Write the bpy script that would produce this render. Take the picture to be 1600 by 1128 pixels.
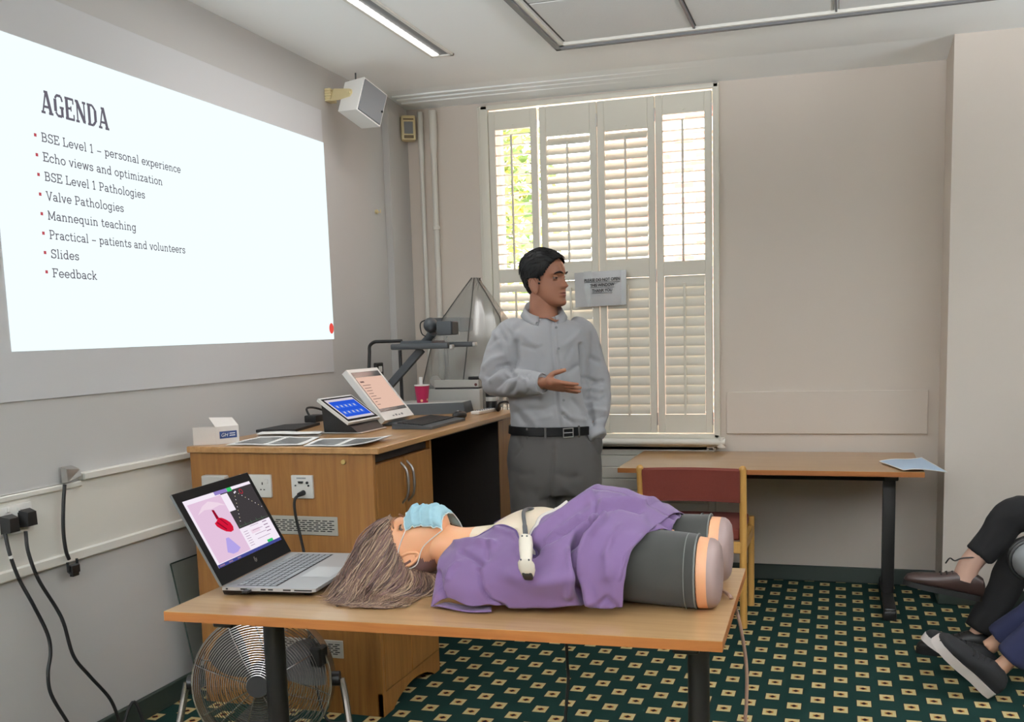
import bpy, bmesh, math, random
import numpy as np
from mathutils import Vector, Matrix, noise, Euler

for o in list(bpy.data.objects):
    bpy.data.objects.remove(o, do_unlink=True)
SC = bpy.context.scene
COL = SC.collection
random.seed(7)
R = math.radians

# ------------------------------------------------------------------ camera
H = 1.4
YAW, PITCH, ROLL = R(17.87), R(-7.06), R(-1.67)
FPX, CX, CY = 1600.0, 800.0, 720.0


def cam_axes():
    cy, sy, cp, sp = math.cos(YAW), math.sin(YAW), math.cos(PITCH), math.sin(PITCH)
    f = Vector((-sy * cp, cy * cp, sp))
    r = Vector((cy, sy, 0))
    u = r.cross(f)
    cr, sr = math.cos(ROLL), math.sin(ROLL)
    return r * cr + u * sr, u * cr - r * sr, f


AR, AU, AF = cam_axes()
cd = bpy.data.cameras.new('camera')
cd.sensor_width = 36.0
cd.lens = 36.0 * FPX / 1600.0
cd.shift_y = (CY - 564.0) / 1600.0
cd.clip_start = 0.05
cam = bpy.data.objects.new('camera', cd)
cam.matrix_world = Matrix(((AR.x, AU.x, -AF.x, 0), (AR.y, AU.y, -AF.y, 0), (AR.z, AU.z, -AF.z, H), (0, 0, 0, 1)))
COL.objects.link(cam)
SC.camera = cam

# ------------------------------------------------------------------ world, lights, exposure
SC.view_settings.view_transform = 'Standard'
SC.view_settings.look = 'None'
SC.view_settings.gamma = 1.0
SC.view_settings.use_curve_mapping = False
SC.view_settings.exposure = 0.0
SC.cycles.use_denoising = True
SC.cycles.max_bounces = 10
SC.cycles.diffuse_bounces = 6
SC.cycles.transparent_max_bounces = 24
SC.cycles.sample_clamp_indirect = 6.0
SC.cycles.caustics_reflective = False
SC.cycles.caustics_refractive = False

wd = bpy.data.worlds.new('overcast_sky')
SC.world = wd
wd.use_nodes = True
bg = wd.node_tree.nodes['Background']
bg.inputs[0].default_value = (0.93, 0.97, 1.0, 1)
bg.inputs[1].default_value = 11.0


def area_light(name, loc, direction, sx, sy, power, color=(1, 1, 1), spread=180):
    l = bpy.data.lights.new(name, 'AREA')
    l.shape = 'RECTANGLE'
    l.size, l.size_y = sx, sy
    l.energy = power
    l.color = color
    l.spread = R(spread)
    o = bpy.data.objects.new(name, l)
    o.location = loc
    o.rotation_euler = Vector(direction).to_track_quat('-Z', 'Y').to_euler()
    COL.objects.link(o)
    return o


# added fill light behind the camera, aimed up to brighten ceiling and walls
area_light('rear_fill_light', (-0.5, -3.12, 1.9), (0, 0.88, 1.0), 3.6, 1.7, 1180, (0.93, 0.965, 1.0), 90)
# second added fill light, out of view at the right, lifting the ceiling
area_light('side_fill_light', (3.3, 2.4, 1.75), (-0.80, 0.25, 1.0), 3.4, 1.6, 270, (0.93, 0.965, 1.0), 80)

# ------------------------------------------------------------------ pixel -> room helpers
def ray(x, y):
    return AR * ((x - CX) / FPX) + AU * ((CY - y) / FPX) + AF


def PZ(x, y, z):
    d = ray(x, y)
    return Vector((0, 0, H)) + d * ((z - H) / d.z)


def PY(x, y, Y):
    d = ray(x, y)
    return Vector((0, 0, H)) + d * (Y / d.y)


def PX(x, y, X):
    d = ray(x, y)
    return Vector((0, 0, H)) + d * (X / d.x)


# ------------------------------------------------------------------ materials
def srgb(r, g, b):
    def f(c):
        c /= 255.0
        return c / 12.92 if c <= 0.04045 else ((c + 0.055) / 1.055) ** 2.4
    return (f(r), f(g), f(b), 1)


def mat(name, col, rough=0.5, metal=0.0, bump=0.0, bscale=200.0, var=0.0, vscale=5.0, emis=None, es=0.0, spec=0.5, sheen=0.0, sss=0.0):
    m = bpy.data.materials.new(name)
    m.use_nodes = True
    nt = m.node_tree
    p = nt.nodes['Principled BSDF']
    p.inputs['Base Color'].default_value = col
    p.inputs['Roughness'].default_value = rough
    p.inputs['Metallic'].default_value = metal
    p.inputs['Specular IOR Level'].default_value = spec
    if sheen:
        p.inputs['Sheen Weight'].default_value = sheen
    if sss:
        p.inputs['Subsurface Weight'].default_value = sss
        p.inputs['Subsurface Scale'].default_value = 0.01
    if emis:
        p.inputs['Emission Color'].default_value = emis
        p.inputs['Emission Strength'].default_value = es
    if bump or var:
        tc = nt.nodes.new('ShaderNodeTexCoord')
    if bump:
        n = nt.nodes.new('ShaderNodeTexNoise')
        n.inputs['Scale'].default_value = bscale
        n.inputs['Detail'].default_value = 3
        b = nt.nodes.new('ShaderNodeBump')
        b.inputs['Strength'].default_value = bump
        b.inputs['Distance'].default_value = 0.002
        nt.links.new(tc.outputs['Object'], n.inputs['Vector'])
        nt.links.new(n.outputs['Fac'], b.inputs['Height'])
        nt.links.new(b.outputs['Normal'], p.inputs['Normal'])
    if var:
        n2 = nt.nodes.new('ShaderNodeTexNoise')
        n2.inputs['Scale'].default_value = vscale
        n2.inputs['Detail'].default_value = 4
        mx = nt.nodes.new('ShaderNodeMix')
        mx.data_type = 'RGBA'
        c2 = tuple(max(0, c * (1 - var)) for c in col[:3]) + (1,)
        c1 = tuple(min(1, c * (1 + var)) for c in col[:3]) + (1,)
        mx.inputs[6].default_value = c1
        mx.inputs[7].default_value = c2
        nt.links.new(tc.outputs['Object'], n2.inputs['Vector'])
        nt.links.new(n2.outputs['Fac'], mx.inputs[0])
        nt.links.new(mx.outputs[2], p.inputs['Base Color'])
    return m


def wood(name, c1, c2, axis='Z', rough=0.42, scale=1.0, coat=0.0):
    """streaky veneer: noise stretched along the grain axis"""
    m = bpy.data.materials.new(name)
    m.use_nodes = True
    nt = m.node_tree
    p = nt.nodes['Principled BSDF']
    p.inputs['Roughness'].default_value = rough
    p.inputs['Coat Weight'].default_value = coat
    tc = nt.nodes.new('ShaderNodeTexCoord')
    mp = nt.nodes.new('ShaderNodeMapping')
    s = [38.0 * scale] * 3
    s['XYZ'.index(axis)] = 2.2 * scale
    mp.inputs['Scale'].default_value = s
    n = nt.nodes.new('ShaderNodeTexNoise')
    n.inputs['Scale'].default_value = 1.0
    n.inputs['Detail'].default_value = 6
    n.inputs['Roughness'].default_value = 0.65
    n.inputs['Distortion'].default_value = 0.6
    r = nt.nodes.new('ShaderNodeValToRGB')
    r.color_ramp.elements[0].position = 0.3
    r.color_ramp.elements[0].color = c1
    r.color_ramp.elements[1].position = 0.72
    r.color_ramp.elements[1].color = c2
    nt.links.new(tc.outputs['Object'], mp.inputs['Vector'])
    nt.links.new(mp.outputs['Vector'], n.inputs['Vector'])
    nt.links.new(n.outputs['Fac'], r.inputs['Fac'])
    nt.links.new(r.outputs['Color'], p.inputs['Base Color'])
    return m


def emit(name, col, s):
    m = bpy.data.materials.new(name)
    m.use_nodes = True
    nt = m.node_tree
    nt.nodes.clear()
    e = nt.nodes.new('ShaderNodeEmission')
    e.inputs[0].default_value = col
    e.inputs[1].default_value = s
    o = nt.nodes.new('ShaderNodeOutputMaterial')
    nt.links.new(e.outputs[0], o.inputs[0])
    return m


def clear(name, tint, opacity=0.12, rough=0.05, gloss_col=(1, 1, 1, 1), diffuse=None, difw=0.0):
    """thin clear sheet: see-through with a surface gloss and, for milky plastic, some scatter"""
    m = bpy.data.materials.new(name)
    m.use_nodes = True
    nt = m.node_tree
    nt.nodes.clear()
    t = nt.nodes.new('ShaderNodeBsdfTransparent')
    t.inputs[0].default_value = tint
    g = nt.nodes.new('ShaderNodeBsdfGlossy')
    g.inputs['Color'].default_value = gloss_col
    g.inputs['Roughness'].default_value = rough
    mx = nt.nodes.new('ShaderNodeMixShader')
    mx.inputs[0].default_value = opacity
    nt.links.new(t.outputs[0], mx.inputs[1])
    nt.links.new(g.outputs[0], mx.inputs[2])
    last = mx
    if diffuse:
        d = nt.nodes.new('ShaderNodeBsdfDiffuse')
        d.inputs[0].default_value = diffuse
        m2 = nt.nodes.new('ShaderNodeMixShader')
        m2.inputs[0].default_value = difw
        nt.links.new(mx.outputs[0], m2.inputs[1])
        nt.links.new(d.outputs[0], m2.inputs[2])
        last = m2
    o = nt.nodes.new('ShaderNodeOutputMaterial')
    nt.links.new(last.outputs[0], o.inputs[0])
    return m


class NX:
    """tiny expression helper for Math nodes"""
    def __init__(s, nt):
        s.nt = nt

    def m(s, op, a, b=None, c=None):
        n = s.nt.nodes.new('ShaderNodeMath')
        n.operation = op
        for i, v in enumerate((a, b, c)):
            if v is None:
                continue
            if isinstance(v, (int, float)):
                n.inputs[i].default_value = v
            else:
                s.nt.links.new(v, n.inputs[i])
        return n.outputs[0]

    def mix(s, f, a, b):
        n = s.nt.nodes.new('ShaderNodeMix')
        n.data_type = 'RGBA'
        s.nt.links.new(f, n.inputs[0])
        for i, v in ((6, a), (7, b)):
            if isinstance(v, tuple):
                n.inputs[i].default_value = v
            else:
                s.nt.links.new(v, n.inputs[i])
        return n.outputs[2]


def carpet_mat():
    m = bpy.data.materials.new('patterned_carpet')
    m.use_nodes = True
    nt = m.node_tree
    p = nt.nodes['Principled BSDF']
    p.inputs['Roughness'].default_value = 0.95
    p.inputs['Specular IOR Level'].default_value = 0.1
    x = NX(nt)
    g = nt.nodes.new('ShaderNodeNewGeometry')
    sp = nt.nodes.new('ShaderNodeSeparateXYZ')
    nt.links.new(g.outputs['Position'], sp.inputs[0])
    per = 0.16501
    u = x.m('DIVIDE', x.m('SUBTRACT', sp.outputs[0], 0.01346), per)
    v = x.m('DIVIDE', x.m('SUBTRACT', sp.outputs[1], 3.79456), per)

    def cell(off):
        a = x.m('ABSOLUTE', x.m('SUBTRACT', x.m('FRACT', x.m('ADD', u, off)), 0.5))
        b = x.m('ABSOLUTE', x.m('SUBTRACT', x.m('FRACT', x.m('ADD', v, off)), 0.5))
        return a, b
    A, B = cell(0.5), cell(0.0)

    def rect(w, h):
        def one(c):
            return x.m('MULTIPLY', x.m('LESS_THAN', c[0], w), x.m('LESS_THAN', c[1], h))
        return x.m('MAXIMUM', one(A), one(B))

    def dia(s):
        def one(c):
            return x.m('LESS_THAN', x.m('ADD', x.m('MULTIPLY', c[0], 1.0), c[1]), s)
        return x.m('MAXIMUM', one(A), one(B))
    n = nt.nodes.new('ShaderNodeTexNoise')
    n.inputs['Scale'].default_value = 420
    n.inputs['Detail'].default_value = 2
    nt.links.new(g.outputs['Position'], n.inputs['Vector'])
    green = x.mix(n.outputs['Fac'], srgb(12, 36, 33), srgb(32, 58, 53))
    cream = x.mix(n.outputs['Fac'], srgb(166, 148, 102), srgb(196, 180, 134))
    c = x.mix(rect(0.165, 0.205), green, srgb(58, 26, 22))
    c = x.mix(rect(0.152, 0.19), c, cream)
    c = x.mix(rect(0.085, 0.085), c, srgb(176, 146, 84))
    c = x.mix(dia(0.085), c, srgb(110, 30, 24))
    c = x.mix(dia(0.062), c, srgb(12, 14, 14))
    nt.links.new(c, p.inputs['Base Color'])
    b = nt.nodes.new('ShaderNodeBump')
    b.inputs['Strength'].default_value = 0.25
    b.inputs['Distance'].default_value = 0.003
    nt.links.new(n.outputs['Fac'], b.inputs['Height'])
    nt.links.new(b.outputs['Normal'], p.inputs['Normal'])
    return m


def brick_mat():
    m = bpy.data.materials.new('red_brickwork')
    m.use_nodes = True
    nt = m.node_tree
    p = nt.nodes['Principled BSDF']
    p.inputs['Roughness'].default_value = 0.9
    g = nt.nodes.new('ShaderNodeNewGeometry')
    sp = nt.nodes.new('ShaderNodeSeparateXYZ')
    cb = nt.nodes.new('ShaderNodeCombineXYZ')
    nt.links.new(g.outputs['Position'], sp.inputs[0])
    nt.links.new(sp.outputs[0], cb.inputs[0])
    nt.links.new(sp.outputs[2], cb.inputs[1])
    b = nt.nodes.new('ShaderNodeTexBrick')
    b.inputs['Color1'].default_value = srgb(186, 92, 76)
    b.inputs['Color2'].default_value = srgb(214, 138, 118)
    b.inputs['Mortar'].default_value = srgb(214, 196, 184)
    b.inputs['Scale'].default_value = 1.0
    b.inputs['Mortar Size'].default_value = 0.012
    b.inputs['Brick Width'].default_value = 0.225
    b.inputs['Row Height'].default_value = 0.075
    nt.links.new(cb.outputs[0], b.inputs['Vector'])
    nt.links.new(b.outputs['Color'], p.inputs['Base Color'])
    return m


M = {}
M['wall'] = mat('wall_paint', srgb(196, 194, 192), 0.85, bump=0.12, bscale=60, var=0.02, vscale=1.5)
M['wall_warm'] = mat('wall_paint_warm', srgb(216, 206, 196), 0.85, bump=0.12, bscale=60, var=0.02, vscale=1.5)
M['low_bounce'] = mat('low_bounce_dark', srgb(96, 84, 74), 0.7)  # dark colour put on the unseen walls to cut their bounced light
M['panel'] = mat('matt_white_panel', srgb(208, 208, 210), 0.7)
M['ceiling'] = mat('ceiling_paint', srgb(246, 248, 248), 0.9, bump=0.1, bscale=80)
M['tile'] = mat('ceiling_tile', srgb(220, 221, 220), 0.95, bump=0.5, bscale=260, var=0.03, vscale=120)
M['trim'] = mat('trim_paint', srgb(226, 223, 215), 0.45)
M['shutter'] = mat('shutter_paint', srgb(226, 222, 210), 0.42)
M['clad'] = mat('cladding_paint', srgb(206, 203, 195), 0.55)
M['skirt'] = mat('dark_green_skirting', srgb(40, 50, 44), 0.6)
M['carpet'] = carpet_mat()
M['brick'] = brick_mat()
M['chrome'] = mat('chrome_wire', (0.55, 0.54, 0.53, 1), 0.22, 1.0)
M['steel'] = mat('brushed_steel', (0.55, 0.54, 0.52, 1), 0.35, 1.0)
M['black'] = mat('black_plastic', srgb(20, 20, 21), 0.45)
M['blackmetal'] = mat('black_powder_coat', srgb(22, 21, 21), 0.4)
M['rubber'] = mat('black_rubber', srgb(16, 16, 17), 0.6)
M['darkgrey'] = mat('dark_grey_plastic', srgb(66, 70, 74), 0.45)
M['midgrey'] = mat('mid_grey_plastic', srgb(128, 130, 132), 0.5)
M['whiteplastic'] = mat('white_plastic', srgb(232, 230, 226), 0.35)
M['greyplastic'] = mat('pale_grey_plastic', srgb(196, 195, 190), 0.45)
M['cream'] = mat('cream_plastic', srgb(222, 206, 160), 0.4)
M['oak'] = wood('oak_veneer_upright', srgb(124, 80, 34), srgb(156, 108, 54), 'Z', 0.42, coat=0.1)
M['oak_top'] = wood('oak_veneer_top', srgb(156, 112, 66), srgb(188, 146, 96), 'Y', 0.32, coat=0.2)
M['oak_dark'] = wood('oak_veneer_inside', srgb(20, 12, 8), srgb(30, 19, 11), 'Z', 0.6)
M['beech_top'] = wood('beech_laminate_top', srgb(160, 124, 84), srgb(182, 148, 106), 'X', 0.3, coat=0.35)
M['beech_edge'] = wood('beech_edge_lipping', srgb(142, 84, 36), srgb(166, 106, 54), 'X', 0.4)
M['chairwood'] = wood('pale_beech_chair', srgb(186, 136, 66), srgb(208, 162, 92), 'Z', 0.4)
M['maroon'] = mat('maroon_wool', srgb(112, 48, 38), 0.95, bump=0.6, bscale=400, var=0.12, vscale=150)
M['paper'] = mat('white_paper', srgb(236, 234, 230), 0.8)
M['ink'] = mat('grey_ink', srgb(70, 70, 74), 0.8)
M['inkblack'] = mat('black_ink', srgb(24, 24, 26), 0.8)
M['card'] = mat('white_carton', srgb(226, 218, 212), 0.7, bump=0.05)
M['navy'] = mat('navy_print', srgb(38, 62, 116), 0.6)
M['glass'] = clear('window_glass', (0.97, 0.99, 0.98, 1), 0.05, 0.0)
M['screenbezel'] = mat('black_gloss_bezel', srgb(14, 15, 16), 0.6, spec=0.12)


# ------------------------------------------------------------------ mesh builder
class B:
    def __init__(s):
        s.v, s.f, s.m, s.cur = [], [], [], 0

    def mat(s, i):
        s.cur = i
        return s

    def add(s, vs, fs, mi=None):
        n = len(s.v)
        s.v += [Vector(v) for v in vs]
        for f in fs:
            s.f.append([n + i for i in f])
            s.m.append(s.cur if mi is None else mi)
        return s

    def addbm(s, bm, mx=None):
        bm.verts.index_update()
        vs = [(mx @ v.co) if mx else v.co.copy() for v in bm.verts]
        s.add(vs, [[v.index for v in f.verts] for f in bm.faces])
        bm.free()
        return s

    def box(s, lo, hi, bev=0.0, seg=1, mx=None):
        lo, hi = Vector(lo), Vector(hi)
        bm = bmesh.new()
        bmesh.ops.create_cube(bm, size=1.0)
        d = hi - lo
        for v in bm.verts:
            v.co = Vector((v.co.x * d.x, v.co.y * d.y, v.co.z * d.z)) + (lo + hi) / 2
        if bev > 0:
            bmesh.ops.bevel(bm, geom=list(bm.edges), offset=min(bev, 0.45 * min(abs(x) for x in d)), segments=seg, affect='EDGES', profile=0.6)
        return s.addbm(bm, mx)

    def hexa(s, p):
        """8 corners: bottom loop 0-3, top loop 4-7"""
        return s.add(p, [[3, 2, 1, 0], [4, 5, 6, 7], [0, 1, 5, 4], [1, 2, 6, 5], [2, 3, 7, 6], [3, 0, 4, 7]])

    def slab(s, quad, th, n=None):
        """quad (4 pts) thickened by th along -normal"""
        q = [Vector(a) for a in quad]
        if n is None:
            n = (q[1] - q[0]).cross(q[3] - q[0]).normalized()
        return s.hexa([a - n * th for a in q] + q)

    def prism(s, outline, ax, ay, az, depth, org=(0, 0, 0)):
        """2-D outline (x,y) on axes ax,ay from origin, extruded along az"""
        org, ax, ay, az = Vector(org), Vector(ax), Vector(ay), Vector(az)
        a = [org + ax * x + ay * y for x, y in outline]
        b = [p + az * depth for p in a]
        n = len(a)
        fs = [list(range(n - 1, -1, -1)), list(range(n, 2 * n))]
        fs += [[i, (i + 1) % n, n + (i + 1) % n, n + i] for i in range(n)]
        return s.add(a + b, fs)

    def loft(s, rings, cap=True, closed=True):
        n = len(rings[0])
        vs = [p for r in rings for p in r]
        fs = []
        for k in range(len(rings) - 1):
            for i in range(n if closed else n - 1):
                j = (i + 1) % n
                fs.append([k * n + i, k * n + j, (k + 1) * n + j, (k + 1) * n + i])
        if cap and closed:
            fs.append(list(range(n - 1, -1, -1)))
            fs.append([(len(rings) - 1) * n + i for i in range(n)])
        return s.add(vs, fs)

    def grid(s, rows):
        return s.loft(rows, cap=False, closed=False)

    def tube(s, pts, r, seg=8, closed=False):
        pts = [Vector(p) for p in pts]
        n = len(pts)
        rr = r if isinstance(r, (list, tuple)) else [r] * n
        t0 = (pts[1] - pts[0]).normalized()
        up = Vector((0, 0, 1)) if abs(t0.z) < 0.9 else Vector((1, 0, 0))
        x = t0.cross(up).normalized()
        rings = []
        for i, p in enumerate(pts):
            if closed:
                t = (pts[(i + 1) % n] - pts[i - 1]).normalized()
            else:
                t = (pts[min(i + 1, n - 1)] - pts[max(i - 1, 0)]).normalized()
            x = (x - t * x.dot(t)).normalized()
            y = t.cross(x)
            rings.append([p + (x * math.cos(a) + y * math.sin(a)) * rr[i] for a in [2 * math.pi * k / seg for k in range(seg)]])
        if closed:
            rings.append(rings[0])
        return s.loft(rings, cap=not closed)

    def cyl(s, a, b, r, seg=20, r2=None):
        return s.tube([a, b], [r, r if r2 is None else r2], seg)

    def lathe(s, prof, org, axis=(0, 0, 1), seg=24, cap=True):
        org, az = Vector(org), Vector(axis).normalized()
        ax = az.orthogonal().normalized()
        ay = az.cross(ax)
        return s.loft([[org + az * h + (ax * math.cos(t) + ay * math.sin(t)) * max(r, 1e-5) for t in [2 * math.pi * k / seg for k in range(seg)]] for r, h in prof], cap=cap)

    def ball(s, c, r, seg=16, mx=None):
        bm = bmesh.new()
        bmesh.ops.create_uvsphere(bm, u_segments=seg, v_segments=max(6, seg // 2), radius=1.0)
        rr = Vector((r, r, r)) if isinstance(r, (int, float)) else Vector(r)
        c = Vector(c)
        for v in bm.verts:
            q = Vector((v.co.x * rr.x, v.co.y * rr.y, v.co.z * rr.z))
            v.co = (mx @ q if mx else q) + c
        return s.addbm(bm)

    def build(s, name, mats, parent=None, sharp=35, smooth=True, subd=0):
        me = bpy.data.meshes.new(name)
        off = WORLD.get(parent.name, Matrix.Identity(4)).inverted() if parent else None
        me.from_pydata([tuple(off @ v if off else v) for v in s.v], [], s.f)
        me.validate()
        for m in (mats if isinstance(mats, (list, tuple)) else [mats]):
            me.materials.append(m)
        if len(me.polygons) == len(s.m):
            me.polygons.foreach_set('material_index', s.m)
        bm = bmesh.new()
        bm.from_mesh(me)
        bmesh.ops.recalc_face_normals(bm, faces=bm.faces)
        bm.to_mesh(me)
        bm.free()
        if smooth:
            me.shade_smooth()
            if sharp:
                me.set_sharp_from_angle(angle=R(sharp))
        o = bpy.data.objects.new(name, me)
        COL.objects.link(o)
        if parent:
            o.parent = parent
            WORLD[o.name] = WORLD.get(parent.name, Matrix.Identity(4))
        if subd:
            md = o.modifiers.new('subdivision', 'SUBSURF')
            md.levels = md.render_levels = subd
        return o


WORLD = {}


def thing(name, label, cat, loc=(0, 0, 0), rotz=0.0, group=None):
    o = bpy.data.objects.new(name, None)
    o.empty_display_size = 0.05
    COL.objects.link(o)
    o.location = loc
    o.rotation_euler = (0, 0, rotz)
    WORLD[o.name] = Matrix.Translation(Vector(loc)) @ Matrix.Rotation(rotz, 4, 'Z')
    return tag(o, label, cat, group)


def tag(o, label, cat, group=None):
    o['label'] = label
    o['category'] = cat
    if group:
        o['group'] = group
    return o


def struct(o):
    o['kind'] = 'structure'
    return o


def lab(o, text):
    o['label'] = text
    return o


def bez(pts, n=12):
    """Catmull-Rom through points"""
    P = [Vector(p) for p in pts]
    P = [P[0] * 2 - P[1]] + P + [P[-1] * 2 - P[-2]]
    out = []
    for i in range(1, len(P) - 2):
        a, b, c, d = P[i - 1:i + 3]
        for k in range(n):
            t = k / n
            out.append(0.5 * ((2 * b) + (c - a) * t + (2 * a - 5 * b + 4 * c - d) * t * t + (3 * b - a - 3 * c + d) * t ** 3))
    out.append(P[-2])
    return out


def resample(b, voxel, smooth=6, fac=0.5):
    """fuse a builder's overlapping shells into one skin and return (verts, faces)"""
    me = bpy.data.meshes.new('tmp')
    me.from_pydata([tuple(v) for v in b.v], [], b.f)
    bm = bmesh.new()
    bm.from_mesh(me)
    bmesh.ops.recalc_face_normals(bm, faces=bm.faces)
    bm.to_mesh(me)
    bm.free()
    o = bpy.data.objects.new('tmp', me)
    COL.objects.link(o)
    r = o.modifiers.new('r', 'REMESH')
    r.mode = 'VOXEL'
    r.voxel_size = voxel
    if smooth:
        sm = o.modifiers.new('s', 'SMOOTH')
        sm.iterations = smooth
        sm.factor = fac
    dg = bpy.context.evaluated_depsgraph_get()
    ev = o.evaluated_get(dg)
    m2 = ev.to_mesh()
    vs = [v.co.copy() for v in m2.vertices]
    fs = [list(p.vertices) for p in m2.polygons]
    ev.to_mesh_clear()
    bpy.data.objects.remove(o, do_unlink=True)
    bpy.data.meshes.remove(me)
    return vs, fs


def text_into(b, s, org, ax, ay, size, align='LEFT', depth=0.0006, mi=None, xs=1.0, bold=0.0, shear=0.0):
    """flat lettering added to builder b; ax = reading direction, ay = up, size = cap height"""
    cu = bpy.data.curves.new('txt', 'FONT')
    cu.body = s
    cu.align_x = align
    cu.size = 1.0
    cu.offset = bold
    cu.shear = shear
    o = bpy.data.objects.new('txt', cu)
    COL.objects.link(o)
    dg = bpy.context.evaluated_depsgraph_get()
    ev = o.evaluated_get(dg)
    me = ev.to_mesh()
    ax, ay, org = Vector(ax).normalized(), Vector(ay).normalized(), Vector(org)
    n = ax.cross(ay)
    k = size / 0.70
    b.add([org + ax * (v.co.x * k * xs) + ay * (v.co.y * k) + n * depth for v in me.vertices], [list(p.vertices) for p in me.polygons], mi)
    ev.to_mesh_clear()
    bpy.data.objects.remove(o, do_unlink=True)
    bpy.data.curves.remove(cu)


# ================================================================== STRUCTURE
XL, YB, ZC = -2.49, 5.77, 2.757
XR, YF = 3.4, -3.2


def zc(x):
    return ZC - 0.009 * (x - XL)


def S(b, name, m, **k):
    return struct(b.build(name, m, **k))


S(B().box((XL - 0.3, YF - 0.2, -0.12), (XR + 0.3, YB + 0.4, 0)), 'floor', M['carpet'])
S(B().box((XL - 0.2, YF, 0), (XL, 5.5, 2.95)).box((XL - 0.2, 5.5, 0), (XL + 0.04, YB + 0.4, 2.95)), 'wall_left', M['wall'])
S(B().box((XR, YF, 0), (XR + 0.2, YB, 2.95)), 'wall_right', M['low_bounce'])
S(B().box((XL - 0.2, YF - 0.2, 0), (XR + 0.2, YF, 2.95)), 'wall_rear', M['low_bounce'])
# window wall with its opening, and the projecting pier on the right
WX0, WX1, WZ0, WZ1 = -1.985, -0.635, 0.79, 2.70
b = B()
b.box((XL - 0.1, YB, 0), (WX0, YB + 0.35, 2.95)).box((WX1, YB, 0), (0.6, YB + 0.35, 2.95))
b.box((WX0, YB, 0), (WX1, YB + 0.35, WZ0)).box((WX0, YB, WZ1), (WX1, YB + 0.35, 2.95))
b.box((0.493, 5.40, 0), (XR + 0.1, YB + 0.35, 2.95))
S(b, 'wall_back', M['wall_warm'])
# ceiling: tilted to fit image points, dropping a little in front of the window
b = B()
b.hexa([(XL - 0.2, YF - 0.2, zc(XL)), (XR + 0.2, YF - 0.2, zc(XR)), (XR + 0.2, 5.42, zc(XR)), (XL - 0.2, 5.42, zc(XL)),
        (XL - 0.2, YF - 0.2, 3.0), (XR + 0.2, YF - 0.2, 3.0), (XR + 0.2, 5.42, 3.0), (XL - 0.2, 5.42, 3.0)])
b.hexa([(XL - 0.2, 5.42, zc(XL)), (XR + 0.2, 5.42, zc(XR)), (XR + 0.2, YB + 0.3, 2.70), (XL - 0.2, YB + 0.3, 2.70),
        (XL - 0.2, 5.42, 3.0), (XR + 0.2, 5.42, 3.0), (XR + 0.2, YB + 0.3, 3.0), (XL - 0.2, YB + 0.3, 3.0)])
S(b, 'ceiling', M['ceiling'], sharp=2)
# three fine beads along the ceiling in front of the window
b = B()
for yy in (5.50, 5.565, 5.63):
    z = zc(-1.4) + (2.70 - zc(-1.4)) * (yy - 5.42) / (YB + 0.3 - 5.42)
    b.tube([(-2.42, yy, z + 0.001), (-0.42, yy, z - 0.003)], 0.006, 8)
S(b, 'trim_1', M['ceiling'])
# skirting
b = B()
b.box((XL, YF, 0), (XL + 0.018, 5.5, 0.085), 0.004)
S(b, 'baseboard_left', M['skirt'])
b = B()
b.box((-2.3, YB - 0.02, 0), (0.493, YB, 0.085), 0.004)
b.box((0.475, 5.40, 0), (0.493, YB - 0.02, 0.085), 0.004).box((0.475, 5.382, 0), (XR, 5.40, 0.085), 0.004)
S(b, 'baseboard_back', M['skirt'])
# grey-white boards under the window
b = B()
z = 0.085
while z < 0.70:
    b.box((-2.10, YB - 0.03, z), (-0.70, YB, z + 0.066), 0.004)
    z += 0.0675
b.box((-0.70, YB - 0.03, 0.085), (-0.66, YB, 0.74), 0.004)
S(b, 'trim_2', M['clad'])
# invented window frames on the rear wall, added to suit the fill light
b = B()
for x0 in (-2.3, -1.1, 0.1):
    for x in (x0, x0 + 1.15):
        b.box((x, YF, 1.0), (x + 0.05, YF + 0.05, 2.8), 0.004)
for zz in (1.0, 1.9, 2.75):
    b.box((-2.3, YF, zz), (1.3, YF + 0.05, zz + 0.05), 0.004)
S(b, 'added_window_2', M['trim'])
b = B()  # more invented frames, added on the right wall beside the side fill light
for y0 in (0.7, 1.95, 3.2):
    for y in (y0, y0 + 1.15):
        b.box((XR - 0.05, y, 0.9), (XR, y + 0.05, 2.65), 0.004)
for zz in (0.9, 1.75, 2.6):
    b.box((XR - 0.05, 0.7, zz), (XR, 4.4, zz + 0.05), 0.004)
S(b, 'added_window_3', M['trim'])
# raised strip on the back wall right of the window
b = B()
b.box((-0.60, YB - 0.014, 0.815), (0.44, YB, 1.048), 0.003)
S(b, 'trim_3', M['wall_warm'])
# window sill and its rounded nosing
b = B()
b.box((WX0 - 0.02, YB - 0.045, 0.745), (WX1 + 0.02, YB + 0.06, 0.79), 0.012, 3)
b.box((WX0 - 0.02, YB - 0.03, 0.72), (WX1 - 0.03, YB, 0.748), 0.006)
S(b, 'trim_4', M['trim'])
# cable trunking on the left wall, two lips
b = B()
b.box((XL, 0.2, 0.71), (XL + 0.012, 3.60, 0.945))
b.box((XL, 2.86, 0.945), (XL + 0.028, 3.60, 0.972), 0.004).box((XL, 0.2, 0.925), (XL + 0.020, 2.86, 0.945), 0.004)
b.box((XL, 0.2, 0.676), (XL + 0.021, 3.60, 0.712), 0.005)
S(b, 'trim_5', M['trim'])
# painted projection panel on the left wall
b = B()
b.box((XL, 0.6, 1.232), (XL + 0.006, 4.766, 2.538), 0.002)
S(b, 'trim_6', M['panel'])

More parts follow.
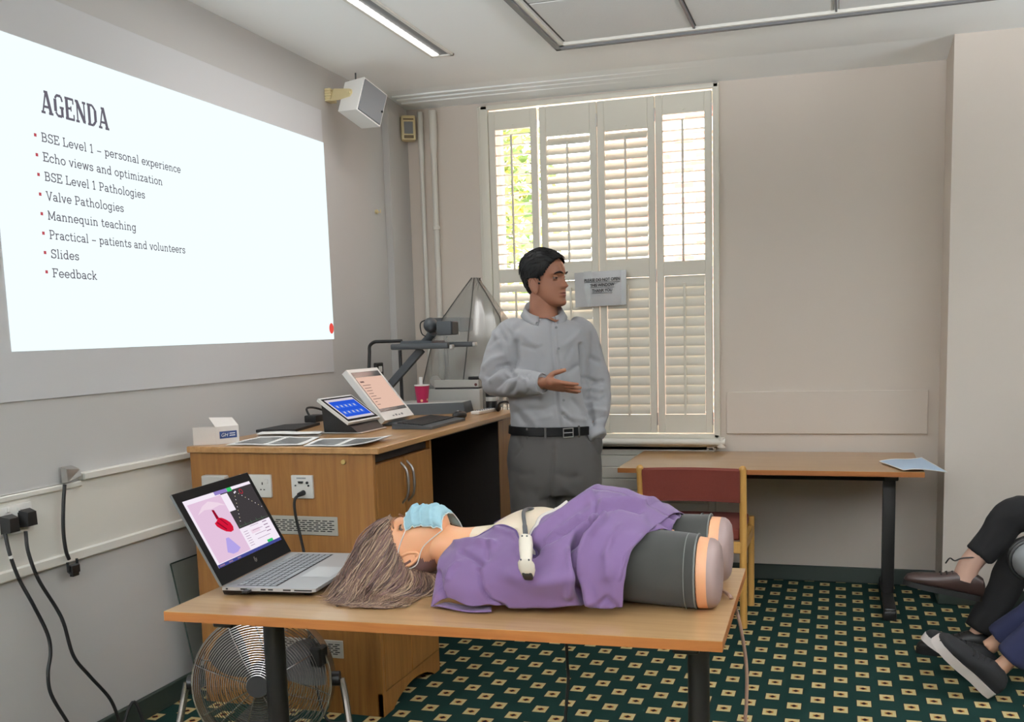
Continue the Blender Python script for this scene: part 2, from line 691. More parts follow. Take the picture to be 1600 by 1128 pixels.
# suspended tile bay in the ceiling with its aluminium edge
zt = zc(-0.6)
b = B()
b.mat(0)
for k, x0 in enumerate((-1.235, -0.633, -0.03)):
    for yy in (4.20, 3.60, 3.0, 2.4):
        b.box((x0 + 0.008, yy + 0.006, zt - 0.008), (x0 + 0.592, yy + 0.592, zt + 0.002), 0.003)
b.mat(1)
b.box((-1.285, 2.3, zt - 0.03), (-1.258, 4.845, zt), 0.002).box((-1.285, 4.818, zt - 0.03), (0.62, 4.845, zt), 0.002)
b.mat(2)
b.box((-1.257, 2.3, zt - 0.020), (-1.237, 4.815, zt)).box((-1.257, 4.795, zt - 0.020), (0.62, 4.815, zt))
b.mat(1)
b.box((-0.640, 2.3, zt - 0.016), (-0.630, 4.795, zt)).box((-0.036, 2.3, zt - 0.016), (-0.028, 4.795, zt))
b.mat(3)
b.box((-1.28, 2.3, zt - 0.004), (0.62, 4.84, zt + 0.003))
S(b, 'trim_7', [M['tile'], mat('grey_edge', srgb(120, 120, 122), 0.6), M['trim'], M['black']])


# ------------------------------------------------------------------ ceiling lights
def strip_light(x0, y0, y1, label, power):
    z = zc(x0)
    t = thing('ceiling_light', label, 'ceiling light', (x0, (y0 + y1) / 2, z))
    w = 0.058
    b = B()
    b.box((x0 - w, y0, z - 0.010), (x0 - w + 0.014, y1, z)).box((x0 + w - 0.014, y0, z - 0.010), (x0 + w, y1, z))
    b.box((x0 - w, y1 - 0.014, z - 0.010), (x0 + w, y1, z)).box((x0 - w, y0, z - 0.010), (x0 + w, y0 + 0.014, z))
    b.build('frame', M['trim'], t)
    b = B()   # reflector, angled side on the right
    b.box((x0 - w + 0.014, y0 + 0.014, z - 0.003), (x0 + w - 0.014, y1 - 0.014, z - 0.001))
    b.build('reflector', M['midgrey'], t)
    b = B()
    n = int((y1 - y0 - 0.06) / 0.05)
    for k in range(n):
        yy = y0 + 0.03 + k * (y1 - y0 - 0.06) / n
        b.box((x0 - 0.042, yy + 0.002, z - 0.014), (x0 - 0.004, yy + 0.044, z - 0.004), 0.004)
    b.build('lamp', emit('fluorescent_lamp', (1, 0.98, 0.92, 1), 1.5), t)
    area_light('strip_lamp', (x0, (y0 + y1) / 2, z - 0.03), (0, 0, -1), 0.08, y1 - y0 - 0.05, power, (1, 0.99, 0.98))
    return t


strip_light(-1.85, 3.3, 4.83, 'narrow recessed fluorescent strip lit in the ceiling above the desk', 9)

# ================================================================== WINDOW AND SHUTTERS
b = B()   # sash behind the shutters
yy0, yy1 = YB + 0.20, YB + 0.245
for x0, x1 in ((WX0, WX0 + 0.05), (WX1 - 0.05, WX1), (-1.335, -1.285)):
    b.box((x0, yy0, WZ0), (x1, yy1, WZ1), 0.004)
for z0, z1 in ((WZ0, WZ0 + 0.07), (WZ1 - 0.06, WZ1), (1.74, 1.79)):
    b.box((WX0, yy0, z0), (WX1, yy1, z1), 0.004)
win = S(b, 'window_1', M['trim'])
g = B().box((WX0 + 0.01, yy0 + 0.018, WZ0 + 0.01), (WX1 - 0.01, yy0 + 0.023, WZ1 - 0.01)).build('pane', M['glass'], win)
# outer frame round the shutters
b = B()
fy0, fy1 = YB - 0.028, YB + 0.012
b.box((WX0 - 0.005, fy0, WZ0), (WX0 + 0.045, fy1, WZ1), 0.006, 2).box((WX1 - 0.032, fy0, WZ0), (WX1 + 0.002, fy1, WZ1), 0.006, 2)
b.box((WX0, fy0, WZ1 - 0.026), (WX1, fy1, WZ1), 0.006, 2).box((WX0, fy0, WZ0), (WX1, fy1, WZ0 + 0.025), 0.006, 2)
b.box((WX0 - 0.022, fy0 + 0.012, WZ0), (WX0 - 0.005, fy1, WZ1), 0.004)
S(b, 'trim_8', M['shutter'])


def shutter(x0, x1, label, up_ang, low_ang, up_z=(1.773, 2.56), stl=0.040):
    """tall plantation shutter leaf: two louvre bays with a tilt rod each"""
    y0, y1 = YB - 0.022, YB + 0.006
    zb, zt_ = WZ0 + 0.03, WZ1 - 0.036
    t = thing('shutter_leaf', label, 'window shutter', ((x0 + x1) / 2, YB, zb))
    xi0, xi1 = x0 + stl, x1 - stl
    b = B()
    b.box((x0, y0, zb), (xi0, y1, zt_), 0.003).box((xi1, y0, zb), (x1, y1, zt_), 0.003)
    b.box((xi0, y0 + 0.002, up_z[1]), (xi1, y1, zt_), 0.002)
    b.box((xi0, y0 + 0.002, 1.695), (xi1, y1, up_z[0]), 0.002)
    b.box((xi0, y0 + 0.002, zb), (xi1, y1, 0.925), 0.002)
    b.build('frame', M['shutter'], t)
    xm = (xi0 + xi1) / 2

    def bay(z0, z1, ang, nm):
        n = max(3, round((z1 - z0) / 0.0545))
        p = (z1 - z0) / n
        b = B()
        for k in range(n):
            zc_ = z0 + p * (k + 0.5)
            prof = []
            w, th = 0.0315, 0.0045
            for q in range(10):
                a = 2 * math.pi * q / 10
                px, pz = w * math.cos(a), th * math.sin(a)
                ca, sa = math.cos(ang), math.sin(ang)
                prof.append((px * ca - pz * sa, px * sa + pz * ca))
            b.prism(prof, (0, 1, 0), (0, 0, 1), (1, 0, 0), xi1 - xi0 - 0.004, (xi0 + 0.002, (y0 + y1) / 2, zc_))
        b.build(nm, M['shutter'], t)
        off = 0.033 * math.cos(ang) + 0.003
        b = B()
        b.box((xm - 0.006, (y0 + y1) / 2 - off - 0.010, z0 - 0.01), (xm + 0.006, (y0 + y1) / 2 - off, z1 - 0.035), 0.002)
        b.build('tilt_rod', M['shutter'], t)
    bay(up_z[0] + 0.004, up_z[1] - 0.004, up_ang, 'upper_louvres')
    bay(0.93, 1.69, low_ang, 'lower_louvres')
    for z in (zt_ - 0.10, 1.70, zb + 0.08):
        B().box((x1 - 0.003, y0 - 0.004, z - 0.035), (x1 + 0.0035, y0 + 0.004, z + 0.035), 0.001).build('hinge', M['steel'], t)
    b = B()
    b.cyl((xm, y0 - 0.006, up_z[1] + 0.02), (xm, y0 + 0.004, up_z[1] + 0.02), 0.006, 10)
    b.build('catch', M['shutter'], t)
    return t


OPEN, HALF, SHUT = R(3), R(48), R(77)
shutter(-1.938, -1.650, 'white louvred shutter leaf at the left end of the window, slats open onto foliage', OPEN, R(48))
shutter(-1.636, -1.305, 'white louvred shutter leaf second from left, behind the man, upper slats tilted', HALF, R(72), (1.80, 2.50))
shutter(-1.301, -0.981, 'white louvred shutter leaf third from left carrying the paper notice edge', HALF, SHUT, (1.80, 2.50))
shutter(-0.977, -0.672, 'white louvred shutter leaf at the right end, upper slats open onto red brick', OPEN, SHUT)

# notice taped over the two middle leaves
c0 = PY(898, 420, YB - 0.05)
c1 = PY(979, 478, YB - 0.05)
t = thing('paper_notice', 'laminated white sheet asking not to open the window, taped to the middle shutters', 'sign', ((c0.x + c1.x) / 2, YB - 0.05, c1.z))
sx0, sx1, sz0, sz1 = c0.x, c1.x, c1.z + 0.002, c1.z + 0.195
rows = []
for j in range(9):
    v = j / 8
    rows.append([Vector((sx0 + (sx1 - sx0) * u, YB - 0.052 - 0.008 * math.sin(3.1 * u + 1.2 * v) * (0.4 + v * 0.6), sz0 + (sz1 - sz0) * v + 0.006 * u)) for u in [i / 14 for i in range(15)]])
b = B().grid(rows)
b.grid([[p + Vector((0, 0.0012, 0)) for p in r] for r in rows])
b.build('sheet', mat('laminated_paper', srgb(190, 190, 192), 0.2, spec=0.5), t)
b = B()
for s_, zz, cap in (('PLEASE DO NOT OPEN', sz0 + 0.141, 0.0165), ('THIS WINDOW', sz0 + 0.112, 0.0165), ('THANK YOU', sz0 + 0.082, 0.0165)):
    n0 = len(b.v)
    text_into(b, s_, ((sx0 + sx1) / 2 + 0.012, YB - 0.0625, zz), (1, 0, 0.02), (0, 0, 1), cap, 'CENTER', bold=0.022, xs=0.84)
    xs_ = [v.x for v in b.v[n0:]]
    b.box((min(xs_), YB - 0.0627, zz - 0.007), (max(xs_), YB - 0.0622, zz - 0.0048))
b.build('lettering', M['inkblack'], t)
TAPE = clear('clear_tape', (1, 1, 1, 1), 0.12, 0.25, diffuse=(0.9, 0.93, 0.95, 1), difw=0.35)
b = B()
b.add([(sx1 - 0.026, YB - 0.062, sz0 + 0.005), (sx1 + 0.002, YB - 0.062, sz0 + 0.01), (sx1 + 0.003, YB - 0.062, sz1), (sx1 - 0.022, YB - 0.062, sz1 + 0.004)], [[0, 1, 2, 3]])
b.build('tape', TAPE, t)
b = B()
b.add([(sx0 + 0.055, YB - 0.061, sz1 + 0.004), (sx0 + 0.10, YB - 0.061, sz1 + 0.006), (sx0 + 0.094, YB - 0.061, sz0 + 0.09), (sx0 + 0.088, YB - 0.061, sz0 - 0.002), (sx0 + 0.080, YB - 0.061, sz0 - 0.002), (sx0 + 0.058, YB - 0.061, sz0 + 0.08)], [[0, 1, 2, 3, 4, 5]])
b.build('tape', TAPE, t)

# outside: brick house with stone bands, pale house, tree
b = B()
b.mat(0).box((-2.55, 11.0, -3), (6.0, 14, 9))
b.mat(1).box((-2.6, 10.94, 3.42), (6.0, 11.0, 3.54)).box((-2.6, 10.96, 3.68), (6.0, 11.0, 3.74))
o = b.build('brick_building', [M['brick'], mat('pale_stone', srgb(235, 230, 222), 0.8)])
tag(o, 'red brick building with pale stone bands outside the right window leaf', 'building')
t = thing('rendered_house', 'white rendered house with dark drainpipes seen through the left shutter slats', 'building', (-7, 13, -3))
B().box((-9, 13, -3), (-4.35, 16, 7)).build('wall', mat('white_render', srgb(240, 238, 236), 0.9), t)
b = B()
for x in (-4.86, -4.75):
    b.tube([(x, 12.93, -3), (x, 12.93, 6.8)], 0.035)
b.tube([(-9, 12.9, 2.1), (-4.4, 12.9, 2.25)], 0.03).tube([(-9, 12.9, 2.3), (-4.4, 12.9, 2.4)], 0.02)
b.build('drainpipe', M['midgrey'], t)
t = thing('tree', 'yellow-green leafy tree outside the left window leaf', 'tree', (-3.75, 9.9, -3))
B().tube([(-3.4, 9.9, -3), (-3.35, 9.9, 0.5), (-3.4, 9.85, 3)], [0.16, 0.12, 0.05]).build('trunk', mat('bark', srgb(96, 78, 60), 0.9, bump=0.4, bscale=30), t)
b = B()
rnd = random.Random(3)
for k in range(2600):
    u = rnd.random()
    cz = rnd.choice((0.7, 1.6, 2.6, 3.4))
    p = Vector((rnd.gauss(-3.22, 0.26), rnd.gauss(9.9, 0.3), rnd.gauss(cz, 0.36)))
    q = Euler((rnd.uniform(-1, 1), rnd.uniform(-1, 1), rnd.uniform(0, 6))).to_matrix()
    s_ = rnd.uniform(0.05, 0.10)
    b.mat(rnd.choice((0, 0, 1, 2)))
    b.add([p + q @ Vector(c) * s_ for c in ((0, -1, 0), (0.45, 0, 0.1), (0, 1, 0), (-0.45, 0, 0.1))], [[0, 1, 2, 3]])
o = b.build('foliage', [mat('leaf_green', srgb(150, 176, 90), 0.6), mat('leaf_yellow', srgb(226, 196, 70), 0.6), mat('leaf_dark', srgb(104, 130, 66), 0.6)], t)
o['kind'] = 'stuff'

# ================================================================== PIPES, SENSOR, SPEAKER, HOOK
o = tag(B().tube([(-2.355, 5.742, 1.0), (-2.355, 5.742, 2.40), (-2.355, 5.742, 2.46), (-2.355, 5.742, 2.70)], [0.013, 0.013, 0.017, 0.017], 12).build('heating_pipe', M['trim']),
        'thinner white vertical pipe nearer the room corner', 'pipe', 'white pipes in the corner')
o = tag(B().tube([(-2.275, 5.738, 1.0), (-2.275, 5.738, 2.02), (-2.275, 5.738, 2.024), (-2.275, 5.738, 2.04), (-2.275, 5.738, 2.044), (-2.275, 5.738, 2.44), (-2.275, 5.738, 2.5), (-2.275, 5.738, 2.70)], [0.017, 0.017, 0.022, 0.022, 0.017, 0.017, 0.022, 0.024], 12).build('heating_pipe', M['trim']),
        'thicker white vertical pipe beside the window frame', 'pipe', 'white pipes in the corner')
t = thing('sill_pipe', 'white horizontal pipe with a valve end along the window sill', 'pipe', (-0.9, 5.70, 0.785))
B().tube([(-1.95, 5.705, 0.772), (-0.64, 5.705, 0.772)], 0.016, 12).build('pipe', M['trim'], t)
B().tube([(-0.645, 5.705, 0.772), (-0.60, 5.705, 0.772)], 0.021, 12).tube([(-0.622, 5.705, 0.80), (-0.622, 5.705, 0.745)], [0.018, 0.022], 12).build('valve', M['trim'], t)

t = thing('motion_sensor', 'cream corner sensor box with a small grey lens near the ceiling', 'sensor', (-2.41, 5.70, 2.55))
mx = Matrix.Translation((-2.415, 5.70, 2.61)) @ Matrix.Rotation(R(28), 4, 'Z')
B().box((-0.042, -0.035, -0.075), (0.042, 0.04, 0.065), 0.012, 2, mx).build('housing', M['cream'], t)
B().box((-0.026, -0.039, -0.040), (0.026, -0.034, 0.028), 0.002, 1, mx).build('lens', M['midgrey'], t)
SLOTM = mat('brown_slot', srgb(120, 104, 78), 0.6)
B().box((-0.028, -0.039, -0.066), (0.028, -0.034, -0.048), 0.002, 1, mx).build('slot', SLOTM, t)
B().box((-0.03, -0.039, 0.038), (0.03, -0.034, 0.046), 0.001, 1, mx).build('slot', SLOTM, t)

t = thing('wall_speaker', 'white box loudspeaker with grey grille on a cream bracket high on the left wall', 'speaker', (XL, 4.95, 2.55))
e1 = PX(557, 171, -2.27)
side = (AR * 0.098 - AU * 0.042 + AF * 0.1336).normalized()
fdir = (AR * 0.107 - AU * 0.007 - AF * 0.0808).normalized()
up = fdir.cross(side).normalized()
if up.z < 0:
    up = -up
wv, hh, dp = 0.171, 0.176, 0.134


def spk(u, v, d, k=1.0):
    return e1 + side * u + up * v - fdir * d


b = B()
b.hexa([spk(0, 0, 0), spk(wv, 0, 0), spk(wv, hh, 0), spk(0, hh, 0), spk(0.0, 0.012, dp), spk(wv - 0.0, 0.012, dp), spk(wv, hh - 0.004, dp), spk(0.0, hh - 0.004, dp)])
b.build('cabinet', M['whiteplastic'], t)
b = B()
b.hexa([spk(0.006, 0.006, 0.001), spk(wv - 0.006, 0.006, 0.001), spk(wv - 0.006, hh - 0.006, 0.001), spk(0.006, hh - 0.006, 0.001), spk(0.008, 0.008, -0.006), spk(wv - 0.008, 0.008, -0.006), spk(wv - 0.008, hh - 0.008, -0.006), spk(0.008, hh - 0.008, -0.006)])
b.build('grille', mat('grey_grille', srgb(128, 129, 132), 0.7, bump=0.5, bscale=700), t)
B().ball(spk(wv - 0.016, hh * 0.42, -0.008), 0.006, 10).build('badge', M['black'], t)
b = B()
q0 = PX(516, 143, -2.47)
bo = -side * 0.004
br = [spk(0, hh * 0.84, 0.205) + bo, spk(0, hh * 0.72, dp * 0.66) + bo, spk(0, hh * 0.68, dp * 0.50) + bo, spk(0, hh * 0.57, dp * 0.44) + bo, spk(0, hh * 0.47, dp * 0.52) + bo, spk(0, hh * 0.44, 0.150) + bo, spk(0, hh * 0.46, 0.205) + bo]
off = side * -0.005
b.add(br + [p - off for p in br], [list(range(7)), list(range(13, 6, -1))] + [[i, (i + 1) % 7, 7 + (i + 1) % 7, 7 + i] for i in range(7)])
zb0 = br[6].z
for k in range(5):
    zz = zb0 + (br[0].z - zb0) * (k + 0.1) / 5
    b.box((XL, br[0].y - 0.02, zz), (-2.455, br[0].y + 0.05, zz + 0.012), 0.003)
b.cyl(spk(0, hh * 0.58, dp * 0.55), spk(0, hh * 0.58, dp * 0.55) - side * 0.014, 0.007, 12)
b.build('bracket', M['cream'], t)
B().tube([(-2.40, 4.97, 2.66), (-2.39, 4.98, 2.72), (-2.39, 4.98, 2.757)], 0.004, 6).build('cable', M['darkgrey'], t)

p = PX(587, 331, XL)
b = B().cyl(p, p + Vector((0.012, 0, 0)), 0.012, 12).tube([p + Vector((0.01, 0, 0)), p + Vector((0.03, 0, -0.005)), p + Vector((0.03, 0, 0.012))], 0.003)
tag(b.build('wall_hook', M['cream']), 'tiny cream hook on the left wall below the loudspeaker', 'hook')

# ================================================================== PROJECTED SLIDE
t = thing('projected_slide', 'bright projected agenda slide with grey text lighting the left wall', 'projected slide', (XL + 0.007, 3.7, 1.39))
xs = XL + 0.008
b = B()
b.add([(xs, 2.607, 1.390), (xs, 4.778, 1.400), (xs, 4.768, 2.380), (xs, 2.600, 2.375)], [[0, 1, 2, 3]])
b.build('light_field', emit('projector_white', srgb(240, 252, 254), 1.06), t)
gt = emit('projected_grey_text', srgb(104, 98, 108), 0.9)
rt = emit('projected_bullet_red', srgb(190, 80, 90), 1.0)
# body lettering: a monoline slab face built from strokes (lines and elliptic arcs), cap height 1
X_ = 0.68


def Ar(cx, cy, rx, ry, a0, a1):
    n = max(4, int(abs(a1 - a0) / 22))
    return [(cx + rx * math.cos(R(a0 + (a1 - a0) * k / n)), cy + ry * math.sin(R(a0 + (a1 - a0) * k / n))) for k in range(n + 1)]


def Ln(*c):
    return [(c[i], c[i + 1]) for i in range(0, len(c), 2)]


def Sf(x, y, h=0.12):
    return [(x - h, y), (x + h, y)]


def tallst(x):
    return [Ln(x, 0, x, 1.05), Ln(x - 0.13, 1.02, x, 1.02)]


XT = X_ - 0.035
SLAB = {
    'l': (0.36, tallst(0.18) + [Sf(0.18, 0.035, 0.14)]), 'i': (0.36, [Ln(0.18, 0, 0.18, X_), Sf(0.18, 0.035, 0.14), Ln(0.05, XT, 0.18, XT), Ln(0.12, 0.94, 0.24, 0.94)]),
    'n': (0.74, [Ln(0.16, 0, 0.16, X_), Sf(0.16, 0.035), Ln(0.03, XT, 0.16, XT), Ar(0.36, X_ - 0.26, 0.20, 0.22, 180, 0), Ln(0.56, X_ - 0.26, 0.56, 0), Sf(0.56, 0.035)]),
    'm': (1.10, [Ln(0.16, 0, 0.16, X_), Sf(0.16, 0.035), Ln(0.03, XT, 0.16, XT), Ar(0.34, X_ - 0.26, 0.18, 0.22, 180, 0), Ln(0.52, X_ - 0.26, 0.52, 0), Sf(0.52, 0.035, 0.1), Ar(0.71, X_ - 0.26, 0.19, 0.22, 180, 0), Ln(0.90, X_ - 0.26, 0.90, 0), Sf(0.90, 0.035)]),
    'u': (0.74, [Ln(0.15, X_, 0.15, 0.26), Ar(0.35, 0.26, 0.20, 0.22, 180, 360), Ln(0.55, X_, 0.55, 0), Ln(0.03, XT, 0.15, XT), Ln(0.43, XT, 0.55, XT), Ln(0.55, 0.035, 0.68, 0.035)]),
    'h': (0.74, tallst(0.16) + [Sf(0.16, 0.035), Ar(0.36, X_ - 0.26, 0.20, 0.22, 180, 0), Ln(0.56, X_ - 0.26, 0.56, 0), Sf(0.56, 0.035)]),
    'k': (0.70, tallst(0.16) + [Sf(0.16, 0.035), Ln(0.18, 0.26, 0.52, XT), Ln(0.28, 0.37, 0.56, 0.02), Sf(0.50, XT, 0.11), Sf(0.58, 0.035, 0.10)]),
    'b': (0.70, tallst(0.15) + [Ar(0.38, 0.34, 0.24, 0.31, 0, 360)]), 'd': (0.72, [Ar(0.32, 0.34, 0.24, 0.31, 0, 360), Ln(0.55, 0, 0.55, 1.05), Ln(0.42, 1.02, 0.55, 1.02), Ln(0.55, 0.035, 0.68, 0.035)]),
    'p': (0.72, [Ln(0.16, -0.30, 0.16, X_), Ln(0.03, XT, 0.16, XT), Sf(0.16, -0.27), Ar(0.40, 0.34, 0.24, 0.31, 0, 360)]), 'q': (0.72, [Ln(0.55, -0.30, 0.55, X_), Sf(0.55, -0.27), Ar(0.32, 0.34, 0.24, 0.31, 0, 360)]),
    'g': (0.72, [Ar(0.32, 0.34, 0.24, 0.31, 0, 360), Ln(0.55, X_, 0.55, -0.10), Ar(0.33, -0.10, 0.22, 0.19, 360, 200), Ln(0.55, XT, 0.67, XT)]),
    'o': (0.68, [Ar(0.34, 0.34, 0.27, 0.32, 0, 360)]), 'c': (0.62, [Ar(0.34, 0.34, 0.27, 0.32, 40, 320), Ln(0.55, 0.46, 0.55, 0.64)]), 'e': (0.67, [Ar(0.34, 0.34, 0.27, 0.32, 0, 318), Ln(0.07, 0.34, 0.61, 0.34)]),
    'a': (0.68, [Ar(0.30, X_ - 0.22, 0.21, 0.19, 150, 0), Ln(0.51, X_ - 0.22, 0.51, 0.035, 0.64, 0.035), Ar(0.29, 0.20, 0.21, 0.17, 0, 360)]),
    's': (0.58, [Ar(0.29, 0.50, 0.19, 0.15, 25, 270), Ar(0.29, 0.19, 0.21, 0.16, 90, -155), Ln(0.48, 0.50, 0.48, 0.66), Ln(0.08, 0.02, 0.08, 0.20)]),
    'r': (0.56, [Ln(0.17, 0, 0.17, X_), Sf(0.17, 0.035, 0.14), Ln(0.03, XT, 0.17, XT), Ar(0.40, X_ - 0.28, 0.23, 0.24, 175, 55)]),
    't': (0.50, [Ln(0.20, 0.92, 0.20, 0.18), Ar(0.35, 0.18, 0.15, 0.15, 180, 320), Ln(0.04, XT, 0.44, XT)]),
    'v': (0.64, [Ln(0.10, XT, 0.32, 0.0, 0.54, XT), Sf(0.10, XT, 0.10), Sf(0.54, XT, 0.10)]), 'w': (0.94, [Ln(0.10, XT, 0.29, 0.0, 0.47, XT, 0.65, 0.0, 0.84, XT), Sf(0.10, XT, 0.10), Sf(0.47, XT, 0.08), Sf(0.84, XT, 0.10)]),
    'x': (0.66, [Ln(0.10, 0.02, 0.54, XT), Ln(0.10, XT, 0.54, 0.02), Sf(0.10, 0.035, 0.10), Sf(0.55, 0.035, 0.10), Sf(0.10, XT, 0.10), Sf(0.54, XT, 0.10)]),
    'z': (0.58, [Ln(0.08, XT, 0.50, XT, 0.08, 0.035, 0.50, 0.035), Ln(0.08, XT, 0.08, XT - 0.12), Ln(0.50, 0.035, 0.50, 0.16)]),
    'B': (0.78, [Ln(0.17, 0, 0.17, 1), Ln(0.03, 0.965, 0.40, 0.965), Ar(0.40, 0.745, 0.22, 0.22, 90, -90), Ln(0.17, 0.525, 0.42, 0.525), Ar(0.42, 0.28, 0.26, 0.245, 90, -90), Ln(0.42, 0.035, 0.03, 0.035)]),
    'S': (0.70, [Ar(0.35, 0.74, 0.24, 0.23, 25, 270), Ar(0.35, 0.27, 0.27, 0.24, 90, -155), Ln(0.60, 0.72, 0.60, 0.99), Ln(0.08, 0.02, 0.08, 0.30)]),
    'E': (0.76, [Ln(0.18, 0, 0.18, 1), Ln(0.03, 0.965, 0.66, 0.965, 0.66, 0.76), Ln(0.18, 0.52, 0.48, 0.52), Ln(0.48, 0.40, 0.48, 0.64), Ln(0.03, 0.035, 0.68, 0.035, 0.68, 0.25)]),
    'F': (0.74, [Ln(0.18, 0, 0.18, 1), Ln(0.03, 0.965, 0.66, 0.965, 0.66, 0.76), Ln(0.18, 0.50, 0.48, 0.50), Ln(0.48, 0.38, 0.48, 0.62), Sf(0.18, 0.035, 0.16)]),
    'L': (0.72, [Ln(0.18, 0, 0.18, 1), Sf(0.18, 0.965, 0.15), Ln(0.03, 0.035, 0.64, 0.035, 0.64, 0.28)]), 'P': (0.74, [Ln(0.18, 0, 0.18, 1), Ln(0.03, 0.965, 0.42, 0.965), Ar(0.42, 0.71, 0.25, 0.255, 90, -90), Ln(0.42, 0.455, 0.18, 0.455), Sf(0.18, 0.035, 0.16)]),
    'V': (0.82, [Ln(0.12, 0.965, 0.41, 0.0, 0.70, 0.965), Sf(0.12, 0.965, 0.13), Sf(0.70, 0.965, 0.13)]), 'M': (1.04, [Ln(0.16, 0, 0.16, 0.965, 0.52, 0.15, 0.88, 0.965, 0.88, 0), Sf(0.16, 0.035, 0.14), Sf(0.88, 0.035, 0.14), Ln(0.03, 0.965, 0.16, 0.965), Ln(0.88, 0.965, 1.01, 0.965)]),
    '1': (0.56, [Ln(0.28, 0, 0.28, 1.0, 0.10, 0.86), Sf(0.28, 0.035, 0.18)]), '\u2013': (0.72, [Ln(0.06, 0.36, 0.66, 0.36)]), ' ': (0.34, [])}


def slab_text(b, txt, org, ux, uy, size, th=0.118):
    x = 0.0
    nrm = ux.cross(uy) * 0.0012
    for ch in txt:
        adv, strokes = SLAB[ch]
        for st in strokes:
            for (x0, y0), (x1, y1) in zip(st[:-1], st[1:]):
                p0, p1 = Vector((x + x0, y0)), Vector((x + x1, y1))
                d = (p1 - p0).normalized()
                e = d * th * 0.32 if len(st) > 2 else Vector((0, 0))
                n_ = Vector((-d.y, d.x)) * th / 2
                q = [p0 - e - n_, p1 + e - n_, p1 + e + n_, p0 - e + n_]
                b.add([org + ux * (v.x * size) + uy * (v.y * size) + nrm for v in q], [[0, 1, 2, 3]])
        x += adv + 0.045
    return b


LINES = ['BSE Level 1 \u2013 personal experience', 'Echo views and optimization', 'BSE Level 1 Pathologies', 'Valve Pathologies', 'Mannequin teaching', 'Practical \u2013 patients and volunteers', 'Slides', 'Feedback']
ENDS = [3.555, 3.432, 3.322, 3.195, 3.256, 3.55, 2.943, 3.025]
ax, ay = Vector((0, 1, 0)), Vector((0, 0, 1))
for k, (s_, e) in enumerate(zip(LINES, ENDS)):
    z = 2.0655 - 0.0622 * k
    b = B()
    slab_text(b, s_, Vector((xs, 2.811, z)), ax, ay, 0.0285)
    y1 = max(v.y for v in b.v)
    f = (e - 2.811) / (y1 - 2.811)
    for v in b.v:
        v.y = 2.811 + (v.y - 2.811) * f
    b.build('text_line', gt, t)
    b = B().box((xs, 2.781, z + 0.011), (xs + 0.0012, 2.791, z + 0.021))
    b.build('bullet', rt, t)
# heavy slab-serif heading drawn from strokes
GL = {
    'A': (0.95, [(0.12, 0.0, 0.46, 1.0, 0.10), (0.83, 0.0, 0.49, 1.0, 0.20), (0.26, 0.30, 0.72, 0.30, 0.09), (0.0, 0.04, 0.34, 0.04, 0.09), (0.62, 0.04, 1.0, 0.04, 0.09), (0.30, 0.96, 0.58, 0.96, 0.09)]),
    'G': (0.85, [(0.14, 0.22, 0.14, 0.78, 0.20), (0.14, 0.8, 0.3, 0.95, 0.12), (0.28, 0.955, 0.66, 0.955, 0.10), (0.66, 0.95, 0.76, 0.72, 0.12), (0.14, 0.2, 0.3, 0.05, 0.12), (0.28, 0.045, 0.64, 0.045, 0.10), (0.70, 0.02, 0.70, 0.44, 0.18), (0.5, 0.44, 0.86, 0.44, 0.09)]),
    'E': (0.78, [(0.16, 0.0, 0.16, 1.0, 0.20), (0.0, 0.04, 0.76, 0.04, 0.09), (0.0, 0.96, 0.74, 0.96, 0.09), (0.2, 0.52, 0.52, 0.52, 0.09), (0.74, 0.0, 0.74, 0.28, 0.09), (0.72, 0.74, 0.72, 1.0, 0.09), (0.52, 0.40, 0.52, 0.64, 0.08)]),
    'N': (0.95, [(0.16, 0.0, 0.16, 1.0, 0.10), (0.16, 0.96, 0.78, 0.05, 0.22), (0.80, 0.0, 0.80, 1.0, 0.10), (0.0, 0.04, 0.32, 0.04, 0.09), (0.0, 0.96, 0.26, 0.96, 0.09), (0.64, 0.96, 0.96, 0.96, 0.09)]),
    'D': (0.88, [(0.17, 0.0, 0.17, 1.0, 0.20), (0.0, 0.04, 0.52, 0.04, 0.09), (0.0, 0.96, 0.52, 0.96, 0.09), (0.5, 0.95, 0.74, 0.76, 0.14), (0.74, 0.78, 0.74, 0.22, 0.20), (0.74, 0.24, 0.5, 0.05, 0.14)]),
}
b = B()
y = 2.822
hz, hh_ = 2.1585, 0.072
kx = (3.146 - 2.822) / (sum(GL[c][0] + 0.13 for c in 'AGENDA') - 0.13)
for c in 'AGENDA':
    w, st = GL[c]
    for x0, z0, x1, z1, th in st:
        p0, p1 = Vector((0, x0 * kx, z0 * hh_)), Vector((0, x1 * kx, z1 * hh_))
        d = (p1 - p0).normalized()
        n_ = Vector((0, -d.z, d.y)) * (th * 0.62 * (kx if abs(d.z) > 0.6 else hh_))
        o_ = Vector((xs + 0.0012, y, hz))
        b.add([o_ + p0 - n_, o_ + p1 - n_, o_ + p1 + n_, o_ + p0 + n_], [[0, 1, 2, 3]])
    y += (w + 0.13) * kx
b.build('heading', emit('projected_heading_grey', srgb(112, 108, 120), 0.9), t)
b = B()
c_ = Vector((xs + 0.0012, 4.752, 1.455))
pts = [c_ + Vector((0, math.cos(a) * 0.024, math.sin(a) * 0.027)) for a in [2 * math.pi * k / 28 for k in range(28)]]
b.add(pts, [list(range(28))])
b.build('slide_marker', emit('projected_red', srgb(232, 84, 74), 1.0), t)

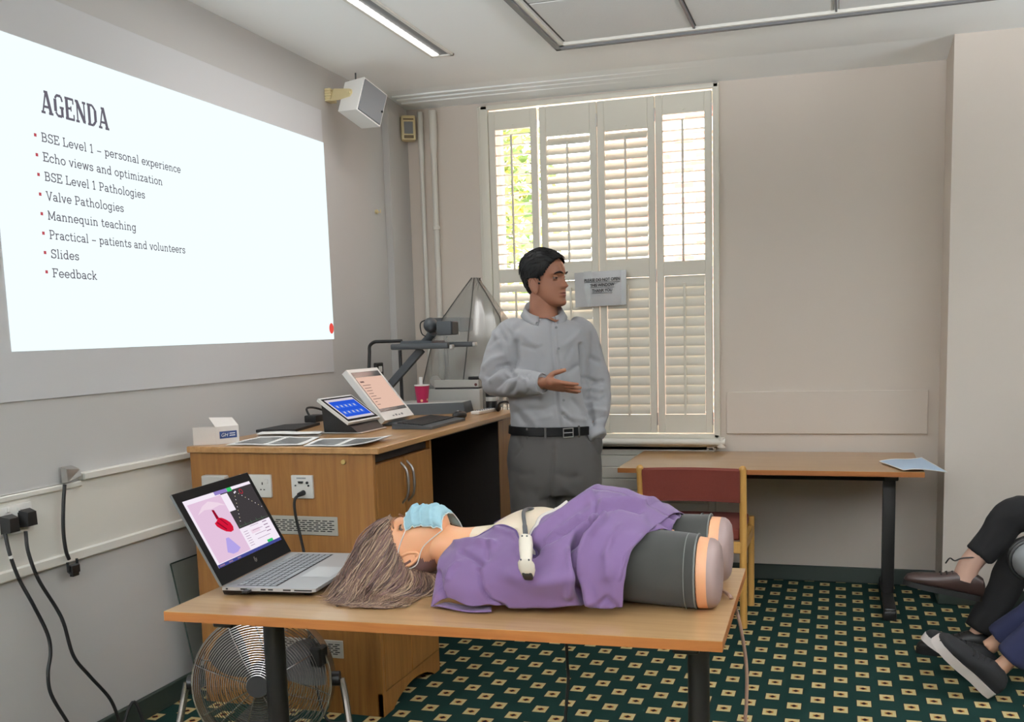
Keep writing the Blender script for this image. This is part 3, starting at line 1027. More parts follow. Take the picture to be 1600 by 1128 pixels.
# ================================================================== DESK (AV lectern cabinet)
DT = 1.01
t = desk = thing('lectern_desk', 'oak-veneer lectern desk with cupboard, kneehole and vents along the left wall', 'desk', (-1.98, 4.15, 0))
DX0, DX1, DY0, DY1 = -2.368, -1.60, 3.33, 5.05
B().box((DX0 - 0.004, DY0 - 0.014, DT - 0.024), (DX1 + 0.030, DY1, DT), 0.003).build('worktop', M['oak_top'], desk)
B().box((DX0, DY0, 0.0), (DX1, DY0 + 0.022, DT - 0.024), 0.002).build('end_panel', M['oak'], desk)
b = B().box((DX0, 3.885, 0.0), (DX1 - 0.008, 3.905, DT - 0.024)).box((DX0, DY0 + 0.022, 0.08), (DX0 + 0.02, 3.885, DT - 0.03))
b.box((DX0, DY0 + 0.022, 0.08), (DX1 - 0.03, 3.885, 0.10)).build('carcass', M['oak'], desk)
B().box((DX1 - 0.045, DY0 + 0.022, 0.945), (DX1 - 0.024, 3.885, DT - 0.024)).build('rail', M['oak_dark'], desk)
for y0, y1, hy in ((DY0 + 0.024, 3.602, 3.575), (3.606, 3.884, 3.632)):
    d = B().box((DX1 - 0.022, y0, 0.092), (DX1, y1, 0.943), 0.002).build('door', M['oak'], desk)
    pts = bez([(DX1 - 0.002, hy, 0.925), (DX1 + 0.022, hy, 0.895), (DX1 + 0.028, hy, 0.845), (DX1 + 0.022, hy, 0.795), (DX1 - 0.002, hy, 0.765)], 6)
    B().tube(pts, [0.006 - 0.002 * abs(k - 12) / 12 for k in range(len(pts))], 10).build('handle', mat('dark_steel_handle', (0.30, 0.29, 0.28, 1), 0.4, 1.0), d)
out = [(0, 0), (0.03, 0)] + [(0.09 + 0.41 * u, 0.052 * math.sin(math.pi * min(1, max(0, u))) ** 0.7) for u in [k / 16 for k in range(17)]] + [(0.555, 0), (0.555, 0.088), (0, 0.088)]
B().prism(out, (0, 1, 0), (0, 0, 1), (-1, 0, 0), 0.02, (DX1 - 0.002, DY0, 0)).build('plinth', M['oak'], desk)
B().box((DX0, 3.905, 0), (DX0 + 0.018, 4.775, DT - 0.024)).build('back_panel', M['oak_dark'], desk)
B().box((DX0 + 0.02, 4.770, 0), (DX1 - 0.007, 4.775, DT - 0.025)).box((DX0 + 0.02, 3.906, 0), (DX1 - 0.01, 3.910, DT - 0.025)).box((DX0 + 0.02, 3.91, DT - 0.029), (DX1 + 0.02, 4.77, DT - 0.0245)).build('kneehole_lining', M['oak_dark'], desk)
b = B().box((DX0, 4.776, 0), (DX1 - 0.005, 4.797, DT - 0.024)).box((DX0, DY1 - 0.022, 0), (DX1 - 0.005, DY1, DT - 0.024))
b.box((DX1 - 0.025, 4.797, 0.03), (DX1 - 0.006, DY1 - 0.022, DT - 0.03)).build('pedestal', M['oak'], desk)


def grille(x0, x1, z0, z1):
    b = B().mat(0).box((x0, DY0 - 0.005, z0), (x1, DY0, z1), 0.0015)
    b.mat(1)
    nr, nc = 6, 9
    dx = (x1 - x0 - 0.03) / nc
    for r_ in range(nr):
        for c_ in range(nc):
            xo = x0 + 0.015 + dx * (c_ + (0.5 if r_ % 2 else 0) * 0.7)
            zo = z0 + 0.012 + (z1 - z0 - 0.024) * (r_ + 0.5) / nr
            b.box((xo, DY0 - 0.0056, zo - 0.0018), (xo + dx * 0.72, DY0 - 0.0048, zo + 0.0018))
    b.build('vent_grille', [mat('satin_aluminium', srgb(188, 184, 176), 0.4, 0.3), M['black']], desk)


grille(-2.032, -1.752, 0.682, 0.752)
grille(-2.032, -1.755, 0.216, 0.284)
yf = DY0


def plate(x0, x1, z0, z1, nm, d=0.012):
    return B().box((x0, yf - d, z0), (x1, yf, z1), 0.003, 2).build(nm, M['whiteplastic'], desk)


B().box((-2.302, yf - 0.035, 0.83), (-2.20, yf, 0.902), 0.004).build('junction_box', M['greyplastic'], desk)
sp_ = plate(-2.150, -2.016, 0.820, 0.906, 'socket_outlet')
b = B()
for xo in (-2.118, -2.052):
    b = B()
    b.box((xo - 0.002, yf - 0.0128, 0.868), (xo + 0.002, yf - 0.0115, 0.878)).box((xo - 0.010, yf - 0.0128, 0.848), (xo - 0.004, yf - 0.0115, 0.852)).box((xo + 0.004, yf - 0.0128, 0.848), (xo + 0.010, yf - 0.0115, 0.852))
    b.build('socket_hole', M['black'], sp_)
B().box((-2.040, yf - 0.018, 0.872), (-2.026, yf - 0.011, 0.890), 0.002).build('switch', M['whiteplastic'], sp_)
dp_ = plate(-1.930, -1.842, 0.820, 0.906, 'data_plate')
b = B()
b.prism([(-0.009, -0.004), (0.009, -0.004), (0.011, 0.004), (-0.011, 0.004)], (1, 0, 0), (0, 0, 1), (0, -1, 0), 0.004, (-1.890, yf - 0.011, 0.880))
for xo, zo, r_ in ((-1.912, 0.868, 0.0025), (-1.863, 0.879, 0.005), (-1.858, 0.868, 0.0035)):
    b.cyl((xo, yf - 0.011, zo), (xo, yf - 0.016, zo), r_, 10)
b.build('port', M['black'], dp_)
b = B()
for k in range(12):
    b.box((-1.906 + 0.0032 * k, yf - 0.0128, 0.893), (-1.9038 + 0.0032 * k, yf - 0.0118, 0.898))
b.build('lettering', M['midgrey'], dp_)
B().cyl((-1.716, yf, 0.956), (-1.716, yf - 0.006, 0.956), 0.009, 14).build('lock', mat('brass', (0.7, 0.5, 0.2, 1), 0.3, 1.0), desk)

t = thing('data_cable', 'black cable plugged into the white plate on the desk end panel', 'cable', (-1.88, yf - 0.03, 0.84))
B().cyl((-1.880, yf - 0.012, 0.842), (-1.884, yf - 0.042, 0.838), 0.010, 12, 0.008).build('plug', M['rubber'], t)
B().tube(bez([(-1.884, yf - 0.042, 0.838), (-1.893, yf - 0.058, 0.82), (-1.895, yf - 0.055, 0.77), (-1.884, yf - 0.045, 0.68), (-1.872, yf - 0.04, 0.58), (-1.875, yf - 0.04, 0.42), (-1.86, yf - 0.05, 0.2), (-1.80, yf - 0.08, 0.012), (-1.7, yf - 0.1, 0.01)]), 0.0055, 8).build('lead', M['rubber'], t)

# ------------------------------------------------------------------ things on the desk
t = thing('carton', 'small white open carton with a blue printed label at the left end of the desk', 'box', (-2.34, 3.45, DT))
A_, B_, C_ = PZ(299.5, 694, DT), PZ(337, 695, DT), PZ(371, 688.5, DT)
A_, B_, C_ = Vector((-2.366, 3.355, DT)), Vector((-2.284, 3.385, DT)), Vector((-2.236, 3.47, DT))
D_ = A_ + C_ - B_
hb = 0.068
zv = Vector((0, 0, hb))
b = B()
for p, q in ((A_, B_), (B_, C_), (C_, D_), (D_, A_)):
    n_ = (q - p).cross(Vector((0, 0, 1))).normalized()
    b.slab([p, q, q + zv, p + zv], 0.0015, n_)
b.slab([A_, B_, C_, D_], 0.001, Vector((0, 0, -1)))
b.build('body', M['card'], t)
n_ = (C_ - B_).cross(Vector((0, 0, 1))).normalized()
b = B()
ra, rb = B_ + zv, C_ + zv
b.slab([ra, rb, rb + Vector((-0.035, 0.012, 0.030)), ra + Vector((-0.035, 0.012, 0.036))], 0.001)
b.build('flap', M['card'], t)
b = B()
u_ = (C_ - B_)
b.slab([B_ + u_ * 0.16 + zv * 0.32 + n_ * 0.001, B_ + u_ * 0.9 + zv * 0.32 + n_ * 0.001, B_ + u_ * 0.9 + zv * 0.72 + n_ * 0.001, B_ + u_ * 0.16 + zv * 0.72 + n_ * 0.001], 0.0006, n_)
b.build('label', M['navy'], t)
b = B()
text_into(b, 'GH', B_ + u_ * 0.20 + zv * 0.42 + n_ * 0.0016, u_, (0, 0, 1), 0.014, depth=0.0004, shear=0.3)
for k in range(2):
    b.slab([B_ + u_ * 0.58 + zv * (0.44 + 0.12 * k) + n_ * 0.0016, B_ + u_ * 0.82 + zv * (0.44 + 0.12 * k) + n_ * 0.0016, B_ + u_ * 0.82 + zv * (0.49 + 0.12 * k) + n_ * 0.0016, B_ + u_ * 0.58 + zv * (0.49 + 0.12 * k) + n_ * 0.0016], 0.0004, n_)
b.build('lettering', M['paper'], t)


def sheet(name, label, pts, z, lift=0.0, group=None, lines=10, th=0.0025):
    """a printed sheet lying at z; pts = 4 pixels (near-left, near-right, far-right, far-left)"""
    q = [PZ(x, y, z) for x, y in pts]
    t = thing(name, label, 'paper', sum(q, Vector()) / 4, 0, group)
    rows = []
    for j in range(7):
        v = j / 6
        rows.append([(q[0].lerp(q[1], u)).lerp(q[3].lerp(q[2], u), v) + Vector((0, 0, th + lift * (u ** 4) + 0.002 * math.sin(5 * u + 3 * v) ** 2)) for u in [i / 12 for i in range(13)]])
    b = B().grid(rows)
    b.grid([[p - Vector((0, 0, th)) for p in r] for r in rows])
    b.build('sheet', M['paper'], t)
    b = B()
    for k in range(lines):
        v0 = 0.12 + 0.78 * k / lines
        for (ua, ub) in ((0.07, 0.46), (0.54, 0.92)):
            r0 = [q[0].lerp(q[1], u).lerp(q[3].lerp(q[2], u), v0) + Vector((0, 0, th + 0.0008 + lift * (u ** 4) + 0.002 * math.sin(5 * u + 3 * v0) ** 2)) for u in [ua + (ub - ua) * i / 6 for i in range(7)]]
            r1 = [q[0].lerp(q[1], u).lerp(q[3].lerp(q[2], u), v0 + 0.035) + Vector((0, 0, th + 0.0008 + lift * (u ** 4) + 0.002 * math.sin(5 * u + 3 * (v0 + 0.035)) ** 2)) for u in [ua + (ub - ua) * i / 6 for i in range(7)]]
            b.grid([r0, r1])
    if lines:
        b.build('print', M['ink'], t)
    return t


sheet('printed_sheet', 'white printed sheet lying flat on the desk beside the carton', [(352, 696), (470, 697), (500, 684), (408, 683)], DT, 0, 'papers on the desk')
sheet('printed_sheet', 'white printed sheet with a lifted corner at the front edge of the desk', [(474, 698), (572, 699), (614, 686), (500, 686)], DT, 0.012, 'papers on the desk')
sheet('paper_stack', 'thin stack of white paper behind the printed sheets on the desk', [(400, 682.5), (498, 682), (505, 678), (410, 678)], DT, 0, None, 0, 0.010)

t = thing('cable_tray', 'flat black tray with power brick and coiled lead on the desk by the wall', 'cable', (-2.30, 4.05, DT))
q = [PZ(400, 676, DT), PZ(462, 675, DT), PZ(500, 664, DT), PZ(445, 667, DT)]
B().slab([p + Vector((0, 0, 0.012)) for p in q], 0.0115, Vector((0, 0, 1))).build('tray', M['rubber'], t)
c_ = PZ(493, 663, DT)
B().box(c_ + Vector((-0.03, -0.05, 0.012)), c_ + Vector((0.03, 0.03, 0.045)), 0.006, 2).build('power_brick', M['rubber'], t)
B().tube(bez([c_ + Vector((0, -0.04, 0.03)), c_ + Vector((-0.03, -0.02, 0.075)), c_ + Vector((-0.02, 0.06, 0.07)), c_ + Vector((0.05, 0.12, 0.03)), c_ + Vector((0.1, 0.14, 0.01))]), 0.005, 7).build('lead', M['rubber'], t)


def tilted(BL, BR, th, L, wmargin=0.0):
    hv = (BR - BL).normalized()
    n = hv.cross(Vector((0, 0, 1)))
    s_ = n * math.cos(th) + Vector((0, 0, 1)) * math.sin(th)
    nn = hv.cross(s_).normalized()
    return hv, s_, nn


def on_screen(b, o, hv, sv, nn, u0, u1, v0, v1, lift, mi=None):
    q = [o + hv * u0 + sv * v0, o + hv * u1 + sv * v0, o + hv * u1 + sv * v1, o + hv * u0 + sv * v1]
    b.add([p + nn * lift for p in q], [[0, 1, 2, 3]], mi)


# control touch panel
BL, BR = PZ(545, 660.5, 1.058), PZ(594.5, 651.5, 1.058)
hv, sv, nn = tilted(BL, BR, R(145), 0.170)
if nn.x < 0:
    nn = -nn
W_, L_ = (BR - BL).length, 0.172
t = thing('touch_panel', 'small tilted control touch panel with a blue screen on a black wedge stand', 'tablet', Vector(((BL.x + BR.x) / 2, (BL.y + BR.y) / 2, DT)))
BLo = BL
b = B()
q = [BL, BR, BR + sv * L_, BL + sv * L_]
b.slab(q, 0.012, nn)
b.build('housing', M['whiteplastic'], t)
b = B()
on_screen(b, BL, hv, sv, nn, 0.008, W_ - 0.008, 0.008, L_ - 0.008, 0.0008)
b.build('bezel', M['screenbezel'], t)
b = B()
on_screen(b, BL, hv, sv, nn, 0.022, W_ - 0.022, 0.020, L_ - 0.018, 0.0014, 0)
on_screen(b, BL, hv, sv, nn, 0.032, W_ - 0.030, 0.034, L_ - 0.034, 0.002, 1)
for r_ in range(2):
    for c_ in range(5):
        u0 = 0.045 + c_ * (W_ - 0.10) / 5
        v0 = 0.050 + r_ * 0.042
        on_screen(b, BL, hv, sv, nn, u0, u0 + 0.026, v0, v0 + 0.022, 0.0024, 2)
        on_screen(b, BL, hv, sv, nn, u0 + 0.008, u0 + 0.018, v0 + 0.006, v0 + 0.017, 0.0028, 0)
b.build('screen', [emit('panel_white', srgb(236, 228, 240), 0.75), emit('panel_blue', srgb(44, 92, 222), 0.9), emit('panel_light_blue', srgb(84, 128, 236), 0.9)], t)
gz = Vector((0, 0, 1))
pr = []
for e in (BL + hv * 0.02, BR - hv * 0.02):
    f0 = Vector((e.x + 0.03, e.y, DT + 0.004))
    k0 = e + sv * (L_ * 0.92)
    pr.append([f0, Vector((k0.x, k0.y, DT + 0.004)), k0 - nn * 0.014, e + sv * 0.012 - nn * 0.014])
b = B()
b.add(pr[0] + pr[1], [[0, 1, 2, 3], [7, 6, 5, 4], [0, 4, 5, 1], [1, 5, 6, 2], [2, 6, 7, 3], [3, 7, 4, 0]])
b.build('stand', M['black'], t)
b = B()
c0, c1 = (BL + hv * 0.012), (BR - hv * 0.012)
b.box((min(c0.x, c1.x) - 0.16, c0.y, DT + 0.0005), (max(c0.x, c1.x) + 0.035, c1.y, DT + 0.006), 0.002)
b.build('foot', M['steel'], t)

# white lectern monitor
BL, BR = PZ(602, 657, 1.04), PZ(647, 648, 1.04)
hv, sv, nn = tilted(BL, BR, R(129), 0.285)
if nn.x < 0:
    nn = -nn
W_, L_ = (BR - BL).length, 0.287
t = thing('monitor', 'white tilted pen-display monitor showing the pinkish slide on the desk', 'monitor', Vector(((BL.x + BR.x) / 2 - 0.08, (BL.y + BR.y) / 2, DT)))
b = B()
b.slab([BL, BR, BR + sv * L_, BL + sv * L_], 0.028, nn)
b.build('housing', M['whiteplastic'], t)
b = B()
on_screen(b, BL, hv, sv, nn, 0.018, W_ - 0.018, 0.045, L_ - 0.018, 0.0008)
b.build('bezel', M['screenbezel'], t)
b = B()
on_screen(b, BL, hv, sv, nn, 0.020, W_ - 0.020, 0.062, L_ - 0.048, 0.0014, 0)
for k in range(8):
    v0 = L_ - 0.095 - 0.0155 * k
    on_screen(b, BL, hv, sv, nn, 0.036, 0.036 + (0.075, 0.062, 0.055, 0.045, 0.05, 0.075, 0.02, 0.03)[k], v0, v0 + 0.003, 0.002, 1)
on_screen(b, BL, hv, sv, nn, 0.036, 0.072, L_ - 0.078, L_ - 0.07, 0.002, 1)
on_screen(b, BL, hv, sv, nn, 0.020, W_ - 0.020, 0.046, 0.062, 0.0013, 2)
on_screen(b, BL, hv, sv, nn, 0.020, W_ - 0.020, L_ - 0.048, L_ - 0.02, 0.0013, 2)
b.build('screen', [emit('monitor_pink', srgb(244, 204, 184), 0.85), emit('monitor_text', srgb(150, 120, 116), 0.6), mat('dark_screen', srgb(84, 86, 86), 0.15)], t)
b = B()
for k in range(4):
    u0 = W_ * (0.32 + 0.1 * k)
    on_screen(b, BL, hv, sv, nn, u0, u0 + 0.018, 0.014, 0.020 + 0.004 * (k % 2), 0.0008)
b.build('button_strip', M['midgrey'], t)
b = B()
mid = (BL + BR) / 2
b.box((mid.x - 0.13, mid.y - 0.09, DT), (mid.x + 0.02, mid.y + 0.09, DT + 0.014), 0.005)
for dv in (-0.05, 0.05):
    a_ = mid + hv * dv
    b.hexa([a_ + Vector((-0.10, -0.012, DT + 0.014 - a_.z)), a_ + Vector((-0.02, -0.012, DT + 0.014 - a_.z)), a_ + Vector((-0.02, 0.012, DT + 0.014 - a_.z)), a_ + Vector((-0.10, 0.012, DT + 0.014 - a_.z)),
            a_ + sv * 0.16 - nn * 0.03 - hv * 0.012, a_ + sv * 0.03 - nn * 0.03 - hv * 0.012, a_ + sv * 0.03 - nn * 0.03 + hv * 0.012, a_ + sv * 0.16 - nn * 0.03 + hv * 0.012])
b.build('stand', M['darkgrey'], t)

# keyboard and mouse
k1, k2, k3, k4 = (PZ(x, y, DT + 0.012) for x, y in ((623, 657), (676, 645), (727, 653), (674, 667)))
k1, k2 = k4 + (k3 - k4) * 0 + Vector((-0.19, 0.02, 0)), k3 + Vector((-0.19, 0.02, 0))
t = thing('keyboard', 'dark grey computer keyboard at the front edge of the desk', 'keyboard', (k1 + k2 + k3 + k4) / 4 - Vector((0, 0, 0.012)))
lf = Vector((0, 0, 0.012))
B().hexa([Vector((p.x, p.y, DT + 0.001)) for p in (k4, k3, k2, k1)] + [k4, k3, k2 + lf, k1 + lf]).build('case', M['darkgrey'], t)
b = B()
ru, rv = (k3 - k4), (k1 + lf - k4)
nk = ru.cross(rv).normalized()
for j in range(5):
    for i in range(15):
        u0, v0 = 0.04 + 0.92 * i / 15, 0.26 + 0.66 * j / 5
        p = [k4 + ru * (u0 + a) + rv * (v0 + c) for a, c in ((0, 0), (0.054, 0), (0.054, 0.115), (0, 0.115))]
        b.slab([x + nk * 0.005 for x in p], 0.005, nk)
b.build('keys', M['rubber'], t)
c_ = PZ(718, 648, DT + 0.015)
t = thing('computer_mouse', 'black computer mouse beside the keyboard on the desk', 'mouse', (c_.x, c_.y, DT))
B().ball((c_.x, c_.y, DT + 0.013), (0.032, 0.056, 0.022)).build('shell', M['black'], t)
B().box((c_.x - 0.004, c_.y - 0.03, DT + 0.030), (c_.x + 0.004, c_.y - 0.012, DT + 0.037), 0.002).build('scroll_wheel', M['midgrey'], t)

# document camera (visualiser)
t = thing('document_camera', 'dark grey document camera with arm, lamp bars and camera head on the desk', 'document camera', (-1.98, 4.9, DT))
q = [Vector((-2.16, 4.66, DT)), Vector((-1.80, 4.84, DT)), Vector((-1.81, 4.99, DT)), Vector((-2.17, 4.99, DT))]
hz_ = Vector((0, 0, 0.055))
ins = [(-0.0) for _ in q]
cc = sum(q, Vector()) / 4
B().hexa(q + [p + (cc - p) * 0.06 + hz_ for p in q]).build('base', M['darkgrey'], t)
B().hexa([p + (cc - p) * 0.10 + hz_ for p in q] + [p + (cc - p) * 0.11 + hz_ + Vector((0, 0, 0.003)) for p in q]).build('stage', M['greyplastic'], t)
YA = 4.82
b = B()
a0, a1 = PY(606, 604, YA), PY(657, 546, YA)
d_ = (a1 - a0).normalized()
pr_ = Vector((d_.z, 0, -d_.x)) * 0.018
dep = Vector((0, 0.03, 0))
a0 = a0 - d_ * 0.10
b.hexa([a0 - pr_, a0 + pr_, a0 + pr_ + dep, a0 - pr_ + dep, a1 - pr_, a1 + pr_, a1 + pr_ + dep, a1 - pr_ + dep])
b.build('arm', M['darkgrey'], t)
b = B()
p0, p1 = PY(616, 541, YA), PY(705, 541, YA)
b.box((p0.x, YA - 0.05, p0.z - 0.018), (p1.x, YA - 0.015, p0.z + 0.012), 0.008, 2)
p2, p3 = PY(655, 531, YA + 0.1), PY(742, 537, YA + 0.1)
b.box((p2.x, YA + 0.08, p3.z - 0.014), (p3.x, YA + 0.115, p3.z + 0.012), 0.008, 2)
b.hexa([Vector((p0.x + 0.03, YA - 0.02, p0.z)), Vector((p1.x - 0.09, YA - 0.02, p0.z)), Vector((p3.x - 0.15, YA + 0.09, p0.z)), Vector((p2.x - 0.02, YA + 0.09, p0.z)),
        Vector((p0.x + 0.05, YA - 0.02, p0.z + 0.025)), Vector((p1.x - 0.10, YA - 0.02, p0.z + 0.022)), Vector((p3.x - 0.16, YA + 0.09, p0.z + 0.022)), Vector((p2.x, YA + 0.09, p0.z + 0.028))])
b.build('lamp_bar', M['darkgrey'], t)
for pp in (PY(706, 541, YA - 0.05), PY(742, 537, YA + 0.08)):
    B().box(pp + Vector((-0.014, -0.002, -0.013)), pp + Vector((0.003, 0.03, 0.008)), 0.003).build('lamp_cap', M['steel'], t)
b = B()
t0, t1, t2 = PY(576, 612, 4.92), PY(577, 545, 4.92), PY(628, 533, 4.92)
b.tube([t0 - Vector((0, 0, 0.09)), t0] + bez([t1 - Vector((0, 0, 0.02)), t1 + Vector((0.004, 0, 0.015)), t1 + Vector((0.03, 0, 0.034)), t1 + Vector((0.06, 0, 0.036))], 5) + [Vector((t2.x, 4.92, t1.z + 0.036))], 0.009, 10)
b.build('lamp_tube', M['black'], t)
r0, r1 = PY(625, 547, 4.90), PY(626, 620, 4.90)
B().tube([r0, (r0.x, 4.90, DT + 0.02)], 0.009, 10).build('post', M['black'], t)
b = B()
hc = PY(673, 508, YA)
mxr = Matrix.Rotation(R(-8), 3, 'Y')
b.ball(hc, (0.036, 0.045, 0.038), 20, mxr)
b.tube([PY(676, 520, YA), PY(668, 530, YA + 0.02), PY(662, 538, YA + 0.03)], [0.022, 0.020, 0.024], 14)
b.build('camera_head', M['darkgrey'], t)
b = B()
hp = PY(700, 513, YA)
b.box(hp + Vector((-0.046, -0.045, -0.034)), hp + Vector((0.034, 0.045, 0.036)), 0.008, 2, None)
b.build('camera_barrel', M['darkgrey'], t)
B().box(hp + Vector((0.034, -0.042, -0.030)), hp + Vector((0.040, 0.042, 0.032)), 0.002).build('lens_hood', M['black'], t)
B().tube(bez([hc + Vector((-0.02, 0, 0.03)), hc + Vector((-0.055, 0, 0.01)), hc + Vector((-0.05, 0, -0.04)), hc + Vector((-0.02, 0, -0.06))]), 0.003, 6).build('lead', M['rubber'], t)

# paper cup standing on the document camera
cb = PY(660, 622, 4.80)
zc0 = DT + 0.0585
t = thing('paper_cup', 'magenta printed paper cup with a white stirrer on the document camera base', 'cup', (cb.x, 4.80, zc0))
cup_m = bpy.data.materials.new('magenta_print')
cup_m.use_nodes = True
nt = cup_m.node_tree
vo = nt.nodes.new('ShaderNodeTexVoronoi')
vo.inputs['Scale'].default_value = 32
tc = nt.nodes.new('ShaderNodeTexCoord')
nt.links.new(tc.outputs['Object'], vo.inputs['Vector'])
rp = nt.nodes.new('ShaderNodeValToRGB')
rp.color_ramp.interpolation = 'CONSTANT'
rp.color_ramp.elements[0].color = srgb(240, 190, 150)
rp.color_ramp.elements[1].color = srgb(176, 32, 84)
rp.color_ramp.elements[1].position = 0.22
nt.links.new(vo.outputs['Distance'], rp.inputs['Fac'])
nt.links.new(rp.outputs['Color'], nt.nodes['Principled BSDF'].inputs['Base Color'])
c_ = Vector((cb.x, 4.80, zc0))
B().lathe([(0.028, 0), (0.0285, 0.002), (0.038, 0.086), (0.0365, 0.086), (0.027, 0.004), (0.0, 0.004)], c_).build('cup', cup_m, t)
B().lathe([(0.0375, 0.084), (0.040, 0.085), (0.040, 0.090), (0.0375, 0.091), (0.036, 0.088)], c_, cap=False).build('rim', M['paper'], t)
B().slab([c_ + Vector((-0.012, 0, 0.04)), c_ + Vector((0.004, 0, 0.04)), c_ + Vector((-0.002, 0.01, 0.128)), c_ + Vector((-0.018, 0.01, 0.128))], 0.006, Vector((0, -1, 0))).build('stirrer', M['paper'], t)

# two stacked grey players
bx0, bx1 = PY(671, 612, 5.03).x, PY(753, 612, 5.03).x
t = thing('video_player', 'grey slim player with vent slots, lower of the two stacked boxes on the desk', 'player', ((bx0 + bx1) / 2, 5.03, DT))
zt1 = PY(700, 608, 5.00).z
B().box((bx0, 4.995, DT + 0.004), (bx1, 5.045, zt1), 0.003).build('case', M['greyplastic'], t)
b = B()
for k in range(10):
    b.box((bx0 + 0.03 + 0.008 * k, 4.994, DT + 0.03), (bx0 + 0.034 + 0.008 * k, 4.996, DT + 0.045))
b.build('vent_slots', M['black'], t)
b = B()
for x in (bx0 + 0.02, bx1 - 0.02):
    b.cyl((x, 5.02, DT), (x, 5.02, DT + 0.004), 0.008, 10)
b.build('foot', M['rubber'], t)
t = thing('video_player', 'paler grey player, upper of the two stacked boxes, with a black knob', 'player', ((bx0 + bx1) / 2, 5.03, zt1))
zt2 = PY(700, 594, 5.00).z
u0 = PY(678, 600, 5.0).x
B().box((u0, 4.995, zt1 + 0.008), (bx1 - 0.005, 5.045, zt2), 0.003).build('case', M['greyplastic'], t)
B().box((u0 + 0.006, 5.0, zt1), (bx1 - 0.01, 5.045, zt1 + 0.008)).build('plinth', M['black'], t)
B().cyl((bx1 - 0.02, 4.994, zt1 + 0.022), (bx1 - 0.02, 4.998, zt1 + 0.022), 0.008, 10).build('knob', mat('dark_red', srgb(90, 40, 36), 0.5), t)
o = B().box((u0 + 0.19, 5.0, zt2), (u0 + 0.25, 5.04, zt2 + 0.016), 0.004).build('remote_receiver', M['black'])
tag(o, 'small black block on top of the upper grey player', 'gadget')

# white remote control, camera flask, headphones
a_, b__ = PZ(742, 648, DT), PZ(779, 641, DT)
t = thing('remote_control', 'white remote control near the far front corner of the desk', 'remote control', (a_ + b__) / 2)
d_ = (b__ - a_)
ang = math.atan2(d_.y, d_.x)
mx = Matrix.Translation((a_ + b__) / 2 + Vector((0, 0, 0.009))) @ Matrix.Rotation(ang, 4, 'Z')
B().box((-d_.length / 2, -0.024, -0.0085), (d_.length / 2, 0.024, 0.0085), 0.005, 2, mx).build('case', M['whiteplastic'], t)
b = B()
for i in range(7):
    for j in range(3):
        b.box((-d_.length / 2 + 0.03 + 0.026 * i, -0.016 + 0.012 * j, 0.008), (-d_.length / 2 + 0.04 + 0.026 * i, -0.009 + 0.012 * j, 0.0105), 0.001, 1, mx)
b.build('buttons', M['midgrey'], t)
c_ = Vector((-1.655, 4.99, DT))
c_ = PZ(771, 634, DT)
c_ = Vector((-1.70, 4.96, DT))
t = thing('flask', 'short black cylinder with a pale band at the end of the desk', 'flask', c_)
B().lathe([(0.030, 0), (0.030, 0.052), (0.028, 0.053), (0.028, 0.074), (0.030, 0.075), (0.030, 0.10), (0.02, 0.108), (0.0, 0.108)], c_).build('body', M['black'], t)
B().lathe([(0.0285, 0.053), (0.0295, 0.055), (0.0295, 0.073), (0.0285, 0.075)], c_, cap=False).build('band', M['greyplastic'], t)
c_ = Vector((-1.615, 4.93, DT))
t = thing('headset', 'small black headset lying at the far end of the desk', 'headset', c_)
B().tube(bez([c_ + Vector((-0.04, 0.0, 0.012)), c_ + Vector((-0.02, -0.03, 0.045)), c_ + Vector((0.02, -0.02, 0.05)), c_ + Vector((0.04, 0.02, 0.012))]), 0.006, 8).build('headband', M['black'], t)
for sx in (-0.04, 0.04):
    B().ball(c_ + Vector((sx, 0.01 * (1 if sx > 0 else 0), 0.020)), (0.014, 0.022, 0.020), 12).build('earpad', M['rubber'], t)

# overhead projector under its clear cover
t = thing('overhead_projector', 'grey overhead projector with round lens head at the far end of the desk', 'projector', (-2.2, 5.15, DT))
# stand trolley behind the desk end
ox, oy = PY(715, 600, 5.32).x, 5.32
t.location = (ox, oy, 0)
WORLD[t.name] = Matrix.Translation((ox, oy, 0))
b = B()
for sx in (-0.19, 0.19):
    for sy in (-0.17, 0.17):
        b.box((ox + sx - 0.012, oy + sy - 0.012, 0), (ox + sx + 0.012, oy + sy + 0.012, 0.94))
b.box((ox - 0.23, oy - 0.20, 0.94), (ox + 0.23, oy + 0.20, 0.965))
b.build('trolley', M['midgrey'], t)
B().box((ox - 0.19, oy - 0.17, 0.965), (ox + 0.19, oy + 0.17, 1.13), 0.015, 2).build('case', M['midgrey'], t)
B().tube([(ox - 0.12, oy + 0.15, 1.1), (ox - 0.12, oy + 0.15, 1.52)], 0.012, 10).build('post', M['steel'], t)
B().box((ox - 0.14, oy - 0.06, 1.42), (ox + 0.05, oy + 0.16, 1.50), 0.02, 2).build('head', M['darkgrey'], t)
B().cyl((ox - 0.02, oy - 0.03, 1.40), (ox - 0.02, oy - 0.03, 1.44), 0.05, 20).build('lens', M['whiteplastic'], t)
B().cyl((ox - 0.06, oy - 0.17, 1.16), (ox - 0.06, oy - 0.18, 1.16), 0.03, 16).build('knob', M['whiteplastic'], t)

ap = PY(737, 434, 5.32)
apb = PY(744, 434, 5.40)
yfr = 5.10
fl_, fr_ = PY(641, 604, yfr), PY(795, 596, yfr)
ridge_f = PY(722, 560, yfr - 0.02)
bl_, br_ = Vector((ox - 0.28, 5.56, 0.98)), Vector((ox + 0.27, 5.56, 0.98))
fl_ = Vector((PY(646, 590, yfr).x, yfr, 0.99))
fr_ = Vector((PY(792, 590, yfr).x, yfr, 0.99))
fm = PY(716, 585, 5.06)
fm.z = 0.99
el = PY(672, 496, yfr + 0.08)
er = PY(768, 525, yfr + 0.08)
base = [fl_, fm, fr_, br_, bl_]


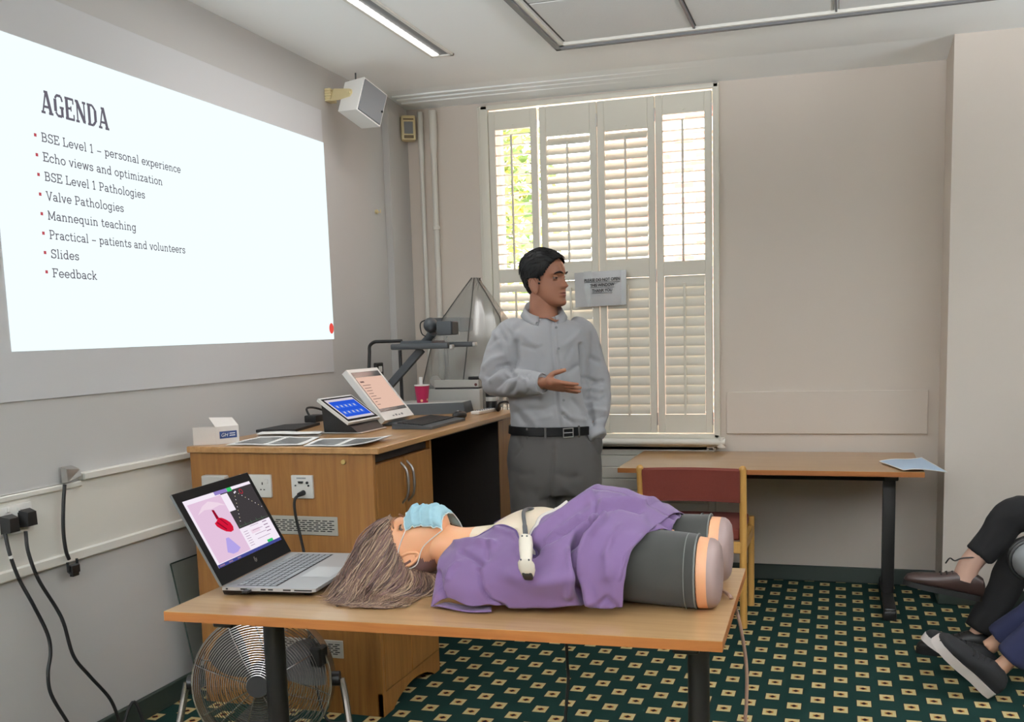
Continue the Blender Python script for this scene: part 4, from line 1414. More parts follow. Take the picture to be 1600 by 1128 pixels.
def cover_ring(tt, sag):
    return [a.lerp(ap + Vector((0.01 * k, 0.01 * k, 0)), tt) + Vector((0, 0, 0)) + (a - Vector((ox, oy, a.z))) * (-sag) for k, a in enumerate(base)]


b = B()
rings = [cover_ring(tt, sg) for tt, sg in ((0, 0), (0.25, -0.12), (0.5, -0.27), (0.70, -0.28), (0.88, -0.12), (1.0, 0))]
fine = []
for r_ in rings:
    rr = []
    for i in range(5):
        for k in range(6):
            rr.append(r_[i].lerp(r_[(i + 1) % 5], k / 6) + Vector((noise.noise(r_[i] * 7 + Vector((k, 0, 0))), noise.noise(r_[i] * 9 + Vector((0, k, 0))), 0)) * 0.008)
    fine.append(rr)
b.loft(fine, cap=False)
cov = b.build('dust_cover', clear('cloudy_pvc', (0.82, 0.82, 0.80, 1), 0.08, 0.2, diffuse=(0.42, 0.41, 0.38, 1), difw=0.30), sharp=0)
tag(cov, 'cloudy clear plastic dust cover draped in a peak over the overhead projector', 'dust cover')
b = B()
for k in (0, 1, 2):
    b.tube([r_[k] for r_ in rings], 0.0028, 6)
b.tube([rings[0][0], rings[0][1], rings[0][2]], 0.0028, 6)
b.build('seam', mat('dark_piping', srgb(58, 56, 54), 0.6), cov)

# small black outlet on the left wall behind the monitor
p = PX(589, 578, XL + 0.04)
t = thing('wall_outlet', 'small black framed outlet on the left wall behind the monitor', 'outlet', p)
B().box(p + Vector((0, -0.045, -0.04)), p + Vector((0.02, 0.045, 0.04)), 0.004).build('frame', M['black'], t)
B().box(p + Vector((0.019, -0.02, -0.012)), p + Vector((0.024, 0.02, 0.02)), 0.003).build('plug', M['whiteplastic'], t)

# ================================================================== LEFT WALL: sockets, plugs, leads, clear sheet
xw = XL + 0.012
sa, sb_ = PX(2, 792, xw), PX(45, 828, xw)
t = thing('wall_socket', 'white double wall socket on the trunking at the left edge', 'socket', (xw, 2.52, 0.88))
zs1, zs0 = PX(30, 786, xw).z, PX(30, 832, xw).z
B().box((xw, PX(-22, 800, xw).y, zs0), (xw + 0.012, PX(46, 800, xw).y, zs1), 0.003, 2).build('faceplate', M['whiteplastic'], t)
b = B()
for x in (12, 28):
    p = PX(x, 797, xw + 0.012)
    b.box(p + Vector((0, -0.005, -0.008)), p + Vector((0.006, 0.005, 0.008)), 0.002)
b.build('switch', M['whiteplastic'], t)
PL = (('left one of two black plugs in the wall socket, lead trailing to the floor', (10, 818), [(8, 834), (16, 868), (30, 905), (52, 945), (74, 990), (79, 1020), (75, 1052), (80, 1085), (104, 1126), (112, 1140)], True),
      ('right one of two black plugs in the wall socket, lead trailing to the floor', (38, 808), [(40, 830), (44, 862), (60, 905), (88, 950), (100, 975), (115, 1025), (140, 1056), (172, 1092), (187, 1128), (190, 1140)], False))
for label, (px_, py_), path, first in PL:
    p = PX(px_, py_, xw + 0.014)
    t = thing('mains_lead', label, 'plug', p)
    b = B()
    b.hexa([p + Vector((0, -0.026, -0.03)), p + Vector((0, 0.026, -0.03)), p + Vector((0, 0.026, 0.026)), p + Vector((0, -0.026, 0.026)),
            p + Vector((0.032, -0.020, -0.026)), p + Vector((0.032, 0.020, -0.026)), p + Vector((0.032, 0.018, 0.018)), p + Vector((0.032, -0.018, 0.018))])
    b.build('plug', M['black'], t)
    pts = []
    for k, (x, y) in enumerate(path):
        off_ = 0.03 if k == 0 else (0.035 + 0.05 * min(1, k / 6))
        pts.append(PX(x, y, xw + off_))
    last = pts[-1]
    pts += [Vector((last.x + 0.03, last.y + 0.04, 0.15)), Vector((last.x + 0.08, last.y + 0.05, 0.012)), Vector((last.x + 0.3, last.y - 0.1, 0.008))]
    B().tube(bez(pts, 8), 0.0058, 8).build('lead', M['rubber'], t)
    if first:
        c0_, c1_ = pts[1], pts[1].lerp(pts[2], 0.12)
        B().tube([c0_, c1_], 0.0068, 8).build('tag', M['whiteplastic'], t)

p = PX(103, 742, xw)
t = thing('monitor_cable', 'black video cable hanging from a grey wall outlet below the slide', 'cable', p)
b = B()
b.hexa([p + Vector((0, -0.022, -0.025)), p + Vector((0, 0.028, -0.025)), p + Vector((0, 0.028, 0.03)), p + Vector((0, -0.022, 0.03)),
        p + Vector((0.022, -0.018, -0.022)), p + Vector((0.034, 0.034, -0.006)), p + Vector((0.030, 0.034, 0.016)), p + Vector((0.020, -0.018, 0.022))])
b.build('outlet', M['steel'], t)
pts = [PX(x, y, xw + 0.03) for x, y in ((101, 757), (99, 790), (99, 830), (103, 860), (108, 874))]
B().tube(bez(pts, 8), 0.0062, 8).build('lead', M['rubber'], t)
e = PX(115, 888, xw + 0.03)
b = B()
b.box(e + Vector((-0.008, -0.020, -0.016)), e + Vector((0.010, 0.022, 0.014)), 0.003)
b.box(e + Vector((-0.006, -0.014, -0.026)), e + Vector((0.008, 0.016, -0.014)), 0.001)
b.cyl(e + Vector((0, -0.024, -0.008)), e + Vector((0, -0.026, 0.026)), 0.0045, 8).cyl(e + Vector((0, 0.020, -0.006)), e + Vector((0, 0.018, 0.030)), 0.0045, 8)
b.build('connector', M['black'], t)

g0, g1 = PX(267, 881, XL + 0.02), PX(306, 869, XL + 0.02)
foot = Vector((XL + 0.11, g0.y + 0.02, 0.0))
gd = Vector((0, 0.62, 0))
b = B()
b.slab([foot, foot + gd, g0 + gd, g0], 0.005, Vector((1, 0, 0.2)).normalized())
o = b.build('acrylic_sheet', clear('clear_acrylic', (0.93, 0.96, 0.94, 1), 0.06, 0.02))
tag(o, 'clear acrylic sheet leaning against the left wall behind the table corner', 'sheet')
b = B()
ed = mat('acrylic_edge', srgb(44, 58, 50), 0.3)
b.tube([foot + Vector((0, -0.003, 0)), g0 + Vector((0, -0.003, 0))], 0.003, 6).tube([g0, g0 + gd], 0.003, 6)
b.build('edge', ed, o)

# ================================================================== TABLES
def tee_table(name, label, A_, B_, C_, D_, z, th, legs, foot_len):
    """rectangular laminate table on two T-legs; A,B near-left/right, C,D far-left/right"""
    t = thing(name, label, 'table', ((A_ + D_) / 2).to_2d().to_3d())
    q = [Vector((p.x, p.y, z)) for p in (A_, B_, D_, C_)]
    b = B().mat(0)
    b.hexa([p - Vector((0, 0, 0.002)) for p in q] + q)
    b.build('tabletop', M['beech_top'], t)
    b = B()
    e = 0.0006
    cen = (q[0] + q[2]) / 2
    qq = [p + (p - cen).normalized() * e for p in q]
    b.hexa([p - Vector((0, 0, th)) for p in qq] + [p - Vector((0, 0, 0.0015)) for p in qq])
    b.build('edge_lipping', M['beech_edge'], t)
    ux = (q[1] - q[0]).normalized()
    uy = (q[3] - q[0]).normalized()
    dp = (q[3] - q[0]).length
    for (u, v, w) in legs:
        c = q[0] + ux * u + uy * v
        b = B()
        if foot_len < 0.65:
            b.cyl((c.x, c.y, 0.05), (c.x, c.y, z - th - 0.002), w, 28)
        else:
            b.box((-w, -w * 1.0, 0.06), (w, w * 1.0, z - th - 0.002), 0.008, 2, Matrix.Translation((c.x, c.y, 0)))
        mxx = Matrix(((ux.x, uy.x, 0, c.x), (ux.y, uy.y, 0, c.y), (0, 0, 1, 0), (0, 0, 0, 1)))
        b.box((-0.028, -foot_len / 2, 0.025), (0.028, foot_len / 2, 0.062), 0.010, 2, mxx)
        for sy in (-1, 1):
            b.box((-0.030, sy * (foot_len / 2 - 0.02) - 0.025, 0.0), (0.030, sy * (foot_len / 2 - 0.02) + 0.025, 0.05), 0.012, 2, mxx)
        b.box((-0.03, -dp * 0.36, z - th - 0.035), (0.03, dp * 0.36, z - th - 0.001), 0.004, 1, mxx)
        b.build('leg', M['blackmetal'], t)
    b = B()
    c0_, c1_ = q[0] + ux * legs[0][0] + uy * (dp * 0.5), q[0] + ux * legs[1][0] + uy * (dp * 0.5)
    for vv in (-0.22, 0.22):
        a_, e_ = c0_ + uy * vv, c1_ + uy * vv
        b.tube([(a_.x, a_.y, z - th - 0.022), (e_.x, e_.y, z - th - 0.022)], 0.018, 4)
    b.build('rail', M['blackmetal'], t)
    return t


TZ = 0.72
A_, B_, D_ = PZ(256, 955, TZ), PZ(1128.5, 1002, TZ), PZ(1165, 888, TZ)
C_ = A_ + D_ - B_
tee_table('training_table', 'beech table in the foreground carrying the laptop and the medical mannequin', A_, B_, C_, D_, TZ, 0.025, ((0.118, 0.33, 0.030), (1.318, 0.33, 0.0275)), 0.60)
A2, B2 = PZ(965, 731, TZ), PZ(1445, 738, TZ)
C2, D2 = Vector((A2.x, 5.735, 0)), Vector((B2.x, 5.735, 0))
tee_table('side_table', 'long beech table with black legs against the window wall', A2, B2, C2, D2, TZ, 0.024, ((0.12, 0.38, 0.028), (B2.x - A2.x - 0.135, 0.38, 0.030)), 0.66)

# blue leaflet overhanging the right end of the side table
t = thing('leaflet', 'pale blue leaflet overhanging the right end of the side table', 'leaflet', (0.35, 5.08, TZ))
q = [PZ(1374, 722, TZ + 0.003), PZ(1412, 736, TZ + 0.003), PZ(1480, 735, TZ + 0.003), PZ(1440, 716, TZ + 0.003)]
rows = []
for j in range(9):
    v = j / 8
    rows.append([q[0].lerp(q[1], u).lerp(q[3].lerp(q[2], u), v) + Vector((0, 0, 0.004 + 0.004 * math.sin(6 * v) - 0.012 * max(0, v - 0.7) * 3 * u)) for u in [i / 8 for i in range(9)]])
b = B().mat(0).grid(rows)
b.mat(1).grid([[p - Vector((0, 0, 0.0015)) for p in r] for r in rows])
b.build('sheet', [mat('pale_blue_paper', srgb(176, 198, 222), 0.6), M['paper']], t)
b = B()
ri = [[r[i] + Vector((0, 0, 0.0008)) for i in range(9)] for r in rows]
for seg in ([r[0] for r in ri], [r[8] for r in ri], ri[0], ri[8]):
    b.tube(seg, 0.002, 4)
b.build('border', M['paper'], t)

# ------------------------------------------------------------------ chair
chair0 = t = thing('wooden_chair', 'pale beech chair with maroon upholstery tucked under the side table', 'chair', (-0.65, 4.95, 0))
cx0, cx1, cy0, cy1 = -0.893, -0.420, 4.75, 5.18
for x in (cx0, cx1):
    B().tube(bez([(x, cy0 + 0.02, 0.0), (x, cy0 + 0.005, 0.30), (x, cy0, 0.55), (x, cy0 - 0.025, 0.755)], 5), [0.017] * 16, 12).ball((x, cy0 - 0.0255, 0.757), 0.017, 10).build('back_leg', M['chairwood'], t)
    B().tube([(x, cy1, 0.0), (x, cy1, 0.46)], 0.017, 12).build('front_leg', M['chairwood'], t)
for x in (cx0, cx1):
    B().box((x - 0.012, cy0, 0.36), (x + 0.012, cy1, 0.415), 0.004).build('side_rail', M['chairwood'], t)
for y in (cy0 + 0.003, cy1):
    B().box((cx0, y - 0.012, 0.36), (cx1, y + 0.012, 0.415), 0.004).build('cross_rail', M['chairwood'], t)
rows = []
b = B()
for k in range(9):
    u = k / 8
    x = cx0 + 0.012 + (cx1 - cx0 - 0.024) * u
    yb = cy0 - 0.004 + 0.035 * math.sin(math.pi * u)
    rows.append([Vector((x, yb - 0.017, 0.600)), Vector((x, yb - 0.040 + 0.0, 0.750)), Vector((x, yb - 0.012, 0.758)), Vector((x, yb + 0.010, 0.600))])
b.loft(rows)
b.build('backrest', M['maroon'], t)
B().box((cx0 + 0.01, cy0 + 0.01, 0.415), (cx1 - 0.01, cy1 + 0.03, 0.475), 0.025, 3).build('seat', M['maroon'], t)

# ================================================================== LAPTOP
t = thing('laptop', 'open silver laptop showing a red heart model and ultrasound screen on the near table', 'laptop', (-1.48, 2.57, TZ))
LZ = 0.745
HLp, HRp = PZ(347, 917, LZ), PZ(455, 862.5, LZ)
hv = (HRp - HLp).normalized()
bv = hv.cross(Vector((0, 0, 1)))
W_ = (HRp - HLp).length
b = B()
Z1 = Vector((0, 0, 1))
dpt = 0.268


def lp(u, v, z=0.0):
    return HLp + hv * (u * W_) + bv * (v * dpt) + Z1 * z


ou = [lp(0.0, 0), lp(1.0, 0), lp(1, 0.96), lp(0.985, 1.0), lp(0.015, 1.0), lp(0, 0.96)]
n = len(ou)
dn = [p - Z1 * 0.009 for p in ou]
b.add(ou + dn, [list(range(n)), list(range(2 * n - 1, n - 1, -1))] + [[i, n + i, n + (i + 1) % n, (i + 1) % n] for i in range(n)])
b.build('base', mat('laptop_silver', srgb(186, 188, 190), 0.35, 0.6), t)
b = B()
b.hexa([lp(0.02, 0.0, -0.022), lp(0.98, 0.0, -0.022), lp(0.95, 0.9, -0.019), lp(0.05, 0.9, -0.019), lp(0.0, 0.0, -0.009), lp(1, 0.0, -0.009), lp(1, 0.97, -0.009), lp(0, 0.97, -0.009)])
for u, v in ((0.08, 0.08), (0.92, 0.08), (0.10, 0.85), (0.90, 0.85)):
    c_ = lp(u, v, -0.025)
    b.cyl((c_.x, c_.y, TZ), (c_.x, c_.y, LZ - 0.015), 0.010, 10)
b.build('underside', M['black'], t)
b = B()
for v, l_ in ((0.04, 0.006), (0.20, 0.02), (0.42, 0.014), (0.50, 0.014), (0.66, 0.022), (0.78, 0.05)):
    a_, e_ = lp(-0.0012, v, -0.0065), lp(-0.0012, v, -0.0065) + bv * l_
    b.slab([a_, e_, e_ + Z1 * 0.004, a_ + Z1 * 0.004], 0.0006, -hv)
b.build('ports', M['black'], t)
a_ = lp(-0.002, 0.26, -0.004)
B().hexa([a_ - hv * 0.022 - Z1 * 0.006, a_ - Z1 * 0.006, a_ + bv * 0.016 - Z1 * 0.006, a_ - hv * 0.022 + bv * 0.016 - Z1 * 0.006, a_ - hv * 0.022, a_, a_ + bv * 0.016, a_ - hv * 0.022 + bv * 0.016]).build('usb_dongle', M['black'], t)
b = B()
b.add([lp(0.05, 0.12, 0.0004), lp(0.95, 0.12, 0.0004), lp(0.95, 0.56, 0.0004), lp(0.05, 0.56, 0.0004)], [[0, 1, 2, 3]])
kw = b.build('key_well', M['rubber'], t)
b = B()
for j in range(6):
    for i in range(18):
        u0, v0 = 0.056 + 0.888 * i / 18, 0.128 + 0.424 * j / 6
        if j == 5 and 4 <= i <= 9:
            if i > 4:
                continue
            du = 0.888 * 6 / 18 - 0.012
        else:
            du = 0.888 / 18 - 0.012
        b.slab([lp(u0, v0, 0.0009), lp(u0 + du, v0, 0.0009), lp(u0 + du, v0 + 0.054, 0.0009), lp(u0, v0 + 0.054, 0.0009)], 0.0004, Z1)
b.build('keys', mat('silver_keys', srgb(150, 154, 158), 0.5), kw)
b = B()
b.add([lp(0.30, 0.63, 0.0005), lp(0.58, 0.63, 0.0005), lp(0.58, 0.95, 0.0005), lp(0.30, 0.95, 0.0005)], [[0, 1, 2, 3]])
b.build('touchpad', mat('touchpad', srgb(196, 200, 202), 0.28), t)
th = R(118)
sv = bv * math.cos(th) + Z1 * math.sin(th)
nn = hv.cross(sv).normalized()
if nn.x < 0:
    nn = -nn
o_ = HLp + Z1 * 0.002
LH = 0.282


def ls(u, v, l_=0.0):
    return o_ + hv * (u * W_) + sv * (v * LH) + nn * l_


b = B()
b.slab([ls(0, 0), ls(1, 0), ls(1, 1), ls(0, 1)], 0.007, nn)
lid = b.build('lid', mat('lid_silver', srgb(120, 122, 124), 0.4, 0.5), t)
b = B()
b.slab([ls(0.002, 0.003, 0.0008), ls(0.998, 0.003, 0.0008), ls(0.998, 0.997, 0.0008), ls(0.002, 0.997, 0.0008)], 0.0008, nn)
b.build('bezel', M['screenbezel'], lid)
AX0, AX1, AV0, AV1 = 0.065, 0.955, 0.165, 0.90


def sc(u, v, l_=0.0):
    return ls(AX0 + (AX1 - AX0) * u, AV0 + (AV1 - AV0) * v, 0.0010 + l_)


def quad(b, u0, u1, v0, v1, l_, mi):
    b.mat(mi).add([sc(u0, v0, l_), sc(u1, v0, l_), sc(u1, v1, l_), sc(u0, v1, l_)], [[0, 1, 2, 3]])


b = B()
quad(b, 0, 1, 0, 1, 0.0, 0)
quad(b, 0.03, 0.505, 0.055, 0.935, 0.0004, 1)
quad(b, 0.505, 1, 0.385, 0.955, 0.0004, 2)
quad(b, 0.50, 0.60, 0.66, 0.93, 0.0008, 0)
quad(b, 0, 1, 0.0, 0.045, 0.0004, 3)
quad(b, 0.43, 0.62, 0.945, 1.0, 0.0006, 4)
quad(b, 0.62, 0.69, 0.94, 1.0, 0.0008, 5)
quad(b, 0.79, 0.88, 0.045, 0.085, 0.0008, 5)
for k in range(3):
    quad(b, 0.02 + 0.13 * k, 0.09 + 0.12 * k, 0.012, 0.03, 0.0008, 6)
# heart, vessels and probe fan
hp = [(0.30, 0.62), (0.335, 0.66), (0.37, 0.64), (0.40, 0.60), (0.43, 0.54), (0.435, 0.47), (0.42, 0.42), (0.385, 0.41), (0.34, 0.44), (0.305, 0.49), (0.275, 0.55), (0.27, 0.60)]
b.mat(7).add([sc(0.335 + (u - 0.35) * 1.25, 0.51 + (v - 0.53) * 1.0, 0.0010) for u, v in hp], [list(range(len(hp)))])
b.mat(8).add([sc(u, v, 0.0008) for u, v in ((0.285, 0.62), (0.325, 0.63), (0.315, 0.76), (0.285, 0.77))], [[0, 1, 2, 3]])
b.mat(8).add([sc(u, v, 0.0012) for u, v in ((0.26, 0.58), (0.28, 0.585), (0.35, 0.45), (0.335, 0.44))], [[0, 1, 2, 3]])
b.mat(8).add([sc(u, v, 0.0012) for u, v in ((0.32, 0.62), (0.335, 0.62), (0.39, 0.50), (0.38, 0.49))], [[0, 1, 2, 3]])
b.mat(9).add([sc(u, v, 0.0008) for u, v in ((0.27, 0.335), (0.31, 0.335), (0.39, 0.14), (0.33, 0.10), (0.26, 0.10), (0.20, 0.15))], [[0, 1, 2, 3, 4, 5]])
b.mat(10).add([sc(u, v, 0.0006) for u, v in ((0.09, 0.76), (0.2, 0.80), (0.3, 0.78), (0.42, 0.80), (0.5, 0.77), (0.42, 0.84), (0.3, 0.90), (0.2, 0.86))], [list(range(8))])
# scan dots
for k in range(9):
    for (u, v) in ((0.70 - 0.016 * k, 0.90 - 0.052 * k), (0.72 + 0.032 * k, 0.91 - 0.042 * k)):
        s_ = 0.006 if k else 0.012
        quad(b, u - s_ * 0.7, u + s_ * 0.7, v - s_, v + s_, 0.0010, 0 if k % 2 == 0 else 11)
for k in range(24):
    a_ = 2 * math.pi * k / 24
    u, v = 0.80 + 0.022 * math.cos(a_), 0.89 + 0.035 * math.sin(a_)
    quad(b, u - 0.003, u + 0.003, v - 0.004, v + 0.004, 0.001, 7)
for k in range(5):
    quad(b, 0.53 + 0.09 * k, 0.533 + 0.09 * k, 0.40, 0.45, 0.001, 12)
quad(b, 0.52, 0.98, 0.412, 0.415, 0.001, 12)
for k in range(7):
    quad(b, 0.535, 0.60, 0.10 + 0.036 * k, 0.106 + 0.036 * k, 0.0008, 6)
for j in range(4):
    quad(b, 0.66 + 0.005 * j, 0.70 + 0.07 * j * 0.4 + 0.1, 0.36 - 0.07 * j, 0.366 - 0.07 * j, 0.0008, 6)
    quad(b, 0.86, 0.93, 0.35 - 0.05 * j, 0.362 - 0.05 * j, 0.0008, 6)
quad(b, 0.64, 0.78, 0.25, 0.31, 0.0006, 10)
E_ = 0.95
b.build('screen', [emit('laptop_white', srgb(250, 240, 252), E_), emit('laptop_pink', srgb(232, 200, 226), E_), emit('laptop_scan_grey', srgb(66, 62, 64), E_), emit('laptop_taskbar', srgb(72, 78, 150), E_),
                   emit('laptop_violet', srgb(150, 130, 200), E_), emit('laptop_green', srgb(60, 200, 110), E_), emit('laptop_lines', srgb(150, 120, 150), E_), emit('heart_red', srgb(216, 24, 58), E_),
                   emit('heart_dark', srgb(150, 16, 46), E_), emit('probe_fan', srgb(184, 168, 236), E_), emit('pale_bone', srgb(244, 220, 236), E_), emit('scan_cream', srgb(220, 206, 170), E_), emit('trace_green', srgb(90, 130, 96), E_)], lid)
b = B()
for k in range(4):
    u = 0.505 + 0.009 * (k - 1.5)
    b.add([ls(u - 0.002, 0.055 + (0.012 if k in (1, 2) else 0.02), 0.0012), ls(u + 0.002, 0.055 + (0.012 if k in (1, 2) else 0.02), 0.0012), ls(u + 0.010, 0.105 + (0.02 if k in (0, 1) else 0), 0.0012), ls(u + 0.006, 0.105 + (0.02 if k in (0, 1) else 0), 0.0012)], [[0, 1, 2, 3]])
b.build('maker_mark', M['steel'], lid)

# ================================================================== FAN
t = thing('floor_fan', 'chrome wire-cage floor fan standing under the near table', 'fan', (-1.77, 2.78, 0))
fc = Vector((-1.755, 2.78, 0.318))
fa = Vector((0.30, -0.93, 0.12)).normalized()
fx = Vector((0, 0, 1)).cross(fa).normalized() * -1
fy = fx.cross(fa).normalized()
if fy.z < 0:
    fy = -fy
FR = 0.220


def fp(r, a, d):
    return fc + (fx * math.cos(a) + fy * math.sin(a)) * r + fa * d


def dome(r, s_):
    return s_ * (0.035 + 0.055 * (1 - (r / FR) ** 2) ** 0.7)


for nm, s_, nring in (('front_grille', 1, 26), ('rear_grille', -1, 14)):
    b = B()
    for k in range(nring):
        r = 0.035 + (FR - 0.037) * k / (nring - 1)
        b.tube([fp(r, 2 * math.pi * i / 56, dome(min(r, FR * 0.999), s_)) for i in range(56)], 0.0012, 5, closed=True)
    for k in range(8 if s_ > 0 else 6):
        a = 2 * math.pi * k / (8 if s_ > 0 else 6) + 0.30
        b.tube([fp(r, a, dome(min(r, FR * 0.999), s_) - s_ * 0.002) for r in [0.03 + (FR - 0.03) * i / 10 for i in range(11)]], 0.0024, 5)
    b.build(nm, M['chrome'], t)
b = B()
rim = []
for r_, d_ in ((FR, 0.036), (FR + 0.004, 0.036), (FR + 0.004, -0.036), (FR, -0.036)):
    rim.append([fp(r_, 2 * math.pi * i / 56, d_) for i in range(56)])
rim.append(rim[0])
b.loft(rim, cap=False)
b.build('rim', M['chrome'], t)
B().cyl(fp(0, 0, 0.06), fp(0, 0, 0.094), 0.034, 24).build('badge', M['black'], t)
B().cyl(fp(0, 0, -0.02), fp(0, 0, -0.14), 0.062, 24, 0.05).build('motor', M['black'], t)
for k in range(3):
    a0 = 2 * math.pi * k / 3 + 0.5
    rows = []
    for i in range(9):
        r = 0.04 + 0.160 * i / 8
        w = 0.40 + 0.14 * math.sin(math.pi * i / 8)
        rows.append([fp(r, a0 + w * (j / 6 - 0.5) * 1.9 + 0.25 * i / 8, 0.02 * (j / 6 - 0.5) * 2.2 - 0.005) for j in range(7)])
    b = B().grid(rows)
    b.grid([[p - fa * 0.002 for p in r] for r in rows])
    b.build('blade', mat('fan_blade', (0.07, 0.068, 0.065, 1), 0.55, 0.3), t)
pl, pr_ = fc - fx * (FR + 0.012), fc + fx * (FR + 0.012)
if pl.x > pr_.x:
    pl, pr_ = pr_, pl
b = B()
for p in (pl, pr_):
    b.cyl(p - (pr_ - pl).normalized() * 0.012, p + (pr_ - pl).normalized() * 0.012, 0.024, 14)
b.build('pivot_knob', M['black'], t)
b = B()
fw = Vector((fa.x, fa.y, 0)).normalized()
sd = (pr_ - pl).normalized()
for p, s_ in ((pl, -1), (pr_, 1)):
    b.tube(bez([p + sd * s_ * 0.016, p + sd * s_ * 0.028 + fw * 0.012 + Vector((0, 0, -0.06)), p + sd * s_ * 0.05 + fw * 0.06 + Vector((0, 0, -0.20)), Vector((p.x, p.y, 0)) + sd * s_ * 0.055 + fw * 0.10 + Vector((0, 0, 0.035)), Vector((p.x, p.y, 0)) + sd * s_ * 0.045 + fw * 0.14 + Vector((0, 0, 0.0125)), Vector((p.x, p.y, 0)) + sd * s_ * 0.02 - fw * 0.12 + Vector((0, 0, 0.0125))], 8), 0.0115, 10)
pf = [Vector((p.x, p.y, 0.0125)) - fw * 0.12 for p in (pl, pr_)]
b.tube([pf[0], pf[1]], 0.011, 8)
b.build('stand', M['chrome'], t)
o = B().tube(bez([fc - fa * 0.12 + Vector((0, 0, -0.05)), fc - fa * 0.2 + Vector((0.02, 0, -0.25)), Vector((fc.x - 0.1, fc.y + 0.15, 0.008)), Vector((fc.x - 0.5, fc.y + 0.1, 0.008))]), 0.004, 6).build('lead', M['rubber'], t)
# control box with switch on the right side
cb_ = fc + fx * (0.185 if fx.x > 0 else -0.185) + Vector((0, 0, 0.085)) + fa * 0.02
B().box(cb_ - Vector((0.022, 0.03, 0.035)), cb_ + Vector((0.022, 0.02, 0.03)), 0.006).build('switch_box', M['black'], t)


# ================================================================== BODY HELPERS
def limb(b, pts, radii, seg=18, n=6, flat=1.0):
    """tapered limb through joints, spline-smoothed"""
    P = bez(pts, n)
    rr = bez([(r, 0, 0) for r in radii], n)
    return b.tube(P, [max(0.002, v.x) for v in rr], seg)


def ell(c, ex, ey, a, bb, n=40, p=1.0, top=None):
    """super-ellipse ring with axes ex,ey"""
    out = []
    for k in range(n):
        th = 2 * math.pi * k / n
        co, si = math.cos(th), math.sin(th)
        out.append(c + ex * (a * math.copysign(abs(co) ** p, co)) + ey * (bb * math.copysign(abs(si) ** p, si)))
    return out


def smooth_table(tab, m):
    pts = [np.array(r, float) for r in tab]
    pts = [2 * pts[0] - pts[1]] + pts + [2 * pts[-1] - pts[-2]]
    out = []
    N = len(tab) - 1
    for k in range(m + 1):
        f = N * k / m
        i = min(int(f), N - 1)
        tt = f - i
        a, bq, c, d = pts[i:i + 4]
        out.append(0.5 * ((2 * bq) + (c - a) * tt + (2 * a - 5 * bq + 4 * c - d) * tt * tt + (3 * bq - a - 3 * c + d) * tt ** 3))
    return out


HEAD = [(-.119, .074, .044, .010), (-.113, .088, .014, .030), (-.101, .091, -.006, .043), (-.085, .088, -.030, .053), (-.064, .089, -.052, .060), (-.045, .088, -.066, .065), (-.020, .085, -.081, .069),
        (.002, .083, -.091, .072), (.022, .089, -.097, .0745), (.046, .088, -.100, .0755), (.070, .078, -.096, .0730), (.090, .058, -.082, .063), (.106, .030, -.058, .045), (.115, .004, -.034, .024), (.1185, -.010, -.016, .004)]


def g_(x, s):
    return math.exp(-(x / s) ** 2)


def head_point(z, yf, yb, w, th, nose=1.0):
    yc = (yf * 0.42 + yb * 0.58)
    co, si = math.cos(th), math.sin(th)
    x = w * math.copysign(abs(co) ** 0.92, co)
    y = yc + (yf - yc if si > 0 else yc - yb) * math.copysign(abs(si) ** 0.88, si)
    if si > 0:
        # nose
        if -0.055 < z < 0.03:
            prof = 0.0
            if z > -0.036:
                u = (0.022 - z) / 0.058
                prof = 0.004 + 0.022 * max(0, min(1, u)) ** 1.3
            else:
                prof = 0.026 * max(0.0, 1 - (-0.036 - z) / 0.013)
            sg = 0.0085 + 0.007 * g_(z + 0.036, 0.016)
            y += nose * prof * g_(x, sg) * (1 if z < 0.022 else max(0, 1 - (z - 0.022) / 0.008))
        for sx in (-1, 1):
            y -= 0.011 * g_(x - sx * 0.031, 0.015) * g_(z - 0.001, 0.011)
            y += 0.0045 * g_(x - sx * 0.028, 0.018) * g_(z - 0.021, 0.008)
            y += 0.004 * g_(x - sx * 0.040, 0.018) * g_(z + 0.030, 0.016)
            y += 0.005 * g_(x - sx * 0.014, 0.006) * g_(z + 0.038, 0.007) * nose
        y += 0.006 * g_(x, 0.020) * (g_(z + 0.061, 0.0045) + 1.1 * g_(z + 0.073, 0.005)) - 0.004 * g_(x, 0.022) * g_(z + 0.067, 0.0025)
        y -= 0.004 * g_(x, 0.02) * g_(z + 0.084, 0.006)
        y += 0.004 * g_(x, 0.016) * g_(z + 0.100, 0.010)
    return Vector((x, y, z))


def head_rings(m=84, n=72, off=0.0, nose=1.0):
    out = []
    for z, yf, yb, w in smooth_table(HEAD, m):
        out.append([head_point(z, yf, yb, w, 2 * math.pi * k / n, nose) for k in range(n)])
    if off:
        c = Vector((0, -0.008, 0.0))
        out = [[p + (p - c).normalized() * off for p in r] for r in out]
    return out


